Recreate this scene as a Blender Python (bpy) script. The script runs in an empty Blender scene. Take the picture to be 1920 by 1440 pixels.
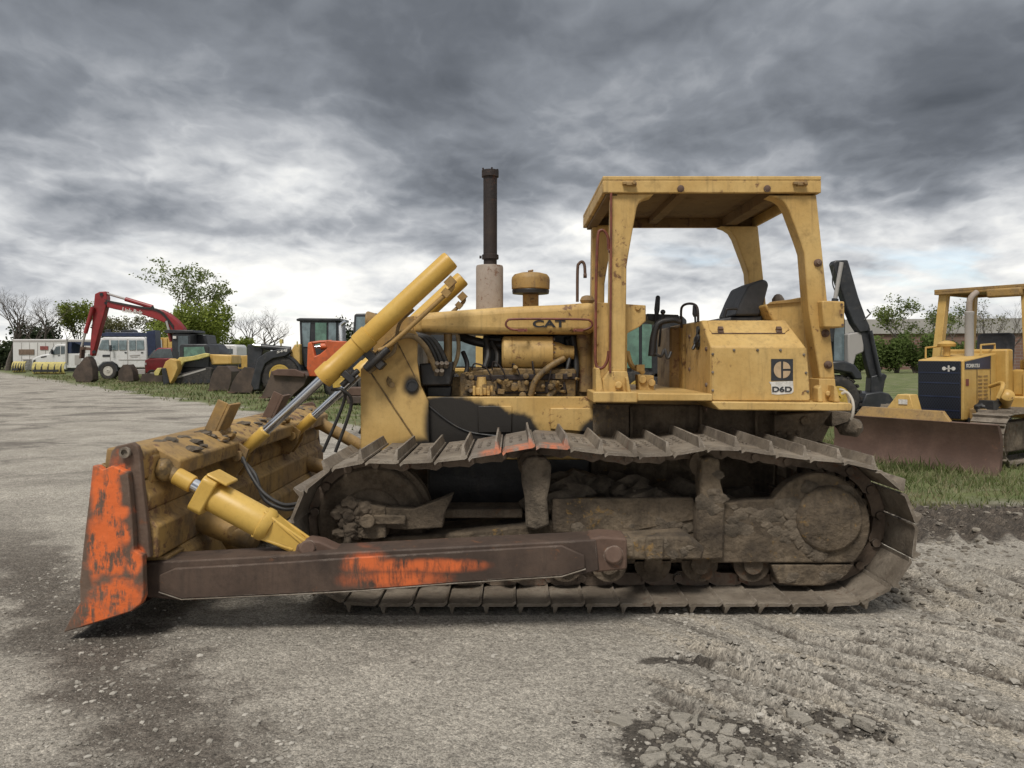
import bpy, bmesh, math, random
import numpy as np
from mathutils import Vector, Matrix, Euler

R = math.radians
SC = bpy.context.scene
COL = SC.collection

# ------------------------------------------------------------------ camera
F, HZ, CH = 1423.0, 668.0, 1.55          # focal length in photo pixels, horizon row, eye height
cam_d = bpy.data.cameras.new('camera')
cam_d.sensor_width = 36.0
cam_d.lens = 36.0 * F / 1920.0
cam_d.shift_y = -(720 - HZ) / 1920.0
cam_d.clip_start, cam_d.clip_end = 0.05, 8000
cam = bpy.data.objects.new('camera', cam_d)
cam.location = (0, 0, CH)
cam.rotation_euler = (R(90), 0, 0)
COL.objects.link(cam)
SC.camera = cam

# ------------------------------------------------------------------ view, sky, sun
SC.view_settings.view_transform = 'Standard'
SC.view_settings.look = 'None'
SC.view_settings.exposure = 0.78
SC.view_settings.gamma = 1.0
SC.cycles.use_denoising = True
SC.cycles.max_bounces = 6
SUN_EL, SUN_AZ = R(56), R(200)            # azimuth measured from +Y towards +X

world = bpy.data.worlds.new('World')
SC.world = world
world.use_nodes = True
wt = world.node_tree
wt.nodes.clear()

def nd(t, typ, **kw):
    n = t.nodes.new(typ)
    for k, v in kw.items():
        if k in n.inputs: n.inputs[k].default_value = v
        else: setattr(n, k, v)
    return n

def lk(t, a, b): t.links.new(a, b)

def mth(t, op, a, b=None, c=None, clamp=False):
    n = t.nodes.new('ShaderNodeMath'); n.operation = op; n.use_clamp = clamp
    for i, v in enumerate((a, b, c)):
        if v is None: continue
        if isinstance(v, (int, float)): n.inputs[i].default_value = v
        else: t.links.new(v, n.inputs[i])
    return n.outputs[0]

def ramp(t, fac, stops, interp='LINEAR'):
    n = t.nodes.new('ShaderNodeValToRGB'); n.color_ramp.interpolation = interp
    el = n.color_ramp.elements
    while len(el) < len(stops): el.new(0.5)
    for e, (p, c) in zip(el, stops):
        e.position = p
        e.color = (c, c, c, 1) if isinstance(c, (int, float)) else (*c, 1)
    t.links.new(fac, n.inputs[0])
    return n.outputs[0]

def sstep(t, v, a, b):
    n = t.nodes.new('ShaderNodeMapRange'); n.interpolation_type = 'SMOOTHSTEP'
    n.inputs['From Min'].default_value = a; n.inputs['From Max'].default_value = b
    t.links.new(v, n.inputs['Value'])
    return n.outputs[0]

def mix(t, fac, a, b, blend='MIX'):
    n = t.nodes.new('ShaderNodeMix'); n.data_type = 'RGBA'; n.blend_type = blend
    for s, v in ((n.inputs[0], fac), (n.inputs[6], a), (n.inputs[7], b)):
        if isinstance(v, (int, float)): s.default_value = v
        elif isinstance(v, tuple): s.default_value = (*v, 1)
        else: t.links.new(v, s)
    return n.outputs[2]

def noise(t, vec, scale, detail=4, rough=0.55, dist=0.0):
    n = nd(t, 'ShaderNodeTexNoise', Scale=scale, Detail=detail, Roughness=rough, Distortion=dist)
    if vec is not None: t.links.new(vec, n.inputs['Vector'])
    return n.outputs[0]

def vscale(t, vec, s, off=(0, 0, 0)):
    n = t.nodes.new('ShaderNodeMapping')
    n.inputs['Scale'].default_value = s; n.inputs['Location'].default_value = off
    t.links.new(vec, n.inputs['Vector'])
    return n.outputs[0]

# clouds: the view direction meets a flat cloud deck, several layers of fractal noise on it
tc = wt.nodes.new('ShaderNodeTexCoord')
sp = wt.nodes.new('ShaderNodeSeparateXYZ'); lk(wt, tc.outputs['Generated'], sp.inputs[0])
X, Y, Z = sp.outputs
zc = mth(wt, 'MAXIMUM', Z, 0.0)
den = mth(wt, 'MULTIPLY', mth(wt, 'ADD', zc, 0.27), 0.86)
cb = wt.nodes.new('ShaderNodeCombineXYZ')
lk(wt, mth(wt, 'DIVIDE', X, den), cb.inputs[0]); lk(wt, mth(wt, 'DIVIDE', Y, den), cb.inputs[1])
flat_deck = cb.outputs[0]
wn = nd(wt, 'ShaderNodeTexNoise', Scale=2.1, Detail=4, Roughness=0.55); lk(wt, flat_deck, wn.inputs['Vector'])
wv = wt.nodes.new('ShaderNodeVectorMath'); wv.operation = 'MULTIPLY_ADD'
lk(wt, wn.outputs['Color'], wv.inputs[0]); wv.inputs[1].default_value = (0.22, 0.20, 0); lk(wt, flat_deck, wv.inputs[2])
deck = wv.outputs[0]
big = noise(wt, vscale(wt, deck, (1.0, 0.95, 1), (4.3, 1.1, 0)), 1.0, 3, 0.5)
mid = noise(wt, vscale(wt, deck, (1.5, 1.3, 1), (1.3, 7.2, 2)), 1.0, 8, 0.48)
puff = noise(wt, vscale(wt, deck, (4.0, 3.2, 1), (2.3, 5.2, 4)), 1.0, 7, 0.50)
puff = mth(wt, 'ABSOLUTE', mth(wt, 'MULTIPLY', mth(wt, 'SUBTRACT', puff, 0.5), 2.0))
fine = noise(wt, vscale(wt, deck, (9.0, 8.0, 1), (9.1, 0.4, 5)), 1.0, 8, 0.62)
d1 = mth(wt, 'MULTIPLY', mth(wt, 'SUBTRACT', big, 0.5), 1.25)
d1 = mth(wt, 'ADD', d1, mth(wt, 'MULTIPLY', mth(wt, 'SUBTRACT', mid, 0.5), 1.25))
d1 = mth(wt, 'ADD', d1, mth(wt, 'MULTIPLY', mth(wt, 'SUBTRACT', 0.17, puff), 0.30))
d1 = mth(wt, 'ADD', d1, mth(wt, 'MULTIPLY', mth(wt, 'SUBTRACT', fine, 0.5), 0.12))
# cloud bodies: thickness falling away towards the far side shows a lit rim, the near underside stays grey
mid2 = noise(wt, vscale(wt, deck, (1.5, 1.3, 1), (1.3, 7.2 + 0.16, 2)), 1.0, 6, 0.48)
puff2 = noise(wt, vscale(wt, deck, (4.0, 3.2, 1), (2.3, 5.2 + 0.14, 4)), 1.0, 5, 0.50)
puff2 = mth(wt, 'ABSOLUTE', mth(wt, 'MULTIPLY', mth(wt, 'SUBTRACT', puff2, 0.5), 2.0))
d1 = mth(wt, 'ADD', d1, mth(wt, 'MULTIPLY', mth(wt, 'SUBTRACT', mid, mid2), 0.9))
d1 = mth(wt, 'ADD', d1, mth(wt, 'MULTIPLY', mth(wt, 'SUBTRACT', puff2, puff), 0.26))
lift = ramp(wt, zc, [(0.0, 0.90), (0.05, 0.86), (0.11, 0.77), (0.18, 0.57), (0.26, 0.36), (0.36, 0.27), (0.44, 0.30), (0.6, 0.62), (1.0, 0.86)])
amp = ramp(wt, zc, [(0.0, 0.62), (0.2, 0.85), (0.38, 0.60), (0.5, 0.7), (1.0, 0.6)])
bright = mth(wt, 'ADD', lift, mth(wt, 'MULTIPLY', d1, amp), clamp=True)
cloud = ramp(wt, bright, [(0.0, (0.056, 0.063, 0.074)), (0.22, (0.092, 0.101, 0.116)), (0.40, (0.150, 0.162, 0.181)),
                          (0.58, (0.265, 0.276, 0.294)), (0.76, (0.44, 0.447, 0.452)), (1.0, (0.66, 0.65, 0.615))])
sky = nd(wt, 'ShaderNodeTexSky', sky_type='NISHITA', sun_disc=False)
sky.sun_elevation = SUN_EL; sky.sun_rotation = SUN_AZ
bg_sky = nd(wt, 'ShaderNodeBackground', Strength=0.10); lk(wt, sky.outputs[0], bg_sky.inputs[0])
bg_cloud = nd(wt, 'ShaderNodeBackground', Strength=1.0); lk(wt, cloud, bg_cloud.inputs[0])
gapn = noise(wt, vscale(wt, deck, (0.9, 1.5, 1), (5.3, 2.2, 9)), 1.0, 6, 0.55, 0.2)
gap = mth(wt, 'MULTIPLY', sstep(wt, gapn, 0.57, 0.68), sstep(wt, bright, 0.45, 0.7))
gap = mth(wt, 'MULTIPLY', gap, mth(wt, 'MULTIPLY', ramp(wt, zc, [(0.0, 1.0), (0.10, 1.0), (0.15, 0.0)]), 0.6))
ms = wt.nodes.new('ShaderNodeMixShader')
lk(wt, gap, ms.inputs[0]); lk(wt, bg_cloud.outputs[0], ms.inputs[1]); lk(wt, bg_sky.outputs[0], ms.inputs[2])
wo = wt.nodes.new('ShaderNodeOutputWorld'); lk(wt, ms.outputs[0], wo.inputs[0])

sun_d = bpy.data.lights.new('sun', 'SUN')
sun_d.energy, sun_d.angle, sun_d.color = 1.5, R(16), (1.0, 0.95, 0.88)
sun = bpy.data.objects.new('sun', sun_d)
sdir = Vector((math.sin(SUN_AZ) * math.cos(SUN_EL), math.cos(SUN_AZ) * math.cos(SUN_EL), math.sin(SUN_EL)))
sun.rotation_euler = sdir.to_track_quat('Z', 'Y').to_euler()
COL.objects.link(sun)

# ------------------------------------------------------------------ mesh helpers
def P(px, py, Yd):
    """photo pixel at distance Yd -> point in the place"""
    return Vector(((px - 960) * Yd / F, Yd, CH - (py - HZ) * Yd / F))

class MB:
    def __init__(s): s.v = []; s.f = []
    def add(s, vs, fs):
        o = len(s.v); s.v += [tuple(p) for p in vs]; s.f += [tuple(i + o for i in f) for f in fs]; return s
    def ext(s, pts, vec):
        pts = [Vector(p) for p in pts]; n = len(pts); vec = Vector(vec)
        nm = Vector((0, 0, 0))
        for i in range(n):
            a, b = pts[i], pts[(i + 1) % n]; nm += a.cross(b)
        if nm.dot(vec) > 0: pts.reverse()
        vs = pts + [p + vec for p in pts]
        fs = [tuple(range(n)), tuple(range(2 * n - 1, n - 1, -1))]
        for i in range(n):
            j = (i + 1) % n
            fs.append((j, i, i + n, j + n))
        return s.add(vs, fs)
    def px(s, pts, y0, y1, ref=None):
        """side profile in photo pixels at distance ref, as a slab from y0 to y1"""
        ref = y0 if ref is None else ref
        q = []
        for p in pts:
            w = P(p[0], p[1], ref); q.append((w.x, y0, w.z))
        return s.ext(q, (0, y1 - y0, 0))
    def xz(s, pts, y0, y1): return s.ext([(a, y0, b) for a, b in pts], (0, y1 - y0, 0))
    def yz(s, pts, x0, x1): return s.ext([(x0, a, b) for a, b in pts], (x1 - x0, 0, 0))
    def xy(s, pts, z0, z1): return s.ext([(a, b, z0) for a, b in pts], (0, 0, z1 - z0))
    def box(s, x0, x1, y0, y1, z0, z1):
        return s.ext([(x0, y0, z0), (x1, y0, z0), (x1, y1, z0), (x0, y1, z0)], (0, 0, z1 - z0))
    def obox(s, c, size, rot=(0, 0, 0)):
        m = Euler(rot).to_matrix(); c = Vector(c); hx, hy, hz = [k / 2 for k in size]
        q = [c + m @ Vector(p) for p in ((-hx, -hy, -hz), (hx, -hy, -hz), (hx, hy, -hz), (-hx, hy, -hz))]
        return s.ext(q, m @ Vector((0, 0, size[2])))
    def bar(s, a, b, w, h, up=(0, 0, 1)):
        a, b = Vector(a), Vector(b); d = (b - a).normalized(); u = Vector(up)
        r = d.cross(u).normalized(); u = r.cross(d).normalized()
        q = [a + r * (i * w / 2) + u * (j * h / 2) for i, j in ((-1, -1), (1, -1), (1, 1), (-1, 1))]
        return s.ext(q, b - a)
    def lathe(s, prof, o, axis=(0, 0, 1), n=24, cap=True):
        o, ax = Vector(o), Vector(axis).normalized()
        t = Vector((1, 0, 0)) if abs(ax.x) < 0.9 else Vector((0, 1, 0))
        u = ax.cross(t).normalized(); w = ax.cross(u)
        vs, fs = [], []
        for r, h in prof:
            for i in range(n):
                a = 2 * math.pi * i / n
                vs.append(o + ax * h + (u * math.cos(a) + w * math.sin(a)) * max(r, 1e-4))
        for k in range(len(prof) - 1):
            for i in range(n):
                j = (i + 1) % n
                fs.append((k * n + i, k * n + j, (k + 1) * n + j, (k + 1) * n + i))
        if cap:
            fs.append(tuple(range(n - 1, -1, -1)))
            m = (len(prof) - 1) * n
            fs.append(tuple(range(m, m + n)))
        return s.add(vs, fs)
    def cyl(s, a, b, r, r1=None, n=20):
        a, b = Vector(a), Vector(b); L = (b - a).length
        return s.lathe([(r, 0), (r if r1 is None else r1, L)], a, b - a, n)
    def tube(s, pts, r, n=8, smooth=0):
        pts = [Vector(p) for p in pts]
        if smooth: pts = spline(pts, smooth)
        m = len(pts); rs = r if isinstance(r, (list, tuple)) else [r] * m
        if len(rs) != m: rs = [rs[0] + (rs[-1] - rs[0]) * i / (m - 1) for i in range(m)]
        vs, fs = [], []; prev = None
        for i, p in enumerate(pts):
            d = (pts[min(i + 1, m - 1)] - pts[max(i - 1, 0)]).normalized()
            if prev is None:
                t = Vector((0, 0, 1)) if abs(d.z) < 0.9 else Vector((1, 0, 0))
                u = d.cross(t).normalized()
            else:
                u = (prev - d * prev.dot(d)).normalized()
            prev = u; w = d.cross(u)
            for k in range(n):
                a = 2 * math.pi * k / n
                vs.append(p + (u * math.cos(a) + w * math.sin(a)) * rs[i])
        for i in range(m - 1):
            for k in range(n):
                l = (k + 1) % n
                fs.append((i * n + k, i * n + l, (i + 1) * n + l, (i + 1) * n + k))
        fs.append(tuple(range(n - 1, -1, -1))); fs.append(tuple(range((m - 1) * n, m * n)))
        return s.add(vs, fs)
    def lump(s, c, rad, seed=0, amp=0.25, sub=3):
        """rough lump of mud or stone"""
        bm = bmesh.new(); bmesh.ops.create_icosphere(bm, subdivisions=sub, radius=1)
        rnd = random.Random(seed); ph = [rnd.uniform(0, 6) for _ in range(9)]
        vs = []
        for v in bm.verts:
            p = v.co
            k = 1 + amp * (math.sin(3.1 * p.x + ph[0]) * math.sin(2.7 * p.y + ph[1]) + 0.6 * math.sin(5.3 * p.z + ph[2]) * math.sin(4.9 * p.x + ph[3]) + 0.4 * math.sin(9 * p.y + ph[4]) * math.sin(8 * p.z + ph[5]))
            vs.append((c[0] + p.x * rad[0] * k, c[1] + p.y * rad[1] * k, c[2] + p.z * rad[2] * k))
        fs = [tuple(v.index for v in f.verts) for f in bm.faces]
        bm.free()
        return s.add(vs, fs)
    def mirror_y(s, yc):
        m = MB(); m.v = [(x, 2 * yc - y, z) for x, y, z in s.v]; m.f = [tuple(reversed(f)) for f in s.f]; return m
    def merge(s, o): return s.add(o.v, o.f)

def spline(pts, k):
    out = []; n = len(pts)
    for i in range(n - 1):
        p0, p1, p2, p3 = pts[max(i - 1, 0)], pts[i], pts[i + 1], pts[min(i + 2, n - 1)]
        for j in range(k):
            t = j / k
            out.append(0.5 * ((2 * p1) + (p2 - p0) * t + (2 * p0 - 5 * p1 + 4 * p2 - p3) * t * t + (3 * p1 - p0 - 3 * p2 + p3) * t ** 3))
    out.append(pts[-1]); return out

def finish_mesh(me, smooth):
    if smooth:
        me.polygons.foreach_set('use_smooth', [True] * len(me.polygons))
        me.set_sharp_from_angle(angle=R(smooth))
    me.update()

def done(mb, name, mat, parent=None, bevel=0.0, seg=2, smooth=40, label=None):
    """links a mesh builder as ONE object; origin at the middle of its own bounds"""
    a = np.array(mb.v, dtype=float)
    c = Vector(((a[:, 0].min() + a[:, 0].max()) / 2, (a[:, 1].min() + a[:, 1].max()) / 2, (a[:, 2].min() + a[:, 2].max()) / 2))
    a = a - np.array(c)
    me = bpy.data.meshes.new(name)
    me.from_pydata(a.tolist(), [], mb.f)
    for m in (mat if isinstance(mat, list) else [mat]): me.materials.append(m)
    finish_mesh(me, smooth)
    o = bpy.data.objects.new(name, me); COL.objects.link(o)
    off = Vector((0, 0, 0)); p = parent
    while p is not None: off += p.location; p = p.parent
    o.location = c - off
    if parent is not None: o.parent = parent
    if bevel:
        b = o.modifiers.new('bevel', 'BEVEL'); b.width = bevel; b.segments = seg; b.limit_method = 'ANGLE'; b.angle_limit = R(35)
        b.harden_normals = False
    if label: o['label'] = label
    return o

def root(name, loc, label, cat, group=None):
    o = bpy.data.objects.new(name, None); COL.objects.link(o)
    o.location = loc; o.empty_display_size = 0.3
    return tag(o, label, cat, group)

def tag(o, label=None, cat=None, group=None, kind=None):
    if label: o['label'] = label
    if cat: o['category'] = cat
    if group: o['group'] = group
    if kind: o['kind'] = kind
    return o

def text_part(body, name, mat, parent, o, right, up, height, width=None, depth=0.004, bold=0.0):
    """raised lettering: lower-left corner o, width along right, height along up"""
    cu = bpy.data.curves.new(name, 'FONT'); cu.body = body; cu.size = 1.0; cu.extrude = 0.5; cu.offset = bold
    tmp = bpy.data.objects.new(name, cu); COL.objects.link(tmp)
    dg = bpy.context.evaluated_depsgraph_get(); dg.update()
    me = bpy.data.meshes.new_from_object(tmp.evaluated_get(dg))
    vs = [Vector(v.co) for v in me.vertices]; fs = [tuple(p.vertices) for p in me.polygons]
    bpy.data.objects.remove(tmp); bpy.data.meshes.remove(me); bpy.data.curves.remove(cu)
    x0, x1 = min(v.x for v in vs), max(v.x for v in vs); y0, y1 = min(v.y for v in vs), max(v.y for v in vs)
    sy = height / (y1 - y0); sx = sy if width is None else width / (x1 - x0)
    r, u = Vector(right).normalized(), Vector(up).normalized(); nrm = r.cross(u).normalized(); o = Vector(o)
    m = MB(); m.add([o + r * ((v.x - x0) * sx) + u * ((v.y - y0) * sy) + nrm * (v.z * depth) for v in vs], fs)
    return done(m, name, mat, parent, smooth=0)

# ------------------------------------------------------------------ materials
def newmat(name):
    m = bpy.data.materials.new(name); m.use_nodes = True
    t = m.node_tree; b = t.nodes['Principled BSDF']
    return m, t, b

def pos(t): return t.nodes.new('ShaderNodeNewGeometry').outputs['Position']

def spot(t, p, cx, cz, rx, rz, soft=0.35, nscale=6.0, namp=0.6):
    """mask of a patch with ragged edges, centre and radii in the X-Z plane"""
    s = t.nodes.new('ShaderNodeSeparateXYZ'); lk(t, p, s.inputs[0])
    dx = mth(t, 'DIVIDE', mth(t, 'SUBTRACT', s.outputs[0], cx), rx)
    dz = mth(t, 'DIVIDE', mth(t, 'SUBTRACT', s.outputs[2], cz), rz)
    d = mth(t, 'SQRT', mth(t, 'ADD', mth(t, 'MULTIPLY', dx, dx), mth(t, 'MULTIPLY', dz, dz)))
    n = noise(t, p, nscale, 5, 0.6)
    d = mth(t, 'ADD', d, mth(t, 'MULTIPLY', mth(t, 'SUBTRACT', n, 0.5), namp * 2))
    r = sstep(t, d, 1.0 - soft, 1.0 + soft)
    return mth(t, 'SUBTRACT', 1.0, r)

def breakup(t, p, lo=0.40, hi=0.56):
    n = noise(t, vscale(t, p, (1, 1, 0.22)), 34, 6, 0.72, 0.3); k = noise(t, vscale(t, p, (1, 1, 1), (3, 1, 2)), 9, 5, 0.65)
    return sstep(t, mth(t, 'ADD', mth(t, 'MULTIPLY', n, 0.55), mth(t, 'MULTIPLY', k, 0.45)), lo, hi)

def rect(t, p, x0, x1, z0, z1, soft=0.02, nscale=8.0, namp=0.03):
    s = t.nodes.new('ShaderNodeSeparateXYZ'); lk(t, p, s.inputs[0])
    n = mth(t, 'MULTIPLY', mth(t, 'SUBTRACT', noise(t, p, nscale, 5, 0.65), 0.5), namp * 2)
    x = mth(t, 'ADD', s.outputs[0], n); z = mth(t, 'ADD', s.outputs[2], n)
    a = mth(t, 'MULTIPLY', sstep(t, x, x0 - soft, x0 + soft), mth(t, 'SUBTRACT', 1.0, sstep(t, x, x1 - soft, x1 + soft)))
    b = mth(t, 'MULTIPLY', sstep(t, z, z0 - soft, z0 + soft), mth(t, 'SUBTRACT', 1.0, sstep(t, z, z1 - soft, z1 + soft)))
    return mth(t, 'MULTIPLY', a, b)

def weathered(name, base, base2, rust=(0.13, 0.055, 0.025), rust_amt=0.3, grime=(0.09, 0.07, 0.05), grime_amt=0.3,
              rough=0.55, metal=0.0, bump=0.15, scale=1.0, edge=0.0, edge_col=None, overlays=(), streak=0.0):
    """painted or bare steel with fading, grime, rust spots and worn edges; overlays = [(colour, mask builder)]"""
    m, t, b = newmat(name)
    p = pos(t)
    fade = sstep(t, noise(t, p, 2.2 * scale, 5, 0.6), 0.35, 0.68)
    c = mix(t, fade, base, base2)
    gm = sstep(t, noise(t, p, 5.5 * scale, 8, 0.68), 0.62 - 0.25 * grime_amt, 0.85 - 0.15 * grime_amt)
    c = mix(t, mth(t, 'MULTIPLY', gm, min(1, 0.45 + grime_amt * 0.5)), c, grime)
    mott = noise(t, vscale(t, p, (1, 1, 0.8), (2, 6, 4)), 38 * scale, 5, 0.7)
    c = mix(t, mth(t, 'MULTIPLY', sstep(t, mott, 0.45, 0.75), 0.18 + 0.25 * grime_amt), c, tuple(k * 0.55 for k in base))
    if streak:
        sv = noise(t, vscale(t, p, (26 * scale, 26 * scale, 1.6 * scale)), 1.0, 4, 0.6)
        c = mix(t, mth(t, 'MULTIPLY', sstep(t, sv, 0.52, 0.75), streak), c, grime)
    if rust_amt:
        rn = noise(t, p, 15 * scale, 7, 0.7, 0.4)
        rbig = noise(t, vscale(t, p, (1, 1, 1), (7, 3, 1)), 1.7 * scale, 3, 0.5)
        rm = sstep(t, mth(t, 'ADD', rn, mth(t, 'MULTIPLY', rbig, 0.5)), 0.96 - 0.22 * rust_amt, 1.05 - 0.18 * rust_amt)
        c = mix(t, mth(t, 'MULTIPLY', rm, 0.9), c, rust)
    else:
        rm = None
    if edge:
        bv = t.nodes.new('ShaderNodeBevel'); bv.samples = 4; bv.inputs['Radius'].default_value = edge
        g = t.nodes.new('ShaderNodeNewGeometry')
        dt = t.nodes.new('ShaderNodeVectorMath'); dt.operation = 'DOT_PRODUCT'
        lk(t, bv.outputs[0], dt.inputs[0]); lk(t, g.outputs['Normal'], dt.inputs[1])
        en = mth(t, 'SUBTRACT', 1.0, dt.outputs['Value'])
        en = mth(t, 'MULTIPLY', sstep(t, en, 0.02, 0.12), sstep(t, noise(t, p, 9 * scale, 6, 0.7), 0.47, 0.62))
        c = mix(t, mth(t, 'MULTIPLY', en, 0.85), c, edge_col or rust)
    for col, fn in overlays:
        k = fn(t, p)
        c = mix(t, k, c, col)
    lk(t, c, b.inputs['Base Color'])
    rr = mth(t, 'ADD', rough, mth(t, 'MULTIPLY', gm, 0.25), clamp=True)
    lk(t, rr, b.inputs['Roughness'])
    b.inputs['Metallic'].default_value = metal
    if bump:
        hn = mth(t, 'ADD', noise(t, p, 28 * scale, 6, 0.65), mth(t, 'MULTIPLY', noise(t, p, 4 * scale, 3, 0.5), 3.2))
        bp = nd(t, 'ShaderNodeBump', Strength=bump, Distance=0.02); lk(t, hn, bp.inputs['Height'])
        lk(t, bp.outputs[0], b.inputs['Normal'])
    return m

def plain(name, col, rough=0.5, metal=0.0, var=0.25, bump=0.0, scale=4.0, dirt=None, dirt_amt=0.3):
    m, t, b = newmat(name); p = pos(t)
    n = noise(t, p, scale, 6, 0.6)
    c = mix(t, sstep(t, n, 0.3, 0.7), tuple(k * (1 - var) for k in col), tuple(min(1, k * (1 + var)) for k in col))
    if dirt:
        c = mix(t, mth(t, 'MULTIPLY', sstep(t, noise(t, p, scale * 2.3, 8, 0.7), 0.5, 0.7), dirt_amt), c, dirt)
    lk(t, c, b.inputs['Base Color']); b.inputs['Roughness'].default_value = rough; b.inputs['Metallic'].default_value = metal
    if bump:
        bp = nd(t, 'ShaderNodeBump', Strength=bump, Distance=0.02); lk(t, noise(t, p, scale * 6, 6, 0.7), bp.inputs['Height'])
        lk(t, bp.outputs[0], b.inputs['Normal'])
    return m

def glass(name, tint=(0.03, 0.045, 0.05), rough=0.06):
    m, t, b = newmat(name); p = pos(t)
    c = mix(t, sstep(t, noise(t, p, 3.0, 4, 0.6), 0.35, 0.7), tint, tuple(k * 1.8 + 0.01 for k in tint))
    lk(t, c, b.inputs['Base Color']); b.inputs['Roughness'].default_value = rough; b.inputs['Specular IOR Level'].default_value = 0.7
    return m

YEL, YEL2 = (0.49, 0.308, 0.096), (0.59, 0.400, 0.148)
RUST = (0.12, 0.052, 0.026)
M = {}
M['yellow'] = weathered('yellow_paint', YEL, YEL2, rust_amt=0.46, grime=(0.15, 0.095, 0.042), grime_amt=0.42, edge=0.016, streak=0.38, bump=0.11, rough=0.6)
M['yellow_dirty'] = weathered('yellow_paint_dirty', (0.36, 0.22, 0.068), (0.30, 0.19, 0.075), rust_amt=0.55, grime=(0.13, 0.095, 0.06), grime_amt=0.75, edge=0.014, streak=0.45, bump=0.15)
M['yellow_new'] = weathered('yellow_paint_cylinder', (0.55, 0.33, 0.06), (0.60, 0.39, 0.09), rust_amt=0.12, grime=(0.20, 0.12, 0.04), grime_amt=0.2, edge=0.008, bump=0.04, rough=0.42)
M['mud'] = weathered('dried_mud_steel', (0.098, 0.074, 0.051), (0.195, 0.150, 0.104), rust=(0.10, 0.055, 0.030), rust_amt=0.6, grime=(0.040, 0.030, 0.022), grime_amt=0.8, rough=0.85, bump=0.8)
M['mud_yellow'] = weathered('muddy_yellow_steel', (0.112, 0.084, 0.056), (0.205, 0.157, 0.104), rust=(0.26, 0.16, 0.055), rust_amt=0.46, grime=(0.050, 0.039, 0.029), grime_amt=0.95, rough=0.85, bump=0.9, streak=0.5)
M['mud_lump'] = plain('caked_mud', (0.145, 0.116, 0.084), 0.95, var=0.45, bump=0.9, scale=9, dirt=(0.08, 0.066, 0.052), dirt_amt=0.6)
M['chain'] = weathered('worn_chain_steel', (0.12, 0.085, 0.06), (0.22, 0.165, 0.12), rust=(0.15, 0.07, 0.04), rust_amt=0.5, grime=(0.05, 0.04, 0.03), grime_amt=0.6, rough=0.65, bump=0.4, edge=0.006, edge_col=(0.34, 0.30, 0.26))
M['roof_liner'] = weathered('brown_roof_lining', (0.15, 0.09, 0.035), (0.19, 0.12, 0.05), rust=(0.07, 0.035, 0.02), rust_amt=0.6, grime=(0.05, 0.035, 0.02), grime_amt=0.5, rough=0.8, bump=0.1)
M['steel_worn'] = weathered('worn_track_steel', (0.15, 0.122, 0.092), (0.26, 0.22, 0.172), rust=(0.12, 0.068, 0.04), rust_amt=0.5, grime=(0.075, 0.06, 0.046), grime_amt=0.65, rough=0.7, bump=0.35, edge=0.008, edge_col=(0.36, 0.32, 0.28), scale=1.6)
M['rust'] = weathered('rusty_steel', (0.095, 0.055, 0.038), (0.135, 0.083, 0.058), rust=(0.16, 0.075, 0.04), rust_amt=0.4, grime=(0.07, 0.05, 0.04), grime_amt=0.4, rough=0.75, bump=0.2, streak=0.35, edge=0.01, edge_col=(0.33, 0.28, 0.23))
M['dark'] = plain('dark_oily_steel', (0.022, 0.021, 0.021), 0.45, var=0.4, bump=0.2, dirt=(0.07, 0.055, 0.04), dirt_amt=0.5)
M['engine'] = weathered('oily_engine_paint', (0.20, 0.125, 0.045), (0.28, 0.18, 0.065), rust=(0.05, 0.035, 0.022), rust_amt=0.75, grime=(0.045, 0.035, 0.025), grime_amt=0.9, rough=0.5, bump=0.3, scale=2)
M['rubber'] = plain('black_rubber_hose', (0.028, 0.027, 0.026), 0.55, var=0.3, scale=12, dirt=(0.10, 0.085, 0.065), dirt_amt=0.4)
M['hose_dusty'] = plain('dusty_hose', (0.23, 0.165, 0.085), 0.75, var=0.35, scale=10, dirt=(0.07, 0.055, 0.04), dirt_amt=0.6)
M['chrome'] = plain('chrome_rod', (0.62, 0.63, 0.65), 0.16, 1.0, var=0.06)
M['stack'] = weathered('stack_rust_steel', (0.016, 0.011, 0.010), (0.030, 0.019, 0.015), rust=(0.075, 0.032, 0.018), rust_amt=0.4, grime_amt=0.3, rough=0.7, bump=0.15, scale=2)
M['muffler'] = weathered('muffler_dusty_steel', (0.30, 0.245, 0.20), (0.37, 0.31, 0.26), rust=(0.17, 0.085, 0.05), rust_amt=0.5, grime=(0.2, 0.13, 0.09), grime_amt=0.4, rough=0.75, bump=0.15, scale=2)
M['red_rod'] = plain('red_brown_rail_paint', (0.16, 0.045, 0.028), 0.5, var=0.35, scale=14, dirt=(0.22, 0.12, 0.05), dirt_amt=0.4)
M['black_paint'] = plain('black_paint', (0.02, 0.02, 0.022), 0.4, var=0.3)
M['seat'] = plain('dark_grey_vinyl', (0.045, 0.047, 0.052), 0.55, var=0.3, bump=0.2, scale=6, dirt=(0.12, 0.11, 0.10), dirt_amt=0.3)
M['decal_white'] = plain('worn_white_sticker', (0.62, 0.60, 0.56), 0.55, var=0.15, scale=30, dirt=(0.30, 0.22, 0.12), dirt_amt=0.5)
M['decal_black'] = plain('black_sticker', (0.025, 0.027, 0.032), 0.45, var=0.25, scale=25)
M['decal_tan'] = plain('faded_tan_sticker', (0.46, 0.33, 0.20), 0.55, var=0.12, scale=25)
M['cable'] = plain('white_cable', (0.55, 0.50, 0.42), 0.6, var=0.2)
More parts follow.
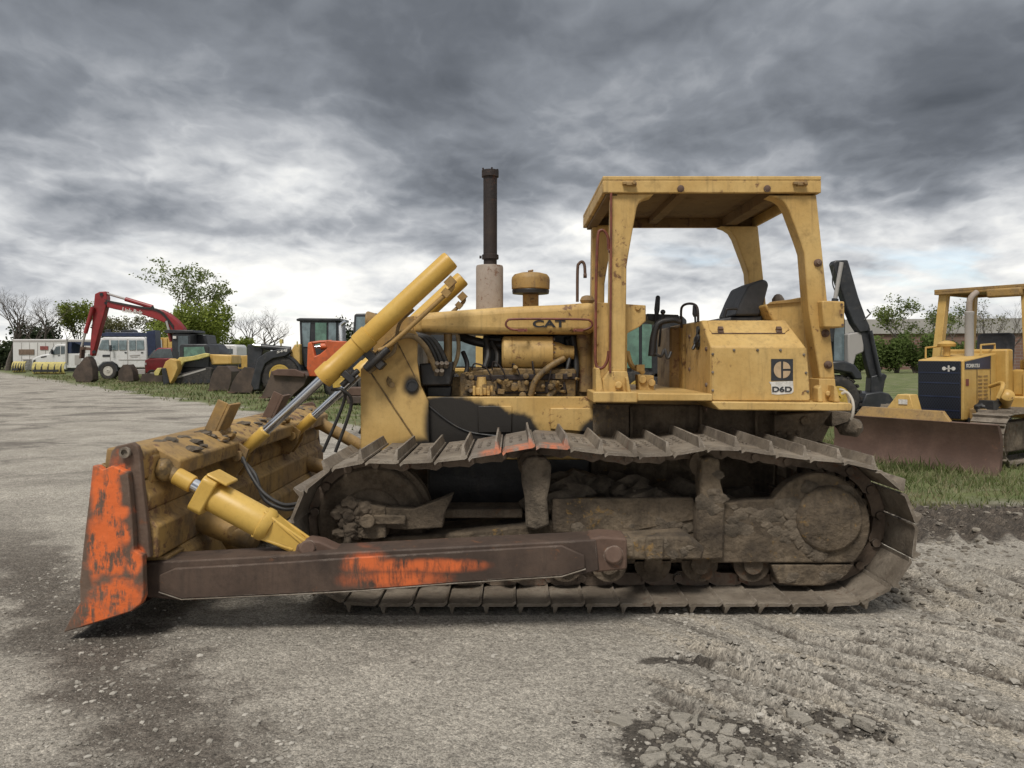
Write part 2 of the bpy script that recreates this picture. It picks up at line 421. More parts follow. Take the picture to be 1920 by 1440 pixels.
# ------------------------------------------------------------------ ground: one sheet to the horizon
def vnoise(x, y, seed=0):
    xi, yi = np.floor(x).astype(np.int64), np.floor(y).astype(np.int64); fx, fy = x - xi, y - yi
    def h(a, b):
        n = (a * 374761393 + b * 668265263 + seed * 1442695041) & 0x7fffffff
        n = ((n ^ (n >> 13)) * 1274126177) & 0x7fffffff
        return ((n ^ (n >> 16)) & 0xffff) / 65535.0
    u, v = fx * fx * (3 - 2 * fx), fy * fy * (3 - 2 * fy)
    return (h(xi, yi) * (1 - u) + h(xi + 1, yi) * u) * (1 - v) + (h(xi, yi + 1) * (1 - u) + h(xi + 1, yi + 1) * u) * v

def fbm(x, y, o=4, seed=0):
    s = 0; a = 0.5; t = 0
    for k in range(o):
        s = s + a * vnoise(x * 2 ** k, y * 2 ** k, seed + k * 17); t += a; a *= 0.55
    return s / t - 0.5

def sm(x, a, b):
    t = np.clip((x - a) / (b - a), 0, 1); return t * t * (3 - 2 * t)

FURROW = []
_rn = random.Random(31)
for _c in (2.86, 2.98, 3.10, 3.20, 3.31, 3.45, 3.58, 3.72, 3.90, 4.08, 4.25, 4.45, 4.66, 4.9):
    _a0 = _rn.uniform(-2.6, -1.9); FURROW.append((_c, _a0, _a0 + _rn.uniform(0.8, 2.0), _rn.uniform(0.016, 0.042), _rn.uniform(0.018, 0.038), _rn.uniform(-0.05, 0.05)))

def furrows(x, y):
    """scraped furrows left by turning tracks: depth and how much painted shade they carry"""
    c = x * 0.73 + y * 0.68; a = x * 0.68 - y * 0.73; z = 0 * x; d = 0 * x
    side = sm(x, 0.5, 0.8) * (1 - sm(y, 4.35, 4.55))
    for c0, a0, a1, w, dep, k in FURROW:
        q = (c - c0 - k * (a + 1.6) ** 2 - 0.05 * fbm(a * 1.5, c0 * 7 + 0 * a, 3, 13)) / w
        on = side * sm(a, a0, a0 + 0.25) * (1 - sm(a, a1 - 0.35, a1)) * (0.4 + 1.2 * (fbm(a * 2.5, c0 * 5 + 0 * a, 3, 29) + 0.5))
        z = z + on * dep * (-np.exp(-q * q) + 0.75 * np.exp(-((q - 1.9) / 0.9) ** 2) + 0.35 * np.exp(-((q + 1.8) / 0.9) ** 2))
        d = np.maximum(d, np.clip(on, 0, 1) * np.exp(-q * q))
    return z, d

def height(x, y):
    x = np.asarray(x, float); y = np.asarray(y, float)
    near = 1 - sm(y, 14, 40)
    z = near * (0.05 * fbm(x * 0.5, y * 0.5, 3, 1) + 0.022 * fbm(x * 3, y * 3, 4, 5) + 0.018 * fbm(x * 12, y * 12, 3, 9))
    # grouser prints behind the near and the far track
    for y0, y1, amp in ((4.55, 5.55, 0.030), (6.4, 7.6, 0.040)):
        m = sm(x, 2.3, 2.7) * (1 - sm(x, 9, 12)) * sm(y, y0 - 0.15, y0 + 0.1) * (1 - sm(y, y1 - 0.1, y1 + 0.2))
        ph = x + 0.10 * fbm(x * 1.2, y * 2.2, 3, 33) * 2
        w = 0.5 + 0.5 * np.sin(2 * np.pi * ph / 0.235)
        z = z + m * (1.7 * amp * (w ** 2 - 0.4) * (0.5 + 1.3 * (fbm(x * 2.3, y * 2.3, 3, 41) + 0.5)) + 0.03 * fbm(x * 7, y * 7, 3, 77))
    # scuffed diagonal ruts in front of the rear half
    c = x * 0.73 + y * 0.68; a = x * 0.68 - y * 0.73
    m = sm(x, 0.3, 1.0) * (1 - sm(y, 4.1, 4.6))
    z = z + m * (0.07 * fbm(c * 4.2 + 3, a * 0.5, 3, 51) + 0.045 * fbm(c * 13, a * 1.6, 3, 57) + 0.02 * fbm(c * 30, a * 9, 2, 59))
    z = z + furrows(x, y)[0]
    # soft tyre rut at the left front
    z = z + 0.03 * (1 - sm(y, 5, 7)) * fbm(x * 1.2 + y * 0.8, y * 0.35, 2, 61)
    # keep the ground flat where the machine stands
    under = sm(x, -1.7, -1.2) * (1 - sm(x, 2.0, 2.45)) * sm(y, 4.25, 4.55) * (1 - sm(y, 7.5, 7.9))
    return z * (1 - 0.8 * under) - 0.004 * under

def trough_shade(x, y):
    """where shade is painted into the ground colour: grouser-print troughs and furrows"""
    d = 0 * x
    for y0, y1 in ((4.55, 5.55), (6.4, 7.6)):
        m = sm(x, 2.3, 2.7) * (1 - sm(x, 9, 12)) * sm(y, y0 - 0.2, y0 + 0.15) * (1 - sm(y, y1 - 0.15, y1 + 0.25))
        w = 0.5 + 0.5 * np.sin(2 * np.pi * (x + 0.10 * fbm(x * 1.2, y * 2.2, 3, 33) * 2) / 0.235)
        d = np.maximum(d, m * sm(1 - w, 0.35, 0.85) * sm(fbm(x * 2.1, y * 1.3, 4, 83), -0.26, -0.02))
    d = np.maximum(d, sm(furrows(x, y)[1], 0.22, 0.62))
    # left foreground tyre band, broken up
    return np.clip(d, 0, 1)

def axis_pts(lo, hi, step, far_lo, far_hi, g=1.16):
    mid = list(np.arange(lo, hi, step)); a, s = lo, step; left = []
    while a > far_lo: s *= g; a -= s; left.append(a)
    b, s, right = mid[-1], step, []
    while b < far_hi: s *= g; b += s; right.append(b)
    return np.array(left[::-1] + mid + right)

gx = axis_pts(-3.6, 6.2, 0.034, -4000, 4000)
gy = axis_pts(2.2, 8.6, 0.032, -60, 5000)
GX, GY = np.meshgrid(gx, gy)
GZ = height(GX, GY)
nx, ny = len(gx), len(gy)
gm = bpy.data.meshes.new('ground')
idx = np.arange(nx * ny).reshape(ny, nx)
quads = np.stack([idx[:-1, :-1], idx[:-1, 1:], idx[1:, 1:], idx[1:, :-1]], -1).reshape(-1, 4)
gm.from_pydata(np.stack([GX, GY, GZ], -1).reshape(-1, 3).tolist(), [], quads.tolist())
gm.polygons.foreach_set('use_smooth', [True] * len(gm.polygons))

at_ = gm.attributes.new('trough_shade', 'FLOAT', 'POINT'); at_.data.foreach_set('value', trough_shade(GX, GY).reshape(-1))

def grass_edge(x): return np.maximum(69 - 1.23 * (np.asarray(x) + 46), 7.75 + 0.12 * (np.asarray(x) - 4))

def ground_material():
    m, t, b = newmat('gravel_and_grass_ground'); p = pos(t)
    s = t.nodes.new('ShaderNodeSeparateXYZ'); lk(t, p, s.inputs[0]); x, y, _ = s.outputs
    flat = vscale(t, p, (1, 1, 0))
    # gravel: pale dust, grey stone, darker damp compacted soil, grain at several sizes
    n1 = noise(t, flat, 1.1, 6, 0.6); n2 = noise(t, flat, 9, 8, 0.72); n3 = noise(t, flat, 55, 5, 0.75); n4 = noise(t, vscale(t, flat, (1, 1, 1), (4, 4, 4)), 150, 3, 0.7)
    c = mix(t, sstep(t, n1, 0.35, 0.66), (0.345, 0.315, 0.268), (0.45, 0.412, 0.352))
    c = mix(t, mth(t, 'MULTIPLY', sstep(t, n2, 0.50, 0.72), 0.5), c, (0.185, 0.166, 0.14))
    cells, grains = [], []
    for sc_, lo, hi in ((34.0, 0.86, 1.12), (85.0, 0.70, 1.22), (190.0, 0.62, 1.30)):
        vc = nd(t, 'ShaderNodeTexVoronoi', Scale=sc_); lk(t, vscale(t, flat, (1, 1, 1), (sc_, 3, 0)), vc.inputs['Vector'])
        q = t.nodes.new('ShaderNodeSeparateColor'); lk(t, vc.outputs['Color'], q.inputs[0])
        grains.append(ramp(t, q.outputs[0], [(0, lo), (0.5, 1.0), (1, hi)])); cells.append(vc.outputs['Distance'])
    sp_ = sstep(t, noise(t, vscale(t, flat, (1, 1, 1), (8, 2, 0)), 26, 6, 0.72), 0.56, 0.68)
    c = mix(t, mth(t, 'MULTIPLY', sp_, 0.55), c, (0.13, 0.115, 0.098))
    vor = nd(t, 'ShaderNodeTexVoronoi', Scale=42.0); lk(t, flat, vor.inputs['Vector'])
    sc = t.nodes.new('ShaderNodeSeparateColor'); lk(t, vor.outputs['Color'], sc.inputs[0])
    spk = mth(t, 'MULTIPLY', mth(t, 'SUBTRACT', 1.0, sstep(t, vor.outputs['Distance'], 0.12, 0.30)), sstep(t, sc.outputs[0], 0.78, 0.84))
    c = mix(t, mth(t, 'MULTIPLY', spk, 0.35), c, (0.50, 0.47, 0.42))
    # far yard: drawn-out stripes of wheel-worn dirt
    st = noise(t, vscale(t, flat, (0.34, 0.42, 1)), 1.5, 10, 0.74, 0.6)
    far = sstep(t, y, 7.0, 12.0)
    c = mix(t, mth(t, 'MULTIPLY', mth(t, 'MULTIPLY', sstep(t, st, 0.47, 0.62), far), 0.80), c, (0.150, 0.133, 0.114))
    # damp dark soil in front of the blade, drawn out from the blade towards the left foreground
    q = mth(t, 'ADD', mth(t, 'MULTIPLY', x, 0.75), mth(t, 'MULTIPLY', y, 0.66))
    dn = mth(t, 'MULTIPLY', mth(t, 'SUBTRACT', noise(t, flat, 2.3, 6, 0.65), 0.5), 1.2)
    band = mth(t, 'SUBTRACT', 1.0, sstep(t, mth(t, 'ABSOLUTE', mth(t, 'ADD', mth(t, 'ADD', q, -0.99), dn)), 0.12, 0.50))
    band = mth(t, 'MULTIPLY', band, mth(t, 'SUBTRACT', 1.0, sstep(t, y, 5.5, 8.0)))
    band = mth(t, 'MULTIPLY', band, mth(t, 'SUBTRACT', 1.0, mth(t, 'MULTIPLY', sstep(t, mth(t, 'ADD', mth(t, 'MULTIPLY', n2, 0.6), mth(t, 'MULTIPLY', n3, 0.4)), 0.50, 0.62), 0.45)))
    c = mix(t, mth(t, 'MULTIPLY', band, 0.92), c, (0.120, 0.102, 0.084))
    # turned dark mud where the far track ran
    my = mth(t, 'ADD', y, mth(t, 'MULTIPLY', mth(t, 'SUBTRACT', noise(t, flat, 1.7, 5, 0.6), 0.5), 1.1))
    mud = mth(t, 'MULTIPLY', sstep(t, my, 6.25, 6.5), mth(t, 'SUBTRACT', 1.0, sstep(t, my, 7.75, 8.2)))
    mud = mth(t, 'MULTIPLY', mud, sstep(t, x, 2.4, 3.4))
    c = mix(t, mth(t, 'MULTIPLY', mud, 0.93), c, mix(t, sstep(t, n2, 0.4, 0.6), (0.052, 0.042, 0.034), (0.115, 0.092, 0.072)))
    # sandy scuffs at the right front, with rut shade painted as dark streaks
    cc = mth(t, 'ADD', mth(t, 'MULTIPLY', x, 0.73), mth(t, 'MULTIPLY', y, 0.68))
    aa = mth(t, 'SUBTRACT', mth(t, 'MULTIPLY', x, 0.68), mth(t, 'MULTIPLY', y, 0.73))
    cv = t.nodes.new('ShaderNodeCombineXYZ'); lk(t, mth(t, 'MULTIPLY', cc, 5.0), cv.inputs[0]); lk(t, mth(t, 'MULTIPLY', aa, 0.8), cv.inputs[1])
    sn = noise(t, cv.outputs[0], 1.0, 6, 0.6)
    rm = mth(t, 'MULTIPLY', sstep(t, x, 0.3, 1.1), mth(t, 'SUBTRACT', 1.0, sstep(t, y, 4.5, 6.2)))
    c = mix(t, mth(t, 'MULTIPLY', mth(t, 'MULTIPLY', sstep(t, sn, 0.48, 0.60), rm), 0.8), c, (0.44, 0.39, 0.315))
    c = mix(t, mth(t, 'MULTIPLY', mth(t, 'MULTIPLY', mth(t, 'SUBTRACT', 1.0, sstep(t, sn, 0.36, 0.45)), rm), 0.75), c, (0.13, 0.115, 0.096))
    an = t.nodes.new('ShaderNodeAttribute'); an.attribute_name = 'trough_shade'
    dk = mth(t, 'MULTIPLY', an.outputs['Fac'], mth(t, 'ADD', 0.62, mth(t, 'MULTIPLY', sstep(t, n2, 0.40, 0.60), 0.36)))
    c = mix(t, dk, c, (0.080, 0.066, 0.053))  # shading of print and furrow bottoms, put in as dark colour
    # torn-up dark soil patch under the clods
    for cx, cy, rx, ry in ((0.77, 3.02, 0.38, 0.28), (1.41, 3.2, 0.18, 0.11), (0.86, 3.86, 0.22, 0.05)):
        dx = mth(t, 'DIVIDE', mth(t, 'SUBTRACT', x, cx), rx); dy = mth(t, 'DIVIDE', mth(t, 'SUBTRACT', y, cy), ry)
        dd = mth(t, 'SQRT', mth(t, 'ADD', mth(t, 'MULTIPLY', dx, dx), mth(t, 'MULTIPLY', dy, dy)))
        dd = mth(t, 'ADD', dd, mth(t, 'MULTIPLY', mth(t, 'SUBTRACT', noise(t, flat, 8, 5, 0.65), 0.5), 1.1))
        c = mix(t, mth(t, 'MULTIPLY', mth(t, 'SUBTRACT', 1.0, sstep(t, dd, 0.85, 1.15)), 0.93), c, (0.072, 0.062, 0.051))
    for gr_ in grains: c = mix(t, 1.0, c, gr_, 'MULTIPLY')
    # grass ground beyond the yard edge
    e1 = mth(t, 'SUBTRACT', 12.42, mth(t, 'MULTIPLY', x, 1.23))
    e2 = mth(t, 'ADD', 7.27, mth(t, 'MULTIPLY', x, 0.12))
    e = mth(t, 'MAXIMUM', e1, e2)
    wob = mth(t, 'MULTIPLY', mth(t, 'SUBTRACT', noise(t, flat, 0.55, 6, 0.65), 0.5), mth(t, 'ADD', 2.0, mth(t, 'MULTIPLY', y, 0.11)))
    g = sstep(t, mth(t, 'ADD', mth(t, 'SUBTRACT', y, e), wob), -0.15, 0.55)
    gn = noise(t, vscale(t, flat, (1, 0.7, 1)), 1.3, 7, 0.65)
    gc = mix(t, sstep(t, gn, 0.36, 0.62), (0.088, 0.115, 0.038), (0.165, 0.185, 0.075))
    gc = mix(t, mth(t, 'MULTIPLY', sstep(t, noise(t, vscale(t, flat, (1, 1, 1), (3, 8, 0)), 0.8, 6, 0.7), 0.48, 0.64), 0.75), gc, (0.24, 0.215, 0.145))
    gc = mix(t, sstep(t, noise(t, flat, 24, 4, 0.7), 0.5, 0.7), gc, mix(t, 0.5, gc, (0.03, 0.045, 0.014)))
    c = mix(t, g, c, gc)
    lk(t, c, b.inputs['Base Color']); b.inputs['Roughness'].default_value = 0.92
    b.inputs['Specular IOR Level'].default_value = 0.25
    hn = mth(t, 'ADD', mth(t, 'MULTIPLY', n2, 1.2), mth(t, 'ADD', mth(t, 'MULTIPLY', n3, 0.35), mth(t, 'MULTIPLY', spk, 0.25)))
    hn = mth(t, 'ADD', hn, mth(t, 'MULTIPLY', noise(t, flat, 140, 3, 0.6), 0.15))
    hn = mth(t, 'SUBTRACT', hn, mth(t, 'ADD', mth(t, 'MULTIPLY', cells[0], 0.30), mth(t, 'MULTIPLY', cells[1], 0.22)))
    bp = nd(t, 'ShaderNodeBump', Strength=0.9, Distance=0.03); lk(t, hn, bp.inputs['Height']); lk(t, bp.outputs[0], b.inputs['Normal'])
    return m

gm.materials.append(ground_material())
ground = bpy.data.objects.new('ground', gm); COL.objects.link(ground); tag(ground, kind='structure')

# ------------------------------------------------------------------ the main bulldozer
YC = 6.0
OR = (0.72, 0.15, 0.035)

def orange(*spots):
    def fn(t, p):
        tot = None
        for s in spots:
            k = spot(t, p, *s)
            tot = k if tot is None else mth(t, 'MAXIMUM', tot, k)
        return mth(t, 'MULTIPLY', tot, 0.985)
    return fn

def worn(fn, lo=0.42, hi=0.54, ymax=None, k0=1.0):
    def g(t, p):
        k = mth(t, 'MULTIPLY', mth(t, 'MULTIPLY', fn(t, p), breakup(t, p, lo, hi)), k0)
        if ymax:
            q = t.nodes.new('ShaderNodeSeparateXYZ'); lk(t, p, q.inputs[0]); k = mth(t, 'MULTIPLY', k, mth(t, 'SUBTRACT', 1.0, sstep(t, q.outputs[1], ymax - 0.04, ymax + 0.06)))
        return k
    return g

def W(px, py, Yd):
    w = P(px, py, Yd); return w.x, w.z
def spx(px, py, rx, rz, Yd, *a):
    x, z = W(px, py, Yd); k = Yd / F
    return (x, z, rx * k, rz * k) + a

M['arm'] = weathered('rusty_push_arm', (0.050, 0.032, 0.023), (0.095, 0.062, 0.044), rust=(0.15, 0.07, 0.035), rust_amt=0.45, grime=(0.032, 0.023, 0.018), grime_amt=0.6,
                     rough=0.7, bump=0.14, streak=0.4, edge=0.012, edge_col=(0.42, 0.37, 0.31),
                     overlays=[(OR, worn(orange(spx(745, 1085, 80, 16, 4.2, 0.6, 9, 0.5), spx(815, 1060, 82, 12, 4.2, 0.5, 9, 0.4), spx(735, 1060, 70, 12, 4.2, 0.5, 9, 0.5), spx(690, 1056, 38, 16, 4.2, 0.6, 9, 0.6)), 0.36, 0.56, None, 0.88))])
M['wing'] = weathered('rusty_blade_end', (0.12, 0.078, 0.055), (0.17, 0.115, 0.083), rust=(0.17, 0.075, 0.038), rust_amt=0.5, grime=(0.085, 0.06, 0.045), grime_amt=0.5,
                      rough=0.75, bump=0.3, edge=0.008, edge_col=(0.34, 0.28, 0.23),
                      overlays=[(OR, worn(orange(spx(212, 940, 17, 74, 4.1, 0.3, 16, 0.55), spx(190, 920, 14, 50, 4.1, 0.5, 16, 0.6), spx(204, 1010, 28, 55, 4.1, 0.35, 16, 0.5), spx(226, 880, 13, 9, 4.1, 0.4, 14, 0.5), spx(184, 1020, 14, 60, 4.1, 0.5, 14, 0.7),
                                              spx(232, 960, 14, 12, 4.1, 0.5, 14, 0.7), spx(238, 1000, 9, 18, 4.1, 0.6, 14, 0.7), spx(205, 1055, 34, 22, 4.1, 0.35, 13, 0.75), spx(225, 1118, 46, 30, 4.1, 0.4, 13, 0.9), spx(255, 1052, 14, 22, 4.1, 0.4, 14, 0.7), spx(178, 1148, 40, 20, 4.1, 0.5, 14, 1.1)), 0.40, 0.50))])
M['shoe_orange'] = weathered('worn_track_steel_sprayed', (0.15, 0.125, 0.10), (0.23, 0.195, 0.16), rust_amt=0.3, grime=(0.09, 0.072, 0.058), grime_amt=0.4, rough=0.7, bump=0.3, edge=0.008, edge_col=(0.36, 0.32, 0.28), scale=1.6,
                             overlays=[((0.62, 0.17, 0.07), worn(orange((-0.10, 0.98, 0.085, 0.05, 0.4, 7, 0.5), (0.06, 1.01, 0.08, 0.05, 0.4, 7, 0.5), (0.26, 1.0, 0.08, 0.05, 0.4, 7, 0.6)), 0.40, 0.58, 4.68, 0.8))])
SOOT = (0.009, 0.0085, 0.0085)
M['blade_back'] = weathered('scraped_blade_back', (0.40, 0.25, 0.078), (0.29, 0.18, 0.07), rust=(0.12, 0.058, 0.033), rust_amt=0.75, grime=(0.12, 0.085, 0.055), grime_amt=0.85, rough=0.7, bump=0.22, edge=0.014, streak=0.5)
M['side'] = weathered('yellow_side_sill_burnt', YEL, YEL2, rust_amt=0.4, grime=(0.16, 0.10, 0.045), grime_amt=0.3, edge=0.01, streak=0.2, bump=0.08,
                      overlays=[(SOOT, orange(spx(845, 800, 80, 62, 5.55, 0.16, 6, 0.36), spx(940, 812, 80, 40, 5.55, 0.16, 7, 0.40), spx(905, 790, 60, 32, 5.55, 0.12, 8, 0.30), spx(1010, 838, 70, 20, 5.55, 0.2, 6, 0.3), spx(1116, 815, 32, 30, 5.55, 0.2, 5, 0.3)))])
M['guard'] = weathered('yellow_front_guard', YEL, YEL2, rust_amt=0.36, grime=(0.16, 0.10, 0.045), grime_amt=0.3, edge=0.01, streak=0.15, bump=0.10,
                       overlays=[(SOOT, orange(spx(822, 800, 26, 75, 5.5, 0.3, 4, 0.15), spx(772, 723, 17, 20, 5.5, 0.45, 9, 0.3), spx(800, 845, 60, 25, 5.5, 0.4, 5, 0.3)))])

dz = root('bulldozer', (0.5, YC, 0), 'large worn yellow bulldozer in the foreground with muddy tracks and orange sprayed blade', 'bulldozer')
def D(mb, name, mat, bevel=0.006, parent=None, **k): return done(mb, name, M[mat] if isinstance(mat, str) else mat, parent or dz, bevel, **k)
def both(mb, name, mat, bevel=0.006, **k):
    a = D(mb, name, mat, bevel, **k); b = D(mb.mirror_y(YC), name, mat, bevel, **k); return a, b

# --- tracks
XI, XS, ZW, RP = -0.904, 2.0, 0.49, 0.42
def track_path():
    pts = []
    for a in np.linspace(270, 92, 40): pts.append((XI + RP * math.cos(R(a)), ZW + RP * math.sin(R(a))))   # front, going up
    top = [(XI, ZW + RP), (-0.62, 0.905), (-0.32, 0.927), (-0.02, 0.975), (0.16, 1.005), (0.38, 0.985), (0.65, 0.950), (0.92, 0.948), (1.15, 0.985), (1.28, 0.995), (1.5, 0.965), (1.75, 0.930), (XS, ZW + RP)]
    pts += [(v.x, v.y) for v in spline([Vector((a, b, 0)) for a, b in top], 10)]
    for a in np.linspace(88, -90, 40): pts.append((XS + RP * math.cos(R(a)), ZW + RP * math.sin(R(a))))
    for x in np.linspace(XS - 0.03, XI + 0.03, 60): pts.append((x, ZW - RP))
    return np.array(pts)
pp = track_path(); pp = np.vstack([pp, pp[:1]])
seg_l = np.hypot(*np.diff(pp, axis=0).T); cum = np.concatenate([[0], np.cumsum(seg_l)])
NSH = round(cum[-1] / 0.2045); PITCH = cum[-1] / NSH
def along(s):
    s = s % cum[-1]; return np.interp(s, cum, pp[:, 0]), np.interp(s, cum, pp[:, 1])

shoe = MB()
hp = PITCH / 2
prof = [(-hp + 0.003, -0.016), (-hp + 0.024, 0.0), (hp - 0.020, 0.0), (hp - 0.004, 0.008), (hp - 0.004, 0.020), (hp - 0.012, 0.020), (hp - 0.019, 0.080), (hp - 0.031, 0.080), (hp - 0.043, 0.020), (-hp + 0.020, 0.018), (-hp + 0.001, 0.000)]
HW = 0.457
nb = len(prof)
vs = []
for yy, sg in ((-HW, 1), (-HW + 0.05, 0), (HW - 0.05, 0), (HW, -1)):
    for (a, b) in prof:
        if sg and b > 0.05: vs.append((a, yy + sg * 0.045, b * 0.93))
        else: vs.append((a, yy, b))
fs = []
for k in range(3):
    for i in range(nb):
        j = (i + 1) % nb
        fs.append((k * nb + i, k * nb + j, (k + 1) * nb + j, (k + 1) * nb + i))
fs.append(tuple(range(nb - 1, -1, -1))); fs.append(tuple(range(3 * nb, 4 * nb)))
shoe.add(vs, fs)
for by in (-0.13, -0.05, 0.05, 0.13):
    for bx in (-0.045, 0.015): shoe.cyl((bx, by, 0.017), (bx, by, 0.030), 0.014, n=6)
shoe_me = bpy.data.meshes.new('track_shoe'); shoe_me.from_pydata(shoe.v, [], shoe.f)
bmx = bmesh.new(); bmx.from_mesh(shoe_me); bmesh.ops.recalc_face_normals(bmx, faces=bmx.faces); bmx.to_mesh(shoe_me); bmx.free()
shoe_me.materials.append(M['steel_worn']); finish_mesh(shoe_me, 35)
shoe_or = shoe_me.copy(); shoe_or.materials[0] = M['shoe_orange']

def chain(yc):
    """link rails, pins and bushings that carry the shoes"""
    m = MB()
    for i in range(NSH):
        s = i * PITCH; x0, z0 = along(s - hp); x1, z1 = along(s + hp)
        t = Vector((x1 - x0, 0, z1 - z0)).normalized(); n = Vector((-t.z, 0, t.x)); c = Vector(((x0 + x1) / 2, 0, (z0 + z1) / 2))
        lp = [(-0.105, -0.012), (-0.055, -0.004), (0.055, -0.004), (0.088, -0.02), (0.122, -0.035), (0.122, -0.075), (0.08, -0.098), (0.02, -0.085), (-0.05, -0.085), (-0.09, -0.072), (-0.105, -0.045)]
        for q, off in ((-1, 0.0), (1, 0.0)):
            y = yc + q * 0.095
            m.ext([c + t * a + n * b + Vector((0, y - 0.018, 0)) for a, b in lp], (0, 0.036, 0))
        pc = c + t * 0.095 + n * -0.055
        m.cyl(pc + Vector((0, yc - 0.135, 0)), pc + Vector((0, yc + 0.135, 0)), 0.026, n=10)
    return m

TRK = {}
for yc, nm in ((5.0, 'near'), (7.0, 'far')):
    ch = D(chain(yc), 'track', 'chain', 0)
    for i in range(NSH):
        s = i * PITCH; x0, z0 = along(s - hp); x1, z1 = along(s + hp)
        o = bpy.data.objects.new('track_shoe', shoe_me); COL.objects.link(o)
        top = z0 > 0.8 and yc < 6
        if top and -0.22 < (x0 + x1) / 2 < 0.36: o.data = shoe_or
        o.parent = ch
        o.location = Vector(((x0 + x1) / 2, yc, (z0 + z1) / 2)) - ch.location - dz.location
        o.rotation_euler = (0, math.atan2(-(z1 - z0), x1 - x0), 0)

# --- undercarriage, built for the near side and mirrored
def under(parts): return [both(*p) for p in parts]
idl = MB(); ci = Vector((XI, 4.86, ZW - 0.0))
idl.lathe([(0.05, -0.02), (0.12, -0.02), (0.13, 0.01), (0.20, 0.025), (0.215, 0.012), (0.265, 0.012), (0.28, 0.0), (0.335, 0.0), (0.345, 0.012), (0.352, 0.03), (0.352, 0.085), (0.385, 0.09), (0.385, 0.19), (0.352, 0.195), (0.352, 0.28)], ci, (0, 1, 0), 56)
under([(idl, 'idler_wheel', 'mud', 0.0)])
m = MB()
m.px([(664, 952), (690, 945), (722, 952), (724, 1008), (700, 1012), (664, 1008)], 4.72, 4.86)
m.px([(718, 952), (775, 955), (822, 938), (850, 926), (846, 938), (834, 962), (830, 990), (760, 994), (718, 990)], 4.74, 4.84)
m.px([(700, 966), (760, 968), (760, 984), (700, 984)], 4.70, 4.74)
m.cyl(P(689, 978, 4.66), P(689, 978, 4.9), 0.045, n=16)
under([(m, 'idler_yoke', 'mud_yellow', 0.008)])
m = MB()
rr = random.Random(3)
for k in range(26):
    a = rr.uniform(0, 6.28); q = rr.uniform(0.2, 1.0); c = P(662 + 32 * q * math.cos(a), 980 + 38 * q * math.sin(a), 4.75)
    r = rr.uniform(0.025, 0.055); m.lump(c, (r * rr.uniform(0.8, 1.4), r * 1.1, r), k, 0.22, 3)
for o_ in both(m, 'mud_clump', 'mud', 0): o_['kind'] = 'stuff'
# track frame beam with the long rounded spring housing
m = MB()
m.px([(642, 1012), (860, 1000), (990, 985), (1120, 965), (1310, 950), (1360, 942), (1360, 1054), (1180, 1058), (642, 1062)], 4.80, 5.20)
under([(m, 'track_frame', 'mud_yellow', 0.015)])
m = MB()
m.px([(832, 955), (980, 955), (980, 972), (832, 972)], 4.86, 5.1)
under([(m, 'recoil_rod', 'mud', 0.01)])
m = MB()
a, b = P(1035, 968, 4.93), P(1308, 968, 4.93)
m.lathe([(0.118, 0), (0.125, 0.02), (0.125, (b - a).length - 0.05), (0.10, (b - a).length)], a, (1, 0, 0), 28)
m.px([(1035, 936), (1300, 933), (1309, 975), (1252, 985), (1180, 998), (1035, 1000)], 4.79, 4.84)
under([(m, 'spring_housing', 'mud_yellow', 0.01)])
# mud resting on the frame
m = MB(); rr = random.Random(5)
for k in range(34):
    x = rr.uniform(0.25, 1.7); y = rr.uniform(4.9, 5.35)
    m.lump((x, y, 0.58 + rr.uniform(-0.03, 0.05) + 0.05 * math.sin(3 * x)), (rr.uniform(0.09, 0.17), rr.uniform(0.08, 0.14), rr.uniform(0.05, 0.10)), 100 + k, 0.3, 2)
for o_ in both(m, 'packed_mud', 'mud_lump', 0): o_['kind'] = 'stuff'
m = MB(); rr = random.Random(15)
for n_, (xa, xb, ya, yb, yy) in ((16, (1365, 1470, 945, 1000, 4.742)), (14, (1470, 1612, 900, 1030, 4.742)), (9, (1045, 1295, 975, 998, 4.795)), (14, (650, 1000, 1012, 1036, 4.800)), (4, (1452, 1590, 1075, 1095, 4.746)), (5, (1312, 1356, 870, 960, 4.702)), (4, (1200, 1300, 1015, 1046, 4.562))):
    for k in range(n_):
        px_, py_ = rr.uniform(xa, xb), rr.uniform(ya, yb)
        if px_ > 1470 and (px_ - 1535) ** 2 + (py_ - 984) ** 2 > 85 ** 2 and py_ < 1055: continue
        r = rr.uniform(0.015, 0.05); m.lump(P(px_, py_, yy), (r * rr.uniform(1.0, 2.2), rr.uniform(0.004, 0.010), r), 500 + k + int(xa), 0.22, 3)
for k in range(22):
    a = R(rr.uniform(95, 260)); q = rr.uniform(64, 72); m.lump(P(1553 + q * math.cos(a), 972 - q * math.sin(a), 4.738), (rr.uniform(0.02, 0.06), 0.014, rr.uniform(0.02, 0.05)), 700 + k, 0.2, 3)
for o_ in both(m, 'mud_splatter', 'mud_lump', 0): o_['kind'] = 'stuff'
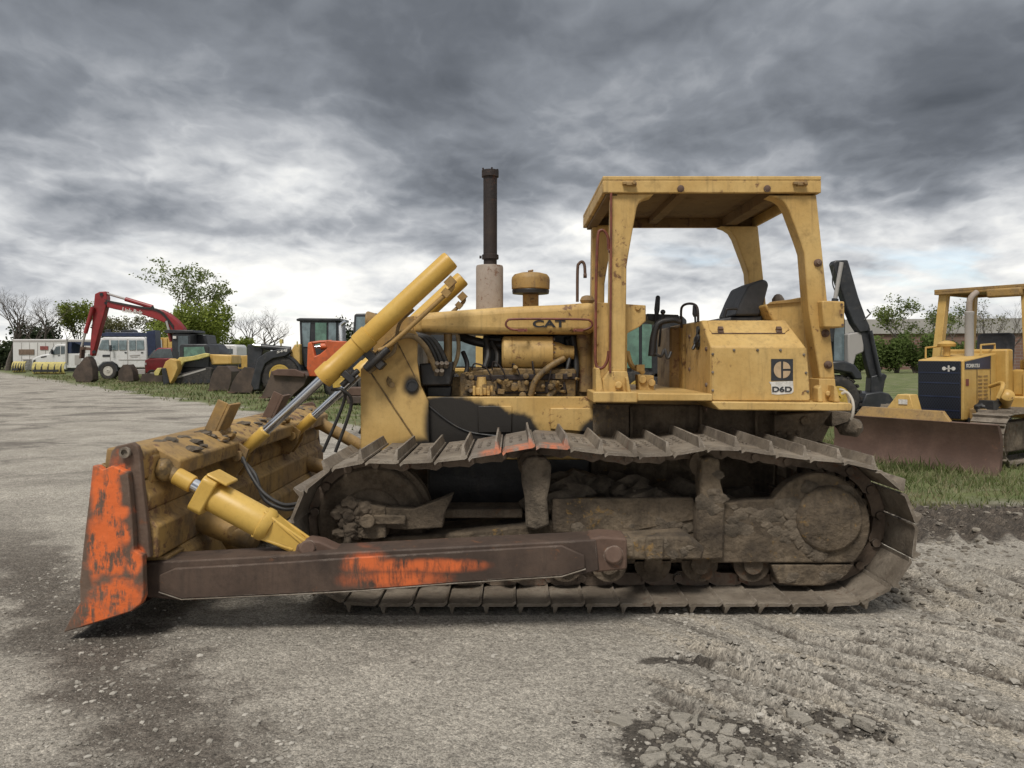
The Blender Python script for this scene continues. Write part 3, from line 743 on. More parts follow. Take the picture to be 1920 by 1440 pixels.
# carrier rollers on their upright brackets
for cx, mt, pts in ((1006, 'mud_lump', [(978, 872), (990, 858), (1022, 858), (1034, 872), (1032, 905), (1026, 935), (1030, 985), (1005, 996), (986, 990), (984, 935), (978, 905)]),
                    (1334, 'mud_yellow', [(1316, 862), (1330, 856), (1350, 862), (1352, 905), (1360, 935), (1358, 1050), (1308, 1050), (1306, 960), (1314, 935), (1312, 900)])):
    m = MB(); m.px(pts, 4.70, 4.84)
    o1, o2 = both(m, 'carrier_bracket', mt, 0.016)
    c = P(cx, 868, 4.72); cc = Vector((c.x - 0.03, 4.80, 0.865))
    r = MB(); r.lathe([(0.05, 0), (0.085, 0.005), (0.085, 0.03), (0.072, 0.04), (0.072, 0.30), (0.09, 0.31), (0.09, 0.34), (0.05, 0.345)], cc, (0, 1, 0), 24)
    D(r, 'carrier_roller', 'mud', 0); D(r.mirror_y(YC), 'carrier_roller', 'mud', 0)
# track rollers
for cx in (760, 862, 965, 1060, 1142, 1224, 1312, 1410):
    c = P(cx, 1052, 4.80)
    r = MB(); r.lathe([(0.04, -0.03), (0.06, -0.03), (0.06, 0.0), (0.115, 0.0), (0.115, 0.035), (0.10, 0.04), (0.10, 0.36), (0.115, 0.365), (0.115, 0.40), (0.06, 0.40)], (c.x, 4.80, 0.238), (0, 1, 0), 28)
    D(r, 'track_roller', 'mud', 0); D(r.mirror_y(YC), 'track_roller', 'mud', 0)
# sprocket with its guard and hub
m = MB()
N = 26; q = []
for i in range(N * 2):
    a = 2 * math.pi * i / (N * 2); rr_ = 0.365 if i % 2 else 0.30
    q.append((XS + rr_ * math.cos(a), ZW + rr_ * math.sin(a)))
m.xz(q, 4.93, 5.07)
under([(m, 'drive_sprocket', 'mud', 0.006)])
m = MB()
g = [(1330, 950), (1400, 938), (1452, 936)]
cx, cy, rad = 1535, 984, 97
for a in np.linspace(148, -46, 26): g.append((cx + rad * math.cos(R(a)), cy - rad * math.sin(R(a))))
g += [(1600, 1056), (1330, 1056)]
m.px(g, 4.74, 4.84)
under([(m, 'final_drive_guard', 'mud_yellow', 0.014)])
m = MB()
m.px([(1446, 1059), (1602, 1059), (1588, 1080), (1545, 1099), (1498, 1099), (1460, 1095)], 4.745, 4.86)
under([(m, 'rock_guard', 'mud_yellow', 0.01)])
m = MB(); c = P(1553, 972, 4.74)
m.lathe([(0.212, 0.06), (0.205, -0.02), (0.19, -0.035), (0.06, -0.05), (0.01, -0.05)], (c.x, 4.74, c.z), (0, 1, 0), 40)
under([(m, 'final_drive_hub', 'mud_yellow', 0.004)])

# --- push arms
m = MB()
m.px([(268, 1055), (640, 1036), (1118, 1012), (1124, 1070), (1090, 1078), (640, 1110), (340, 1126), (268, 1120)], 4.21, 4.43)
D(m, 'push_arm', 'arm', 0.008); FAR = m.mirror_y(YC); D(FAR, 'push_arm', 'rust', 0.008)
m = MB()
m.px([(298, 1079), (327, 1066), (540, 1054), (656, 1046), (1053, 1023), (1096, 1042), (1098, 1066), (1053, 1080), (847, 1093), (680, 1106), (540, 1114), (340, 1123), (298, 1110)], 4.19, 4.214, 4.19)
D(m, 'side_plate', 'arm', 0.006)
m = MB()      # bright welded lower edge
e = [(298, 1110), (340, 1124), (540, 1115), (680, 1107.5), (847, 1094), (1053, 1081), (1098, 1067)]
m.tube([P(a, b, 4.196) for a, b in e], 0.0045, 6)
D(m, 'weld_bead', 'steel_worn', 0)
m = MB()
m.px([(1106, 1010), (1128, 1006), (1176, 1010), (1176, 1068), (1120, 1074), (1106, 1070)], 4.22, 4.42)
m.cyl(P(1150, 1040, 4.205), P(1150, 1040, 4.3), 0.052, n=22)
both(m, 'arm_trunnion', 'rust', 0.012)
m = MB()
m.px([(1170, 1013), (1292, 1006), (1322, 1028), (1316, 1050), (1180, 1050), (1168, 1042)], 4.56, 4.9)
m.px([(1210, 1008), (1245, 1006), (1245, 1050), (1210, 1052)], 4.53, 4.56); m.px([(1168, 1020), (1190, 1018), (1190, 1046), (1168, 1046)], 4.30, 4.56)
both(m, 'trunnion_bracket', 'mud_yellow', 0.014)
m = MB()      # upright lug on the arm that carries the tilt cylinder
m.px([(548, 1052), (556, 1022), (575, 1012), (600, 1016), (640, 1034), (640, 1050)], 4.29, 4.41)
m.cyl(P(576, 1028, 4.26), P(576, 1028, 4.45), 0.045, n=18)
both(m, 'cylinder_lug', 'rust', 0.01)

# --- tilt cylinder (near) and brace (far)
A, B = P(302, 876, 4.35), P(598, 1038, 4.35)
ax = (B - A).normalized(); L = (B - A).length
up = Vector((0, 1, 0)).cross(ax).normalized()
if up.z < 0: up = -up
def at(px_): return A + ax * (L * (px_ - 302) / 296.0)
m = MB(); m.lump(at(310), (0.066, 0.075, 0.066), 3, 0.12, 3); m.cyl(at(304), at(332), 0.046, n=20); m.cyl(at(304), at(304) + Vector((-0.10, 0, 0.02)), 0.05, n=16)
tb = D(m, 'ball_joint', 'engine', 0.0)
m = MB(); m.cyl(at(330), at(362), 0.050, n=26)
tc_ = D(m, 'tilt_cylinder', 'yellow_new', 0.006)
m = MB(); m.cyl(at(358), at(384), 0.040, n=26)
D(m, 'piston_rod', 'chrome', 0, parent=tc_)
m = MB()
def plate(c, n, u, hw, hh, th):
    v = n.cross(u).normalized()
    q = [c + u * (a * hh) + v * (b * hw) for a, b in ((-1, -0.8), (-0.8, -1), (0.8, -1), (1, -0.8), (1, 0.8), (0.8, 1), (-0.8, 1), (-1, 0.8))]
    m.ext(q, n * th)
plate(at(378), ax, up, 0.10, 0.108, 0.085)
m.ext([at(380) + up * 0.108 + Vector((0, -0.09, 0)), at(418) + up * 0.108 + Vector((0, -0.09, 0)), at(418) + up * 0.108 + Vector((0, 0.09, 0)), at(380) + up * 0.108 + Vector((0, 0.09, 0))], up * 0.018)
D(m, 'cylinder_flange', 'yellow_new', 0.012, parent=tc_)
m = MB(); m.lathe([(0.08, 0), (0.088, 0.015), (0.088, L * 0.33), (0.096, L * 0.335), (0.096, L * 0.365), (0.075, L * 0.39)], at(394), ax, 36)
D(m, 'cylinder_barrel', 'yellow_new', 0.0, parent=tc_)
m = MB()
for sy in (-1, 1):
    o = Vector((0, sy * 0.055, 0))
    m.ext([at(492) + up * 0.075 + o, at(492) - up * 0.075 + o, at(578) - up * 0.05 + o * 0.9, at(604) - up * 0.02 + o * 0.9, at(600) + up * 0.035 + o * 0.9], Vector((0, -sy * 0.022, 0)))
m.ext([at(488) + up * 0.085 + Vector((0, -0.055, 0)), at(570) + up * 0.03 + Vector((0, -0.055, 0)), at(570) + up * 0.03 + Vector((0, 0.055, 0)), at(488) + up * 0.085 + Vector((0, 0.055, 0))], -up * 0.02)
m.ext([at(488) - up * 0.085 + Vector((0, -0.055, 0)), at(560) - up * 0.045 + Vector((0, -0.055, 0)), at(560) - up * 0.045 + Vector((0, 0.055, 0)), at(488) - up * 0.085 + Vector((0, 0.055, 0))], up * 0.02)
D(m, 'cylinder_yoke', 'yellow_new', 0.007, parent=tc_)
m = MB()
fa, fb = Vector((A.x, 2 * YC - A.y, A.z)), Vector((B.x, 2 * YC - B.y, B.z))
m.lathe([(0.06, 0), (0.075, 0.08), (0.06, 0.12), (0.06, 1.0), (0.085, 1.02), (0.085, L - 0.06), (0.05, L)], fa, fb - fa, 24)
D(m, 'blade_brace', 'yellow_dirty', 0)
# diagonal strut from the arm to the lower middle of the blade, half hidden behind the tilt cylinder
m = MB()
m.lathe([(0.055, 0), (0.07, 0.03), (0.07, 0.42), (0.04, 0.45)], P(366, 972, 4.75), P(515, 1030, 4.62) - P(366, 972, 4.75), 22)
m.cyl(P(437, 996, 4.62), P(437, 996, 4.72), 0.032, n=16)
m.cyl(P(428, 1005, 4.85), P(458, 1052, 4.75), 0.05, n=16)
both(m, 'diagonal_strut', 'yellow_dirty', 0.0)

# --- blade
Y0, Y1 = 4.10, 7.90
def bl(pts, y0, y1, name, mat, bevel=0.008, ref=4.1, **k):
    m = MB(); m.px(pts, y0, y1, ref); return D(m, name, mat, bevel, **k)
front = [(177, 872), (171, 930), (160, 1020), (153, 1090), (154, 1128), (140, 1150), (122, 1184)]
wing_poly = front + [(200, 1160), (250, 1144), (268, 1130), (273, 1116), (270, 1040), (254, 1030), (250, 960), (243, 885), (214, 872), (196, 880), (186, 872)]
bl(wing_poly, Y0 - 0.02, Y0 + 0.03, 'blade_end_bit', 'wing', 0.006)
bl(wing_poly, Y1 - 0.03, Y1 + 0.02, 'blade_end_bit', 'rust', 0.006)
endp = [(198, 872), (203, 848), (212, 838), (242, 831), (252, 838), (256, 850), (263, 920), (272, 1000), (277, 1048), (262, 1050), (240, 1030), (196, 900)]
bl(endp, Y0 + 0.03, Y0 + 0.07, 'end_plate', 'wing', 0.006)
bl(endp, Y1 - 0.07, Y1 - 0.03, 'end_plate', 'rust', 0.006)
m = MB(); c = P(236, 848, 4.12); m.lathe([(0.03, 0), (0.03, 0.02), (0.018, 0.02), (0.018, 0.005)], (c.x, 4.12, c.z), (0, -1, 0), 18)
D(m, 'lifting_eye', 'steel_worn', 0)
mold = front[:-1] + [(176, 1140), (176, 1092), (182, 1020), (192, 930), (199, 885)]
bl(mold, Y0 + 0.07, Y1 - 0.07, 'moldboard', 'yellow_dirty', 0.004)
bl([(153, 1092), (154, 1128), (140, 1150), (122, 1184), (150, 1180), (250, 1146), (180, 1130), (174, 1092)], Y0 + 0.03, Y1 - 0.03, 'cutting_edge', 'rust', 0.004)
XB = -2.02
def beam(pts, name, mat, bevel=0.008, y0=Y0 + 0.07, y1=Y1 - 0.07):
    m = MB(); m.xz(pts, y0, y1); return D(m, name, mat, bevel)
beam([(-2.25, 0.86), (-1.90, 0.86), (-1.895, 0.955), (-2.05, 1.04), (-2.23, 1.045)], 'top_beam', 'blade_back', 0.012, Y0 + 0.24)
beam([(-2.25, 0.87), (-2.03, 0.87), (-2.02, 1.02), (-2.06, 1.05), (-2.23, 1.045)], 'top_corner', 'blade_back', 0.012, Y0 + 0.07, Y0 + 0.24)
beam([(-2.25, 0.70), (-2.0, 0.70), (-1.985, 0.775), (-2.03, 0.86), (-2.25, 0.86)], 'upper_rib', 'blade_back')
beam([(-2.28, 0.44), (-1.945, 0.44), (-1.945, 0.615), (-1.985, 0.65), (-2.0, 0.70), (-2.25, 0.70)], 'middle_beam', 'blade_back', 0.012)
beam([(-2.30, 0.13), (-1.915, 0.16), (-1.905, 0.39), (-1.945, 0.44), (-2.28, 0.44)], 'lower_beam', 'blade_back', 0.012, Y0 + 0.36, Y1 - 0.36)
m = MB()
m.px([(256, 1050), (300, 1052), (300, 1118), (256, 1120)], 4.25, 4.6, 4.16)
both(m, 'arm_mount', 'yellow_dirty', 0.01)
# socket for the tilt cylinder
m = MB(); m.box(-2.10, -2.015, 4.24, 4.48, 0.83, 1.0)
both(m, 'cylinder_socket', 'yellow_dirty', 0.02)
# upright stop plates on the blade top
for yy in (5.22, 6.42):
    m = MB(); b0 = Vector((-2.02, yy, 1.01))
    ux = Vector((0.42, 0, 0.91)).normalized(); nx_ = Vector((0.91, 0, -0.42))
    m.ext([b0 + Vector((0, -0.09, 0)), b0 + Vector((0, 0.11, 0)), b0 + Vector((0, 0.11, 0)) + ux * 0.24, b0 + Vector((0, -0.09, 0)) + ux * 0.24], nx_ * 0.02)
    m.ext([b0 + Vector((0, -0.09, 0)), b0 + Vector((0, -0.07, 0)), b0 + Vector((0, -0.07, 0)) + ux * 0.24, b0 + Vector((0, -0.09, 0)) + ux * 0.24], -nx_ * 0.075)
    D(m, 'stop_plate', 'yellow_dirty' if yy < 6 else 'rust', 0.004)
m = MB(); rr = random.Random(11)
for k in range(46):
    y = rr.uniform(4.5, 7.7); s_ = rr.uniform(0.02, 0.055)
    q = rr.uniform(-2.12, -1.95); m.lump((q, y, 1.035 - max(0, q + 2.05) * 0.55), (s_ * 1.1, s_ * 1.1, s_ * 0.42), 300 + k, 0.3, 2)
D(m, 'dirt_crumbs', 'mud_lump', 0)['kind'] = 'stuff'
# lift-cylinder brackets on the blade back
for yy, mt in ((5.35, 'yellow_dirty'), (6.65, 'yellow_dirty')):
    m = MB()
    for q in (-0.085, 0.06):
        m.xz([(-2.25, 0.74), (-1.93, 0.70), (-1.86, 0.80), (-1.83, 0.90), (-1.90, 0.95), (-2.02, 0.86), (-2.25, 0.9)], yy + q, yy + q + 0.03)
    m.cyl((-1.90, yy - 0.12, 0.86), (-1.90, yy + 0.12, 0.86), 0.038, n=16)
    m.lump((-2.02, yy - 0.2, 0.98), (0.10, 0.09, 0.06), 7, 0.4); m.lump((-2.0, yy - 0.1, 1.0), (0.07, 0.08, 0.05), 8, 0.4)
    D(m, 'lift_bracket', mt, 0.008)

# --- lift cylinders on the front guard
for yy in (5.35, 6.65):
    a, b = P(846, 486, 5.35), P(440, 862, 5.35); a.y = b.y = yy
    d = (b - a).normalized(); LL = (b - a).length
    f = lambda k: a + d * (LL * k)
    m = MB(); m.lathe([(0.050, 0), (0.066, 0.004), (0.071, 0.02), (0.071, LL * 0.375), (0.080, LL * 0.377), (0.080, LL * 0.425), (0.071, LL * 0.43), (0.071, LL * 0.545), (0.078, LL * 0.55), (0.078, LL * 0.595), (0.05, LL * 0.598)], a, d, 36)
    cy = D(m, 'lift_cylinder', 'yellow_new', 0)
    m = MB(); m.cyl(f(0.59), f(0.87), 0.033, n=26); D(m, 'piston_rod', 'chrome', 0, parent=cy)
    m = MB(); m.lathe([(0.038, 0), (0.047, 0.008), (0.047, LL * 0.06), (0.042, LL * 0.065), (0.042, LL * 0.13), (0.032, LL * 0.135)], f(0.855), d, 26)
    m.lathe([(0.07, -0.035), (0.07, 0.035)], f(0.992), (0, 1, 0), 20)
    D(m, 'rod_eye', 'yellow_new', 0.003, parent=cy)
    pr = Vector((d.z, 0, -d.x));  pr = pr if pr.x > 0 else -pr
    if pr.z > 0: pr = -pr
    pr = Vector((-d.z, 0, d.x)) * -1
    if pr.x < 0: pr = -pr
    m = MB()
    
    m = MB(); m.tube([f(0.05) + pr * 0.085, f(0.06) + pr * 0.15, f(0.12) + pr * 0.155, f(0.34) + pr * 0.15, f(0.39) + pr * 0.12], 0.017, 10, 4)
    m.obox(f(0.055) + pr * 0.115, (0.06, 0.06, 0.07), (0, 0.8, 0)); m.obox(f(0.09) + pr * 0.15, (0.055, 0.05, 0.05), (0, 0.75, 0))
    D(m, 'oil_line', 'yellow_dirty', 0, parent=cy)
    m = MB()      # trunnion and its yoke beside the front guard
    sg = 1 if yy < YC else -1; c = f(0.40); m.cyl(c, c + Vector((0, 0.16 * sg, 0)), 0.04, n=18)
    m.obox(c + pr * 0.13 + d * 0.05 + Vector((0, 0.05 * sg, 0)), (0.20, 0.11, 0.06), (0, 0.75, 0)); m.obox(c + pr * 0.12 + d * 0.26, (0.10, 0.08, 0.05), (0, 0.75, 0)); m.cyl(c + pr * 0.16 - d * 0.08, c + pr * 0.16 + d * 0.14, 0.028, n=10); m.cyl(c + pr * 0.13 + d * 0.18, c + pr * 0.13 + d * 0.34, 0.022, n=10)
    D(m, 'cylinder_trunnion', 'dark', 0.012)
    for k, (off, r) in enumerate(((0.0, 0.012), (0.03, 0.012))):
        m = MB(); m.tube([f(0.60) + pr * 0.10 + Vector((off, 0.02, 0)), f(0.57) + pr * 0.16, P(640, 760, 5.35) + Vector((off * 2, yy - 5.35 + 0.05, 0)), P(600, 850, 5.35) + Vector((off * 3, yy - 5.35 + 0.08, 0.0))], r, 8, 8)
        D(m, 'hose', 'rubber', 0)
for k in (0, 1):      # hoses hanging from the blade brackets
    m = MB(); m.tube([P(455, 858 + 6 * k, 5.2), P(470 + 8 * k, 890, 5.1), P(495, 925 + 10 * k, 5.05), P(530, 946 + 8 * k, 5.05), P(560, 944 + 8 * k, 5.1)], 0.013, 8, 8); D(m, 'hose', 'rubber', 0)

# --- front guard and radiator housing
m = MB()
gp = [(676, 692), (700, 668), (745, 620), (776, 618), (783, 628), (782, 676), (789, 724), (803, 752), (806, 842), (676, 846)]
m.px(gp, 5.50, 5.53); both(m, 'guard_side_plate', 'guard', 0.006)
m = MB(); m.px([(680, 694), (746, 622), (776, 621), (776, 690), (784, 724), (798, 755), (798, 842), (680, 842)], 5.53, 6.47, 5.5)
D(m, 'radiator_housing', 'yellow_dirty', 0.01)
m = MB()
for y in (5.494,):
    m.tube([P(692, 694, y), P(775, 818, y)], 0.006, 6); m.tube([P(744, 640, y), P(789, 727, y)], 0.004, 6)
m.cyl(P(735, 722, 5.495), P(735, 722, 5.47), 0.022, n=10); m.lump(P(730, 716, 5.49), (0.02, 0.015, 0.03), 2, 0.3)
D(m, 'guard_seam', 'engine', 0)
m = MB(); c = P(773, 723, 5.5); m.lathe([(0.042, 0), (0.042, -0.012), (0.034, -0.012), (0.034, 0.005)], (c.x, 5.495, c.z), (0, 1, 0), 24, cap=False); m.lathe([(0.034, 0), (0.001, 0)], (c.x, 5.492, c.z), (0, -1, 0), 24, cap=False)
D(m, 'pin_hole', 'black_paint', 0)
# --- hood
m = MB()
hood = [(775, 589), (800, 586), (850, 582), (890, 579), (957, 574.5), (1049, 571), (1116, 566), (1116, 626.5), (930, 626), (775, 622)]
w = [P(a, b, 5.62) for a, b in hood]
m.ext([(p.x, 5.62, p.z) for p in w], (0, 0.76, 0))
D(m, 'engine_hood', 'yellow', 0.05, seg=4)
m = MB(); m.px([(773, 588), (792, 585.5), (792, 624), (773, 624)], 5.605, 6.395, 5.605); D(m, 'hood_nose', 'yellow', 0.045, seg=4)
m = MB(); m.px([(680, 700), (700, 672), (700, 620), (730, 600), (776, 592), (776, 622), (745, 622), (690, 690)], 5.62, 6.38, 5.62); D(m, 'hood_front', 'yellow_dirty', 0.02)
m = MB()      # headlamp on the front guard
m.lathe([(0.03, -0.09), (0.06, -0.05), (0.075, 0), (0.07, 0.01)], P(690, 602, 5.75), (-1, 0, 0), 20); m.cyl(P(690, 602, 5.75), P(700, 640, 5.75), 0.02)
D(m, 'headlamp', 'yellow_dirty', 0.003)
text_part('CAT', 'lettering', M['black_paint'], dz, P(999, 614, 5.617), (1, 0, 0), (0, 0, 1), 14 * 5.62 / F, 61 * 5.62 / F, 0.006, 0.03)
m = MB()
rail = [(985, 619), (962, 618), (951, 613), (948.5, 607), (952, 601), (962, 598.5), (1030, 598), (1095, 599), (1106, 601), (1110.5, 607), (1108, 613), (1098, 618), (1078, 619)]
m.tube([P(a, b, 5.56) for a, b in rail], 0.0085, 10, 4)
m.cyl(P(986, 619, 5.56), P(986, 619, 5.63), 0.012); m.cyl(P(1078, 619, 5.56), P(1078, 619, 5.63), 0.012)
m.obox(P(977, 619, 5.56), (0.05, 0.02, 0.022)); m.obox(P(1087, 619, 5.56), (0.05, 0.02, 0.022))
D(m, 'grab_rail', 'red_rod', 0)
# --- engine and what shows under the hood
m = MB()
m.px([(800, 745), (800, 712), (860, 706), (880, 690), (1085, 688), (1110, 700), (1110, 745)], 5.78, 6.22, 5.78)
m.px([(862, 745), (862, 700), (930, 690), (1080, 692), (1080, 745)], 5.68, 5.8, 5.68)
for k in range(6): m.px([(880 + k * 30, 712), (902 + k * 30, 712), (902 + k * 30, 735), (880 + k * 30, 735)], 5.66, 5.68, 5.66)
D(m, 'engine_block', 'engine', 0.012)
m = MB(); rr = random.Random(44)
for k in range(30):
    m = MB(); c = P(rr.uniform(868, 1086), rr.uniform(694, 742), 5.66); r = rr.uniform(0.008, 0.022)
    if k % 3 == 0: m.cyl(c, c + Vector((rr.uniform(-0.03, 0.03), -0.04, rr.uniform(-0.02, 0.06))), r, n=8)
    elif k % 3 == 1: m.obox(c, (r * 3, 0.05, r * 2.2), (0, rr.uniform(-0.4, 0.4), 0))
    else: m.lathe([(r * 1.2, 0), (r * 1.6, 0.01), (r * 1.6, 0.025), (r * 0.7, 0.03)], c, (0, -1, 0), 8)
    D(m, 'engine_fitting', 'engine', 0.002)
for k in range(5): m = MB(); m.tube([P(885 + 38 * k, 694, 5.66), P(890 + 36 * k, 682 - 4 * (k % 2), 5.64), P(912 + 30 * k, 690 + 3 * k, 5.63), P(925 + 26 * k, 716, 5.64)], 0.006, 6, 6); D(m, 'injector_line', 'stack', 0)
for a_, b_, r in (((910, 636), (908, 690), 0.022), ((922, 640), (930, 688), 0.014), ((1064, 640), (1060, 700), 0.016), ((1074, 632), (1076, 738), 0.020), ((868, 660), (872, 706), 0.018)): m = MB(); m.tube([P(*a_, 5.8), P((a_[0] + b_[0]) / 2 + 6, (a_[1] + b_[1]) / 2, 5.74), P(*b_, 5.7)], r, 8, 5); D(m, 'hose', 'rubber', 0)
m = MB(); m.px([(884, 704), (1080, 700), (1080, 712), (884, 714)], 5.655, 5.68); m.px([(930, 716), (1060, 716), (1064, 738), (930, 738)], 5.665, 5.68); D(m, 'exhaust_manifold', 'stack', 0.01)
m = MB()
for k in range(12):
    a = k * math.pi / 6; c = P(1036, 661, 5.78); m.cyl((c.x - 0.004, 5.76 + 0.112 * math.cos(a), c.z + 0.112 * math.sin(a)), (c.x + 0.014, 5.76 + 0.112 * math.cos(a), c.z + 0.112 * math.sin(a)), 0.008, n=6)
D(m, 'clamp_bolt', 'rust', 0)
m = MB(); m.lathe([(0.02, 0), (0.06, 0.005), (0.066, 0.02), (0.066, 0.055), (0.04, 0.06), (0.035, 0.14)], P(903, 742, 5.66), (0, 0.05, 1), 18)
for k in range(8):
    a = k * math.pi / 4; m.cyl(P(903, 728, 5.66) + Vector((0.075 * math.cos(a), 0.075 * math.sin(a), -0.05)), P(903, 728, 5.66) + Vector((0.075 * math.cos(a), 0.075 * math.sin(a), 0.02)), 0.012, n=6)
D(m, 'fuel_filter', 'yellow', 0.003)
m = MB(); c = P(944, 661, 5.78); d_ = (1036 - 944) * 5.78 / F
m.lathe([(0.10, -0.012), (0.118, 0), (0.124, 0.004), (0.124, d_ * 0.17), (0.120, d_ * 0.175), (0.124, d_ * 0.18), (0.124, d_ - 0.005), (0.118, d_), (0.085, d_ + 0.005), (0.075, d_ + 0.05), (0.055, d_ + 0.10), (0.05, d_ + 0.16)], (c.x, 5.76, c.z), (1, 0, 0), 36)
D(m, 'air_cleaner', 'yellow', 0)
m = MB(); m.cyl(P(1096, 735, 5.82), P(1096, 622, 5.82), 0.066, n=26); D(m, 'oil_cooler_tank', 'yellow_dirty', 0.006)
m = MB(); m.cyl(P(840, 700, 5.75), P(840, 626, 5.75), 0.032, n=18); D(m, 'water_pipe', 'yellow_dirty', 0)
m = MB(); m.tube([P(858, 628, 5.7), P(860, 650, 5.7), P(857, 672, 5.7), P(848, 694, 5.68)], 0.016, 10, 6); D(m, 'hose', 'hose_dusty', 0)
m = MB(); m.tube([P(1058, 672, 5.68), P(1030, 688, 5.64), P(1005, 712, 5.62), P(995, 742, 5.63)], 0.024, 12, 6); D(m, 'hose', 'engine', 0); m = MB()
m.tube([P(1065, 700, 5.7), P(1045, 722, 5.68), P(1030, 745, 5.68)], 0.030, 12, 5); D(m, 'hose', 'engine', 0)
m = MB(); m.tube([P(862, 630, 5.95), P(890, 640, 5.9), P(945, 650, 5.85)], 0.035, 12, 5)
D(m, 'intake_pipe', 'dark', 0); m = MB(); m.px([(905, 632), (942, 632), (942, 688), (905, 692)], 5.9, 6.25, 5.9)
m.px([(786, 682), (850, 678), (845, 722), (790, 724)], 5.62, 5.9, 5.62)
m.px([(800, 724), (846, 724), (846, 745), (800, 745)], 5.7, 6.2, 5.7)
D(m, 'hydraulic_pump', 'dark', 0.012); m = MB(); m.px([(1058, 632), (1084, 632), (1084, 735), (1058, 735)], 5.95, 6.2, 5.95)
D(m, 'hydraulic_pump', 'dark', 0.012)
m = MB(); m.px([(906, 618), (1116, 616), (1116, 746), (906, 746)], 6.26, 6.3, 6.26); m.px([(1040, 622), (1086, 622), (1086, 742), (1040, 742)], 5.98, 6.0, 5.98); D(m, 'engine_light_block', 'dark', 0)  # added dark plates blocking the sky light through the engine bay
m = MB()
for k in range(5):
    c = P(818 + 9 * (k % 3), 688 + 14 * (k // 3), 5.6); m.cyl(c, c + Vector((0.01, -0.04, 0.03)), 0.018, n=8)
D(m, 'hose_fitting', 'steel_worn', 0.002)
m = MB()
m.tube([P(684, 690, 5.44), P(712, 660, 5.42), P(742, 636, 5.42), P(772, 630, 5.45), P(795, 648, 5.5), P(808, 672, 5.55), P(817, 694, 5.6)], 0.020, 12, 8)
D(m, 'hose', 'hose_dusty', 0)
m = MB()
m.tube([P(690, 694, 5.46), P(715, 676, 5.45), P(738, 660, 5.45), P(743, 635, 5.47), P(750, 605, 5.47), P(775, 580, 5.45)], 0.013, 10, 6)
m.obox(P(700, 690, 5.44), (0.09, 0.04, 0.04), (0, -0.6, 0))
D(m, 'oil_line', 'hose_dusty', 0)
for k in range(3):
    m = MB(); m.tube([P(772 + 4 * k, 626, 5.62), P(796 + 7 * k, 636, 5.6), P(812 + 8 * k, 660, 5.6), P(822 + 9 * k, 690, 5.62)], 0.019, 10, 6); D(m, 'hose', 'rubber', 0)
# --- side sill and chassis
m = MB(); m.px([(800, 744), (1118, 744), (1118, 862), (800, 862)], 5.55, 5.62); both(m, 'side_sill', 'side', 0.008)
m = MB(); m.px([(1032, 765), (1112, 765), (1116, 812), (1032, 805)], 5.525, 5.55); both(m, 'access_cover', 'side', 0.008); m = MB(); m.px([(896, 761), (960, 761), (960, 812), (896, 812)], 5.535, 5.55)
both(m, 'access_cover', 'side', 0.008)
m = MB(); m.tube([P(800, 758, 5.545), P(840, 790, 5.545), P(880, 810, 5.545), P(935, 818, 5.545)], 0.007, 6, 5); D(m, 'weld_bead', 'dark', 0)
m = MB(); m.px([(800, 752), (1110, 752), (1110, 1000), (800, 1000)], 5.64, 6.36, 5.6); D(m, 'belly_housing', 'dark', 0.02)
m = MB(); m.px([(1110, 757), (1455, 762), (1455, 880), (1450, 1000), (1110, 1000)], 5.55, 6.45); D(m, 'transmission_case', 'mud_yellow', 0.02)
for x in (1182, 1312, 1416, 1452):
    m = MB(); m.px([(x, 762), (x + 5, 762), (x + 5, 850), (x, 850)], 5.50, 5.55); both(m, 'frame_rib', 'mud_yellow', 0.004)
m = MB(); m.px([(1112, 758), (1180, 758), (1180, 850), (1112, 850)], 5.51, 5.55); both(m, 'frame_plate', 'mud_yellow', 0.006)
m = MB(); m.px([(1452, 778), (1560, 772), (1546, 792), (1520, 816), (1505, 822), (1452, 822)], 5.45, 5.6)
for x in (1461, 1478, 1497): m.cyl(P(x, 812, 5.45), P(x, 812, 5.43), 0.018, n=6)
m.cyl(P(1510, 790, 5.45), P(1510, 790, 5.42), 0.035, n=16)
both(m, 'rear_bracket', 'mud_yellow', 0.008)
m = MB(); m.px([(1455, 770), (1570, 772), (1560, 800), (1520, 880), (1500, 960), (1455, 960)], 5.62, 6.38, 5.6); D(m, 'rear_case', 'mud', 0.02)
m = MB(); m.lump(P(1594, 800, 5.6), (0.085, 0.10, 0.075), 21, 0.14, 3); m.px([(1560, 772), (1596, 774), (1590, 790), (1560, 800)], 5.5, 5.7, 5.5); D(m, 'mud_clump', 'mud_lump', 0)
# --- fenders and floor
m = MB(); m.px([(1112, 735), (1196, 735), (1196, 755), (1112, 755)], 5.17, 5.60); both(m, 'post_mount', 'yellow', 0.008)
m = MB(); m.px([(1196, 737), (1336, 738.5), (1336, 752), (1196, 752)], 5.15, 6.0, 5.15); m.px([(1336, 753), (1596, 756), (1599, 762), (1596, 771), (1348, 769), (1336, 757)], 5.13, 5.7, 5.13); both(m, 'fender', 'yellow', 0.012)
m = MB(); m.box(0.62, 2.2, 5.6, 6.4, 1.14, 1.235); D(m, 'floor_plate', 'yellow_dirty', 0.01)
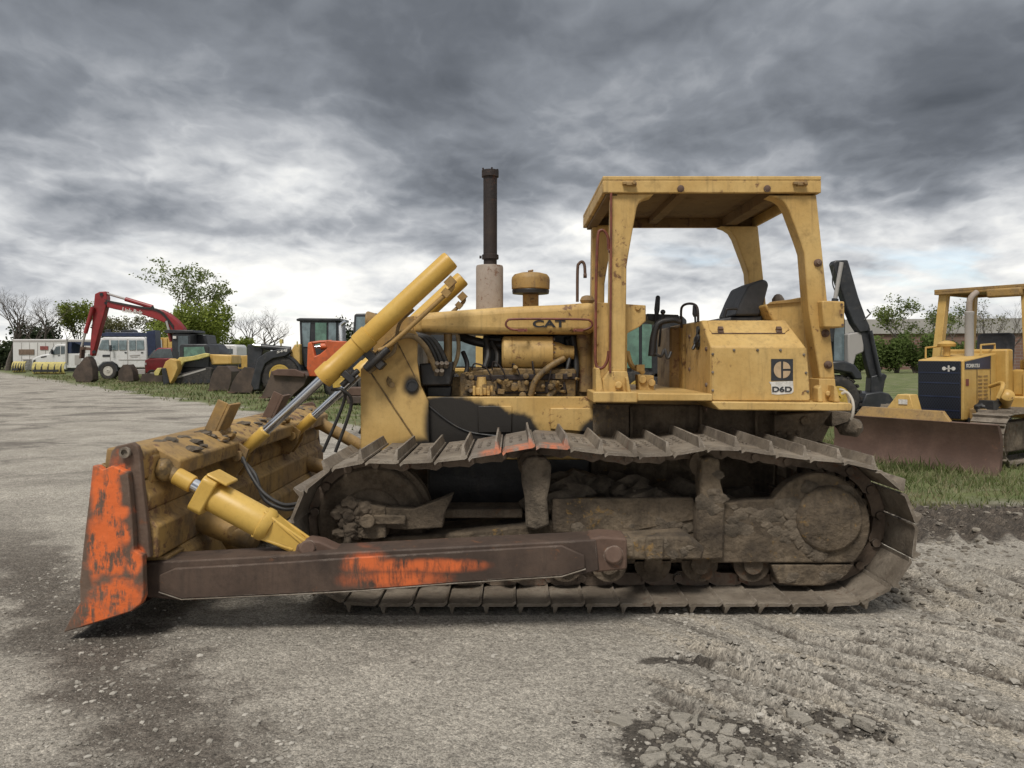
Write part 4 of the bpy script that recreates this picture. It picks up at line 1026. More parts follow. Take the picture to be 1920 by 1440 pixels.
# --- dash wing, cowl
m = MB(); m.px([(1114, 566), (1211, 572.5), (1211, 602), (1200, 612), (1176, 625), (1176, 735), (1114, 735)], 5.44, 5.47)
for y in (582, 612, 645, 680, 715): m.cyl(P(1120, y, 5.44), P(1120, y, 5.43), 0.01, n=6)
m.cyl(P(1196, 577, 5.44), P(1196, 577, 5.425), 0.02, n=10)
both(m, 'cowl_side', 'yellow', 0.006)
m = MB(); m.px([(1114, 568), (1180, 573), (1176, 600), (1150, 640), (1150, 735), (1114, 735)], 5.6, 6.4, 5.6); D(m, 'cowl', 'yellow_dirty', 0.015)
# --- roof and posts
X0, X1_ = 0.63, 2.148; ZT, ZB = 2.802, 2.685; YN, YF = 5.27, 6.73
m = MB(); t_ = 0.03
m.box(X0, X1_, YN, YF, ZT - t_, ZT)
m.box(X0, X1_, YN, YN + t_, ZB, ZT - t_); m.box(X0, X1_, YF - t_, YF, ZB, ZT - t_)
m.box(X0, X0 + t_, YN + t_, YF - t_, ZB, ZT - t_); m.box(X1_ - t_, X1_, YN + t_, YF - t_, ZB, ZT - t_)
cn = D(m, 'canopy_roof', 'yellow', 0.006)
m = MB()
m.box(X0 + 0.03, X0 + 0.11, YN + 0.03, YF - 0.03, ZB - 0.02, ZT - 0.03); m.box(X1_ - 0.30, X1_ - 0.2, YN + 0.03, YF - 0.03, ZB - 0.0, ZT - 0.03)
m.box(1.2, 1.28, YN + 0.03, YF - 0.03, ZB + 0.03, ZT - 0.03)
D(m, 'roof_beam', 'roof_liner', 0.006, parent=cn)
m = MB(); m.box(X0 + 0.032, X1_ - 0.032, YN + 0.032, YF - 0.032, ZT - 0.038, ZT - 0.033); m.box(X0 + 0.032, X1_ - 0.032, YF - 0.036, YF - 0.032, ZB + 0.002, ZT - 0.04); D(m, 'roof_lining', 'roof_liner', 0, parent=cn)
for px_ in (1179, 1498):
    m = MB(); c = P(px_, 345, YN); m.box(c.x - 0.045, c.x + 0.045, YN - 0.03, YN + 0.005, c.z - 0.008, c.z + 0.012); m.box(c.x - 0.02, c.x + 0.05, YN - 0.035, YN, c.z - 0.016, c.z + 0.004); m.cyl((c.x + 0.03, YN - 0.05, c.z), (c.x + 0.03, YN, c.z), 0.014, n=8)
    D(m, 'roof_lug', 'yellow_dirty', 0.003, parent=cn)
for px_ in (1276, 1438):
    m = MB(); c = P(px_, 354, YN); m.lathe([(0.024, 0), (0.024, 0.012), (0.012, 0.018)], (c.x, YN, c.z), (0, -1, 0), 12); D(m, 'bolt', 'rust', 0, parent=cn)
m = MB(); m.lump((0.80, 5.5, 2.62), (0.04, 0.09, 0.10), 4, 0.1, 2); D(m, 'roof_lamp', 'black_paint', 0, parent=cn)
fp = [(1147, 363), (1227, 363), (1222, 367), (1209, 371), (1199, 378), (1194, 390), (1185, 439), (1178, 480), (1175, 500), (1173, 697), (1144, 697), (1144, 564)]
m = MB(); m.px(fp, 5.30, 5.44); p1, p2 = both(m, 'canopy_post', 'yellow', 0.008)
rp = [(1442, 366), (1531, 366), (1550, 550), (1566, 710), (1537, 710), (1516, 578), (1508, 474), (1500, 450), (1479, 394), (1470, 379), (1458, 371)]
m = MB(); m.px(rp, 5.30, 5.44); both(m, 'canopy_post', 'yellow', 0.008)
m = MB()
m.px([(1142, 696), (1176, 696), (1180, 716), (1180, 736), (1130, 736), (1130, 712)], 5.28, 5.46); m.px([(1117, 690), (1124, 690), (1132, 736), (1117, 736)], 5.26, 5.46)
m.cyl(P(1160, 722, 5.28), P(1160, 722, 5.25), 0.026, n=14)
m.px([(1174, 708), (1177, 706), (1184, 736), (1176, 736)], 5.2, 5.28)
both(m, 'post_base', 'yellow', 0.006)
m = MB()
m.px([(1536, 710), (1566, 710), (1570, 754), (1536, 754)], 5.28, 5.46); m.px([(1534, 728), (1540, 722), (1544, 754), (1534, 754)], 5.18, 5.28); m.px([(1564, 722), (1570, 728), (1576, 754), (1564, 754)], 5.18, 5.28)
m.cyl(P(1553, 738, 5.28), P(1553, 738, 5.25), 0.02, n=10)
both(m, 'post_base', 'yellow', 0.006)
for a, b in ((1533, 493), (1547, 625), (1552, 684)):
    m = MB(); c = P(a, b, 5.30); m.lathe([(0.028, 0), (0.028, 0.012), (0.014, 0.022), (0.012, 0.03)], (c.x, 5.30, c.z), (0, -1, 0), 12); D(m, 'bolt', 'rust', 0)
m = MB(); m.px([(1541, 563.5), (1584, 565), (1584, 614), (1545, 614)], 5.22, 5.44); both(m, 'work_lamp_box', 'yellow', 0.01)
m = MB()
for a, b in ((1578, 571), (1578, 590), (1580, 609)): m = MB(); m.cyl(P(a, b, 5.22), P(a, b, 5.21), 0.009, n=6); D(m, 'bolt', 'rust', 0)
m = MB()      # thin rod up the front post and the bent grab pole
m.tube([P(1146, 362, 5.27), P(1145, 560, 5.27), P(1144, 700, 5.27)], 0.008, 8); D(m, 'conduit', 'red_rod', 0)
m = MB()
m.tube([P(1141, 468, 5.36), P(1140, 446, 5.36), P(1134, 434, 5.36), P(1127, 432, 5.36), P(1121, 444, 5.36), P(1118, 520, 5.36), P(1116.5, 640, 5.36), P(1117, 680, 5.36), P(1123, 690, 5.35), P(1132, 688, 5.34), P(1139, 675, 5.34), P(1141, 658, 5.34)], 0.0105, 10, 5)
m.cyl(P(1141, 470, 5.36), P(1146, 470, 5.36), 0.016); D(m, 'grab_pole', 'red_rod', 0)
m = MB(); m.tube([P(1082.5, 566, 6.4), P(1083, 505, 6.4), P(1086, 494, 6.4), P(1092, 491, 6.4), P(1096, 498, 6.4), P(1097, 515, 6.4)], 0.013, 10, 6); m.cyl(P(1094, 517, 6.4), P(1100, 517, 6.4), 0.02); D(m, 'grab_pole', 'rust', 0)
m = MB(); m.lathe([(0.05, 0), (0.06, 0.02), (0.045, 0.05), (0.02, 0.06)], P(1101, 568, 6.1), (0, 0, 1), 18); D(m, 'radiator_cap', 'yellow_dirty', 0)
# --- exhaust and pre-cleaner
m = MB(); k = 6.0 / F
b0 = P(918, 582, 6.0)
m.lathe([(25.5 * k, -0.05), (25.5 * k, 80 * k), (24.5 * k, 84 * k), (14 * k, 85 * k)], b0, (0, 0, 1), 36); ex = D(m, 'exhaust_muffler', 'muffler', 0.003)
m = MB(); m.lathe([(12.5 * k, 84 * k), (12.5 * k, 95 * k), (15.5 * k, 96 * k), (15.5 * k, 104 * k), (13 * k, 105 * k), (13 * k, 240 * k), (13.2 * k, 249 * k), (16 * k, 250 * k), (16 * k, 262 * k), (14 * k, 262 * k), (12 * k, 240 * k)], b0 + Vector((0.005, 0, 0)), (0, 0, 1), 30)
for q in range(5):
    a = q * 1.257; m.cyl(b0 + Vector((14 * k * math.cos(a), 14 * k * math.sin(a), 258 * k)), b0 + Vector((15 * k * math.cos(a), 15 * k * math.sin(a), 265 * k)), 0.008, n=6)
m.cyl(b0 + Vector((-15 * k, 0, 100 * k)), b0 + Vector((-19 * k, 0, 100 * k)), 0.012); m.cyl(b0 + Vector((14 * k, 0, 100 * k)), b0 + Vector((17 * k, 0, 100 * k)), 0.014)
D(m, 'exhaust_pipe', 'stack', 0, parent=ex)
m = MB(); b0 = P(995, 575, 6.0)
m.lathe([(15 * k, -0.03), (15 * k, 22 * k), (18 * k, 24 * k)], b0, (0, 0, 1), 28); m.cyl(b0 + Vector((0, -15 * k, 10 * k)), b0 + Vector((0.03, -17 * k, 12 * k)), 0.012); st_ = D(m, 'intake_stem', 'yellow_dirty', 0)
m = MB(); m.lathe([(14 * k, 22 * k), (34 * k, 24 * k), (35 * k, 30 * k), (33 * k, 33 * k)], b0, (0, 0, 1), 36); D(m, 'precleaner_base', 'black_paint', 0, parent=st_)
m = MB(); m.lathe([(33 * k, 31 * k), (35.5 * k, 33 * k), (36 * k, 50 * k), (35 * k, 55 * k), (31 * k, 60 * k), (20 * k, 63 * k), (4 * k, 64 * k), (4 * k, 67 * k), (2 * k, 68 * k)], b0, (0, 0, 1), 40); m.cyl(b0 + Vector((-5 * k, 0, 66 * k)), b0 + Vector((5 * k, 0, 68 * k)), 0.008); D(m, 'precleaner', 'yellow_dirty', 0.002, parent=st_)
# --- side tank console with sloping lid
m = MB()
def con(y): return y
prof_c = [(5.20, 1.225), (5.20, 1.616), (5.45, 1.808), (5.95, 1.808), (5.95, 1.225)]
xl = {5.20: (1.361, 2.012), 5.45: (1.361, 1.97), 5.95: (1.361, 1.97)}
def tank(m, mir=False):
    A_ = [Vector((1.361, y, z)) for y, z in prof_c]
    B_ = [Vector((2.045, 5.20, 1.225)), Vector((2.012, 5.20, 1.616)), Vector((1.965, 5.45, 1.808)), Vector((1.965, 5.95, 1.808)), Vector((2.045, 5.95, 1.225))]
    n = 5; vs = A_ + B_
    fs = [tuple(range(n - 1, -1, -1)), tuple(range(n, 2 * n))] + [(i, (i + 1) % n, (i + 1) % n + n, i + n) for i in range(n)]
    m.add(vs, fs)
tank(m); tk = D(m, 'side_tank', 'yellow', 0.012, seg=3)
bmx = bmesh.new(); bmx.from_mesh(tk.data); bmesh.ops.recalc_face_normals(bmx, faces=bmx.faces); bmx.to_mesh(tk.data); bmx.free()
tk2 = D(m.mirror_y(YC), 'side_tank', 'yellow', 0.012)
bmx = bmesh.new(); bmx.from_mesh(tk2.data); bmesh.ops.recalc_face_normals(bmx, faces=bmx.faces); bmx.to_mesh(tk2.data); bmx.free()
m = MB()
m.px([(1335, 652), (1512, 652), (1519, 748), (1516, 751), (1337, 751), (1334, 748)], 5.188, 5.199, 5.19); tp = D(m, 'tank_panel', 'yellow', 0.003, parent=tk)
m = MB()
for a, b in ((1336, 664), (1336, 698), (1336, 732), (1376, 656.5), (1420, 656.5), (1463, 656.5), (1507, 665), (1511, 699), (1514, 734)):
    m = MB(); c = P(a, b, 5.19); m.lathe([(0.0095, 0), (0.0095, 0.004), (0.006, 0.010)], (c.x, 5.188, c.z), (0, -1, 0), 10); D(m, 'bolt', 'steel_worn', 0, parent=tk)
sl = Vector((0, 0.25, 0.192)).normalized(); sn_ = Vector((0, -0.192, 0.25)).normalized()
def slope(px_, u): return Vector(((px_ - 960) * (5.2 + 0.25 * u) / F, 5.2 + 0.25 * u, 1.616 + 0.192 * u))
m = MB(); q = [slope(1336, 0.48), slope(1470, 0.48), slope(1480, 0.62), slope(1464, 0.97), slope(1326, 0.97), slope(1330, 0.6)]
m.ext([v + sn_ * 0.001 for v in q], sn_ * 0.006); D(m, 'tank_lid', 'yellow', 0.003, parent=tk)
m = MB()
m.tube([slope(1334, 0.47) + sn_ * 0.006, slope(1472, 0.47) + sn_ * 0.006], 0.0035, 6)
for px_ in (1350, 1459):
    c = slope(px_, 0.56) + sn_ * 0.01; m.obox(c, (0.035, 0.03, 0.05), (0.65, 0, 0)); m.cyl(c + Vector((-0.02, -0.01, -0.01)), c + Vector((0.02, -0.01, -0.01)), 0.013, n=8)
D(m, 'lid_latch', 'rust', 0.002, parent=tk)
# emblem and model plate
m = MB(); m.px([(1446, 673), (1487, 673), (1487, 714), (1446, 714)], 5.184, 5.187, 5.184); D(m, 'emblem_plate', 'decal_black', 0, parent=tk)
m = MB(); c = P(1466.5, 693.5, 5.18); r_ = 15.5 * 5.18 / F; g_ = 2.0 * 5.18 / F
def arc(a0, a1, ox, oz): return [(c.x + ox, c.z + oz)] + [(c.x + ox + (r_ - abs(ox)) * math.cos(R(a)), c.z + oz + (r_ - abs(oz)) * math.sin(R(a))) for a in np.linspace(a0, a1, 16)]
m.xz(arc(90, 270, -g_, 0), 5.180, 5.183); m.xz(arc(0, 90, g_, g_), 5.180, 5.183); m.xz(arc(270, 360, g_, -g_), 5.180, 5.183)
D(m, 'emblem', 'decal_tan', 0, parent=tk)
m = MB(); m.px([(1442, 716), (1487, 714.5), (1488, 734), (1484, 738), (1458, 740), (1447, 739), (1446, 722)], 5.185, 5.187, 5.185); D(m, 'model_sticker', 'decal_white', 0, parent=tk)
text_part('D6D', 'lettering', M['decal_black'], tk, P(1448, 735, 5.183), (1, 0, 0), (0, 0, 1), 10.5 * 5.18 / F, 37 * 5.18 / F, 0.003, 0.03)
# lever plate on the tank's front face, handrail loop, levers
m = MB(); m.lump((1.345, 5.52, 1.66), (0.025, 0.05, 0.05), 5, 0.3); m.cyl((1.35, 5.52, 1.67), (1.31, 5.50, 1.60), 0.012); m.cyl((1.36, 5.52, 1.74), (1.345, 5.52, 1.74), 0.03, n=12)
D(m, 'control_valve', 'black_paint', 0)
m = MB()
for z in (1.70, 1.45, 1.28):
    for y_, z_ in ((5.80, z), (5.30, z - 0.1)): m = MB(); m.cyl((1.361, y_, z_), (1.35, y_, z_), 0.015, n=8); D(m, 'bolt', 'rust', 0)
m = MB(); m.tube([P(1278, 614, 5.9), P(1277, 585, 5.85), P(1280, 574, 5.8), P(1290, 569.5, 5.7), P(1302, 571, 5.6), P(1308, 580, 5.5), P(1309, 604, 5.5)], 0.0095, 10, 6); D(m, 'handrail', 'stack', 0)
m = MB(); m.tube([P(1304, 605, 5.6), P(1303, 590, 5.6)], 0.008); m.lathe([(0.012, 0), (0.02, 0.02), (0.017, 0.08), (0.01, 0.09)], P(1303, 594, 5.6), (0, 0, 1), 12); D(m, 'control_lever', 'black_paint', 0)
m = MB()
m.tube([P(1226, 640, 5.95), P(1230, 600, 5.95), P(1231, 585, 5.95)], 0.011, 8); m.lathe([(0.016, 0), (0.022, 0.04), (0.018, 0.14), (0.01, 0.15)], P(1231, 590, 5.95), (0.08, 0, 1), 12)
m.tube([P(1236, 650, 5.9), P(1240, 600, 5.9), P(1243, 588, 5.9)], 0.009, 8); m.lump(P(1243, 585, 5.9), (0.02, 0.02, 0.02), 1, 0.02)
D(m, 'control_lever', 'black_paint', 0)
m = MB(); m.tube([P(1222, 668, 5.8), P(1226, 630, 5.8), P(1236, 606, 5.8), P(1262, 600, 5.8), P(1276, 604, 5.8)], [0.03, 0.02], 10, 6); m.px([(1213, 588), (1272, 590), (1276, 602), (1236, 606), (1216, 600)], 6.0, 6.3, 6.0)
D(m, 'steering_console', 'dark', 0.01)
m = MB(); m.tube([P(1230, 664, 5.75), P(1240, 668, 5.7), P(1246, 655, 5.7), P(1252, 672, 5.68), P(1258, 660, 5.7)], 0.012, 8, 5); D(m, 'hose', 'rubber', 0)
m = MB(); m.box(1.285, 1.52, 6.18, 6.72, 1.235, 1.79); D(m, 'seat_pedestal', 'yellow_dirty', 0.02)
m = MB(); m.tube([P(1176, 660, 5.8), P(1184, 685, 5.75), P(1200, 694, 5.7), P(1206, 700, 5.7)], 0.02, 8, 5); m.obox(P(1200, 690, 5.7), (0.06, 0.05, 0.05)); D(m, 'floor_lever', 'yellow', 0.0)
m = MB(); m.px([(1196, 702), (1226, 704), (1226, 736), (1198, 736)], 5.66, 5.8, 5.66); m.cyl(P(1222, 718, 5.64), P(1222, 718, 5.7), 0.028, n=12); m.cyl(P(1205, 712, 5.64), P(1205, 712, 5.7), 0.03, n=12); D(m, 'brake_valve', 'yellow', 0.006)
# --- seat
m = MB()
m.px([(1378, 592), (1391, 560), (1404, 534), (1412, 531), (1430, 523), (1439, 526), (1442, 534), (1432, 572), (1425, 592)], 5.78, 6.26, 5.78); D(m, 'seat_backrest', 'seat', 0.03, seg=3)
m = MB(); m.px([(1352, 596), (1430, 592), (1430, 606), (1352, 606)], 5.8, 6.28, 5.8); m.px([(1340, 600), (1372, 594), (1372, 604), (1340, 606)], 5.7, 5.8, 5.7); D(m, 'seat_cushion', 'seat', 0.015, seg=3)
m = MB(); m.tube([P(1358, 596, 5.75), P(1361, 582, 5.75), P(1366, 579, 5.75), P(1382, 579, 5.75)], 0.010, 8, 4); D(m, 'armrest', 'black_paint', 0)
# --- rear fuel tank
m = MB(); m.px([(1434, 571), (1500, 557.5), (1545, 557.5), (1556, 600), (1566, 755), (1500, 755), (1470, 640)], 5.62, 6.5, 5.62)
D(m, 'fuel_tank', 'yellow', 0.02, seg=3)
m = MB(); m.px([(1440, 571), (1446, 566), (1506, 558), (1506, 566)], 5.6, 5.63, 5.6); D(m, 'tank_seam', 'yellow_dirty', 0.003)
m = MB(); m.lathe([(0.05, 0), (0.05, 0.03), (0.03, 0.06), (0.012, 0.07)], P(1459, 568, 6.0), (0, 0, 1), 8); D(m, 'filler_cap', 'muffler', 0.004)
m = MB(); m.tube([P(1578, 738, 5.2), P(1588, 736, 5.18), P(1597, 748, 5.16), P(1600, 762, 5.14), P(1599, 776, 5.14), P(1596, 786, 5.16)], 0.010, 8, 6); m.tube([P(1574, 730, 5.22), P(1584, 733, 5.2), P(1590, 745, 5.2), P(1592, 756, 5.2)], 0.008, 8, 5); D(m, 'wiring', 'cable', 0)
# ------------------------------------------------------------------ far buildings and fence
M['brick'] = None
def brick_mat():
    m, t, b = newmat('red_brown_brick'); p = pos(t)
    br = nd(t, 'ShaderNodeTexBrick', Scale=1.0); br.inputs['Brick Width'].default_value = 0.9; br.inputs['Row Height'].default_value = 0.35; br.inputs['Mortar Size'].default_value = 0.03
    br.inputs['Color1'].default_value = (0.16, 0.085, 0.065, 1); br.inputs['Color2'].default_value = (0.20, 0.115, 0.088, 1); br.inputs['Mortar'].default_value = (0.22, 0.19, 0.17, 1)
    cv = t.nodes.new('ShaderNodeCombineXYZ'); s = t.nodes.new('ShaderNodeSeparateXYZ'); lk(t, p, s.inputs[0])
    lk(t, mth(t, 'ADD', s.outputs[0], s.outputs[1]), cv.inputs[0]); lk(t, s.outputs[2], cv.inputs[1]); lk(t, cv.outputs[0], br.inputs['Vector'])
    lk(t, mix(t, sstep(t, noise(t, p, 0.25, 4, 0.6), 0.3, 0.7), br.outputs[0], (0.17, 0.11, 0.085)), b.inputs['Base Color']); b.inputs['Roughness'].default_value = 0.9
    return m
M['brick'] = brick_mat()
M['fascia'] = plain('grey_metal_fascia', (0.36, 0.34, 0.32), 0.6, var=0.08, scale=0.4)
M['white'] = plain('white_vehicle_paint', (0.62, 0.62, 0.61), 0.35, var=0.06, scale=1.5, dirt=(0.38, 0.33, 0.27), dirt_amt=0.35)
M['white_panel'] = plain('white_trailer_panel', (0.60, 0.59, 0.57), 0.5, var=0.06, scale=1.0, dirt=(0.42, 0.38, 0.33), dirt_amt=0.3)
M['glass'] = glass('dark_window_glass')
M['glass_green'] = glass('green_tinted_glass', (0.045, 0.11, 0.075))
M['glass_pale'] = glass('pale_reflecting_glass', (0.09, 0.125, 0.135), 0.12)
M['tyre'] = plain('dusty_tyre_rubber', (0.035, 0.032, 0.030), 0.85, var=0.3, bump=0.4, scale=5, dirt=(0.13, 0.11, 0.085), dirt_amt=0.6)
M['rim_white'] = plain('white_wheel_rim', (0.50, 0.47, 0.42), 0.5, var=0.1, dirt=(0.2, 0.16, 0.12), dirt_amt=0.5)
M['rim_yellow'] = plain('yellow_wheel_rim', (0.50, 0.33, 0.06), 0.5, var=0.1, dirt=(0.2, 0.16, 0.12), dirt_amt=0.5)
M['exc_red'] = plain('excavator_red_paint', (0.25, 0.020, 0.022), 0.4, var=0.2, scale=1.2, dirt=(0.14, 0.05, 0.035), dirt_amt=0.4)
M['loader_orange'] = plain('orange_red_loader_paint', (0.52, 0.105, 0.030), 0.45, var=0.2, scale=3, dirt=(0.18, 0.09, 0.05), dirt_amt=0.5)
M['black'] = plain('black_machine_paint', (0.025, 0.027, 0.031), 0.42, var=0.35, scale=3, dirt=(0.09, 0.08, 0.07), dirt_amt=0.35)
M['bucket'] = weathered('rusty_bucket_steel', (0.050, 0.036, 0.028), (0.105, 0.074, 0.055), rust=(0.12, 0.06, 0.038), rust_amt=0.35, grime=(0.055, 0.042, 0.034), grime_amt=0.4, rough=0.7, bump=0.15, streak=0.3, scale=0.8)
M['k_yellow'] = weathered('yellow_machine_paint', (0.50, 0.305, 0.080), (0.60, 0.40, 0.13), rust_amt=0.2, grime=(0.20, 0.13, 0.06), grime_amt=0.25, rough=0.45, bump=0.04, streak=0.15)
M['navy'] = plain('dark_blue_paint', (0.016, 0.026, 0.062), 0.4, var=0.25)
M['blade_rust'] = weathered('red_brown_blade_rust', (0.085, 0.047, 0.033), (0.135, 0.080, 0.058), rust=(0.16, 0.078, 0.048), rust_amt=0.35, grime=(0.075, 0.05, 0.04), grime_amt=0.4, rough=0.7, bump=0.12, streak=0.35, scale=0.9)
M['navy_grille'] = None
def grille_mat():
    m, t, b = newmat('dark_blue_mesh_grille'); p = pos(t)
    s = t.nodes.new('ShaderNodeSeparateXYZ'); lk(t, p, s.inputs[0])
    q = mth(t, 'ADD', s.outputs[0], mth(t, 'MULTIPLY', s.outputs[1], -1.45))
    a = mth(t, 'SINE', mth(t, 'MULTIPLY', mth(t, 'ADD', q, mth(t, 'MULTIPLY', s.outputs[2], 1.2)), 90)); c = mth(t, 'SINE', mth(t, 'MULTIPLY', mth(t, 'SUBTRACT', q, mth(t, 'MULTIPLY', s.outputs[2], 1.2)), 90))
    k = sstep(t, mth(t, 'MAXIMUM', a, c), 0.55, 0.8)
    lk(t, mix(t, k, (0.004, 0.005, 0.009), (0.013, 0.018, 0.032)), b.inputs['Base Color']); b.inputs['Roughness'].default_value = 0.5
    return m
M['navy_grille'] = grille_mat()
M['plow_yellow'] = plain('pale_yellow_plow_paint', (0.52, 0.44, 0.15), 0.5, var=0.2, dirt=(0.25, 0.2, 0.1), dirt_amt=0.5)
M['sign_brown'] = plain('brown_sign', (0.16, 0.11, 0.075), 0.6)
M['sign_red'] = plain('dark_red_sign', (0.22, 0.06, 0.05), 0.6)
M['amber'] = plain('amber_lens', (0.65, 0.20, 0.03), 0.3)

def V(label, name, cat, px_, py_, Yd, group=None):
    p = P(px_, py_, Yd); return root(name, (p.x, Yd, 0), label, cat, group)
def prt(parent, name, mat, pts, y0, y1, bevel=0.02, ref=None, label=None):
    m = MB(); m.px(pts, y0, y1, ref); return done(m, name, M[mat], parent, bevel, label=label)
def wheel(parent, cx, cy, Yd, rad_px, width, rim='rim_white', tread=0, rim_k=0.56):
    c = P(cx, cy, Yd); r = rad_px * Yd / F; c.z = r
    m = MB(); m.lathe([(r * rim_k, 0.02), (r * 0.80, -0.02), (r * 0.95, 0.01), (r, 0.07), (r, width - 0.07), (r * 0.95, width - 0.01), (r * 0.80, width + 0.02), (r * rim_k, width - 0.02)], c, (0, 1, 0), 36, cap=False)
    for k in range(tread):
        a = 2 * math.pi * k / tread
        for q in (0, 1):
            b = Vector((c.x + r * math.cos(a + q * 0.1), c.y + width * (0.28 + 0.44 * q), c.z + r * math.sin(a + q * 0.1)))
            m.obox(b, (r * 0.10, width * 0.46, r * 0.13), (0, -a, 0.35 - 0.7 * q))
    w = done(m, 'wheel', M['tyre'], parent, 0)
    m = MB(); m.lathe([(r * rim_k, 0.03), (r * rim_k * 0.86, 0.02), (r * rim_k * 0.80, 0.10), (r * 0.28, 0.09), (r * 0.26, 0.02), (r * 0.12, 0.0), (r * 0.12, 0.12)], c, (0, 1, 0), 28)
    done(m, 'rim', M[rim], w, 0)
    return w

bd = root('factory_building', P(1800, 668, 120).xy.to_3d(), 'long low brick factory with a grey roof band on the right horizon', 'building')
a0, a1 = P(1990, 668, 86), P(1600, 668, 175)
dirv = (a1 - a0); dirv.z = 0; dirv.normalize(); nv = Vector((-dirv.y, dirv.x, 0)); nv = nv if nv.y > 0 else -nv
Lb = (a1 - a0).length
def wallbox(s0, s1, t0, t1, z0, z1):
    m = MB(); b = Vector((a0.x, a0.y, 0))
    m.ext([b + dirv * s0 + nv * t0 + Vector((0, 0, z0)), b + dirv * s1 + nv * t0 + Vector((0, 0, z0)), b + dirv * s1 + nv * t1 + Vector((0, 0, z0)), b + dirv * s0 + nv * t1 + Vector((0, 0, z0))], (0, 0, z1 - z0)); return m
done(wallbox(0, Lb, 0, 30, 0, 4.2), 'wall', M['brick'], bd, 0)
done(wallbox(-0.3, Lb + 0.3, -0.3, 30.3, 4.2, 5.9), 'roof', M['fascia'], bd, 0)
for s_ in (11, 40): done(wallbox(s_, s_ + 5, 4, 8, 5.9, 6.8), 'roof_unit', M['fascia'], bd, 0)
# ------------------------------------------------------------------ white trailer
Yd = 78
t_ = V('long white box trailer behind the plow truck, at the far left', 'box_trailer', 'trailer', 97, 700, Yd)
prt(t_, 'body', 'white_panel', [(24, 636), (172, 636), (172, 694), (24, 694)], Yd, Yd + 2.5, 0.05)
m = MB()
for k in range(9): c = P(40 + 15 * k, 640, Yd); m.box(c.x, c.x + 0.05, Yd - 0.03, Yd, 0.9, 2.95)
m.box(P(24, 0, Yd).x, P(172, 0, Yd).x, Yd - 0.04, Yd, 3.05, 3.2)
done(m, 'panel_seam', M['fascia'], t_, 0)
prt(t_, 'sign', 'sign_brown', [(35, 655), (64, 655), (64, 665), (35, 665)], Yd - 0.06, Yd - 0.01, 0); prt(t_, 'sign', 'sign_red', [(75, 649), (90, 649), (90, 656), (75, 656)], Yd - 0.06, Yd - 0.01, 0)
m = MB()
for k in range(5): c = P(43, 690 - 5 * k, Yd); m.box(c.x, c.x + 0.9, Yd - 0.9 + 0.16 * k, Yd - 0.6 + 0.16 * k, 0.2 + 0.25 * k, 0.26 + 0.25 * k)
done(m, 'steps', M['fascia'], t_, 0)
for cx in (60, 78, 150): wheel(t_, cx, 697, Yd + 0.1, 9, 0.3)

# ------------------------------------------------------------------ white plow truck with bonnet
Yd = 70
t_ = V('white bonneted truck with a blue body frame, parked beside the white trailer', 'plow_truck', 'truck', 110, 700, Yd)
prt(t_, 'bonnet', 'white', [(60, 693), (60, 673), (66, 669), (78, 665), (90, 663), (101, 664), (101, 693)], Yd, Yd + 1.9, 0.12)
cab_ = prt(t_, 'cab', 'white', [(92, 664), (102, 647), (108, 645), (122, 645), (124, 648), (124, 693), (95, 693)], Yd - 0.05, Yd + 2.05, 0.08)
prt(cab_, 'windscreen', 'glass', [(91.5, 663), (101, 648), (103, 648.5), (95, 663)], Yd, Yd + 1.9, 0.0)
prt(cab_, 'window', 'glass', [(98, 663), (105, 650), (112, 649), (112, 664), (98, 665)], Yd - 0.09, Yd - 0.04, 0); prt(cab_, 'window', 'glass', [(114, 649), (121, 649), (121, 663), (114, 664)], Yd - 0.09, Yd - 0.04, 0)
prt(t_, 'mirror', 'black', [(95, 655), (97, 655), (97, 664), (95, 664)], Yd - 0.3, Yd - 0.1, 0)
m = MB(); m.px([(75, 693), (76, 686), (82, 681), (89, 683), (92, 693), (89, 693), (87, 687), (82, 684), (78, 688), (77, 693)], Yd - 0.08, Yd + 0.2); m.px([(62, 676), (66, 674), (66, 680), (62, 681)], Yd - 0.04, Yd + 0.1); m.px([(108, 666), (112, 666), (112, 667), (108, 667)], Yd - 0.1, Yd - 0.04); m.px([(76, 669), (87, 667), (87, 669), (77, 671)], Yd - 0.03, Yd + 0.05); done(m, 'trim', M['black'], t_, 0)
m = MB(); m.tube([P(125, 680, Yd - 0.1), P(125, 640, Yd - 0.1), P(127, 637, Yd - 0.1)], 0.08, 8, 4); m.px([(140, 666), (152, 666), (152, 684), (140, 684)], Yd - 0.03, Yd); done(m, 'exhaust_pipe', M['fascia'], t_, 0)
prt(t_, 'service_body', 'white', [(125, 663), (165, 663), (165, 690), (125, 690)], Yd, Yd + 2.1, 0.04)
prt(t_, 'body_frame', 'navy', [(126, 641), (134, 641), (134, 662), (126, 662)], Yd, Yd + 2.1, 0.02)
prt(t_, 'cover', 'navy', [(137, 641), (152, 641), (158, 648), (152, 648)], Yd, Yd + 1.8, 0.02)
prt(t_, 'chassis', 'black', [(62, 690), (165, 690), (165, 697), (62, 697)], Yd + 0.2, Yd + 1.8, 0)
for cx in (82, 150): wheel(t_, cx, 692, Yd - 0.05, 8.5, 0.35)
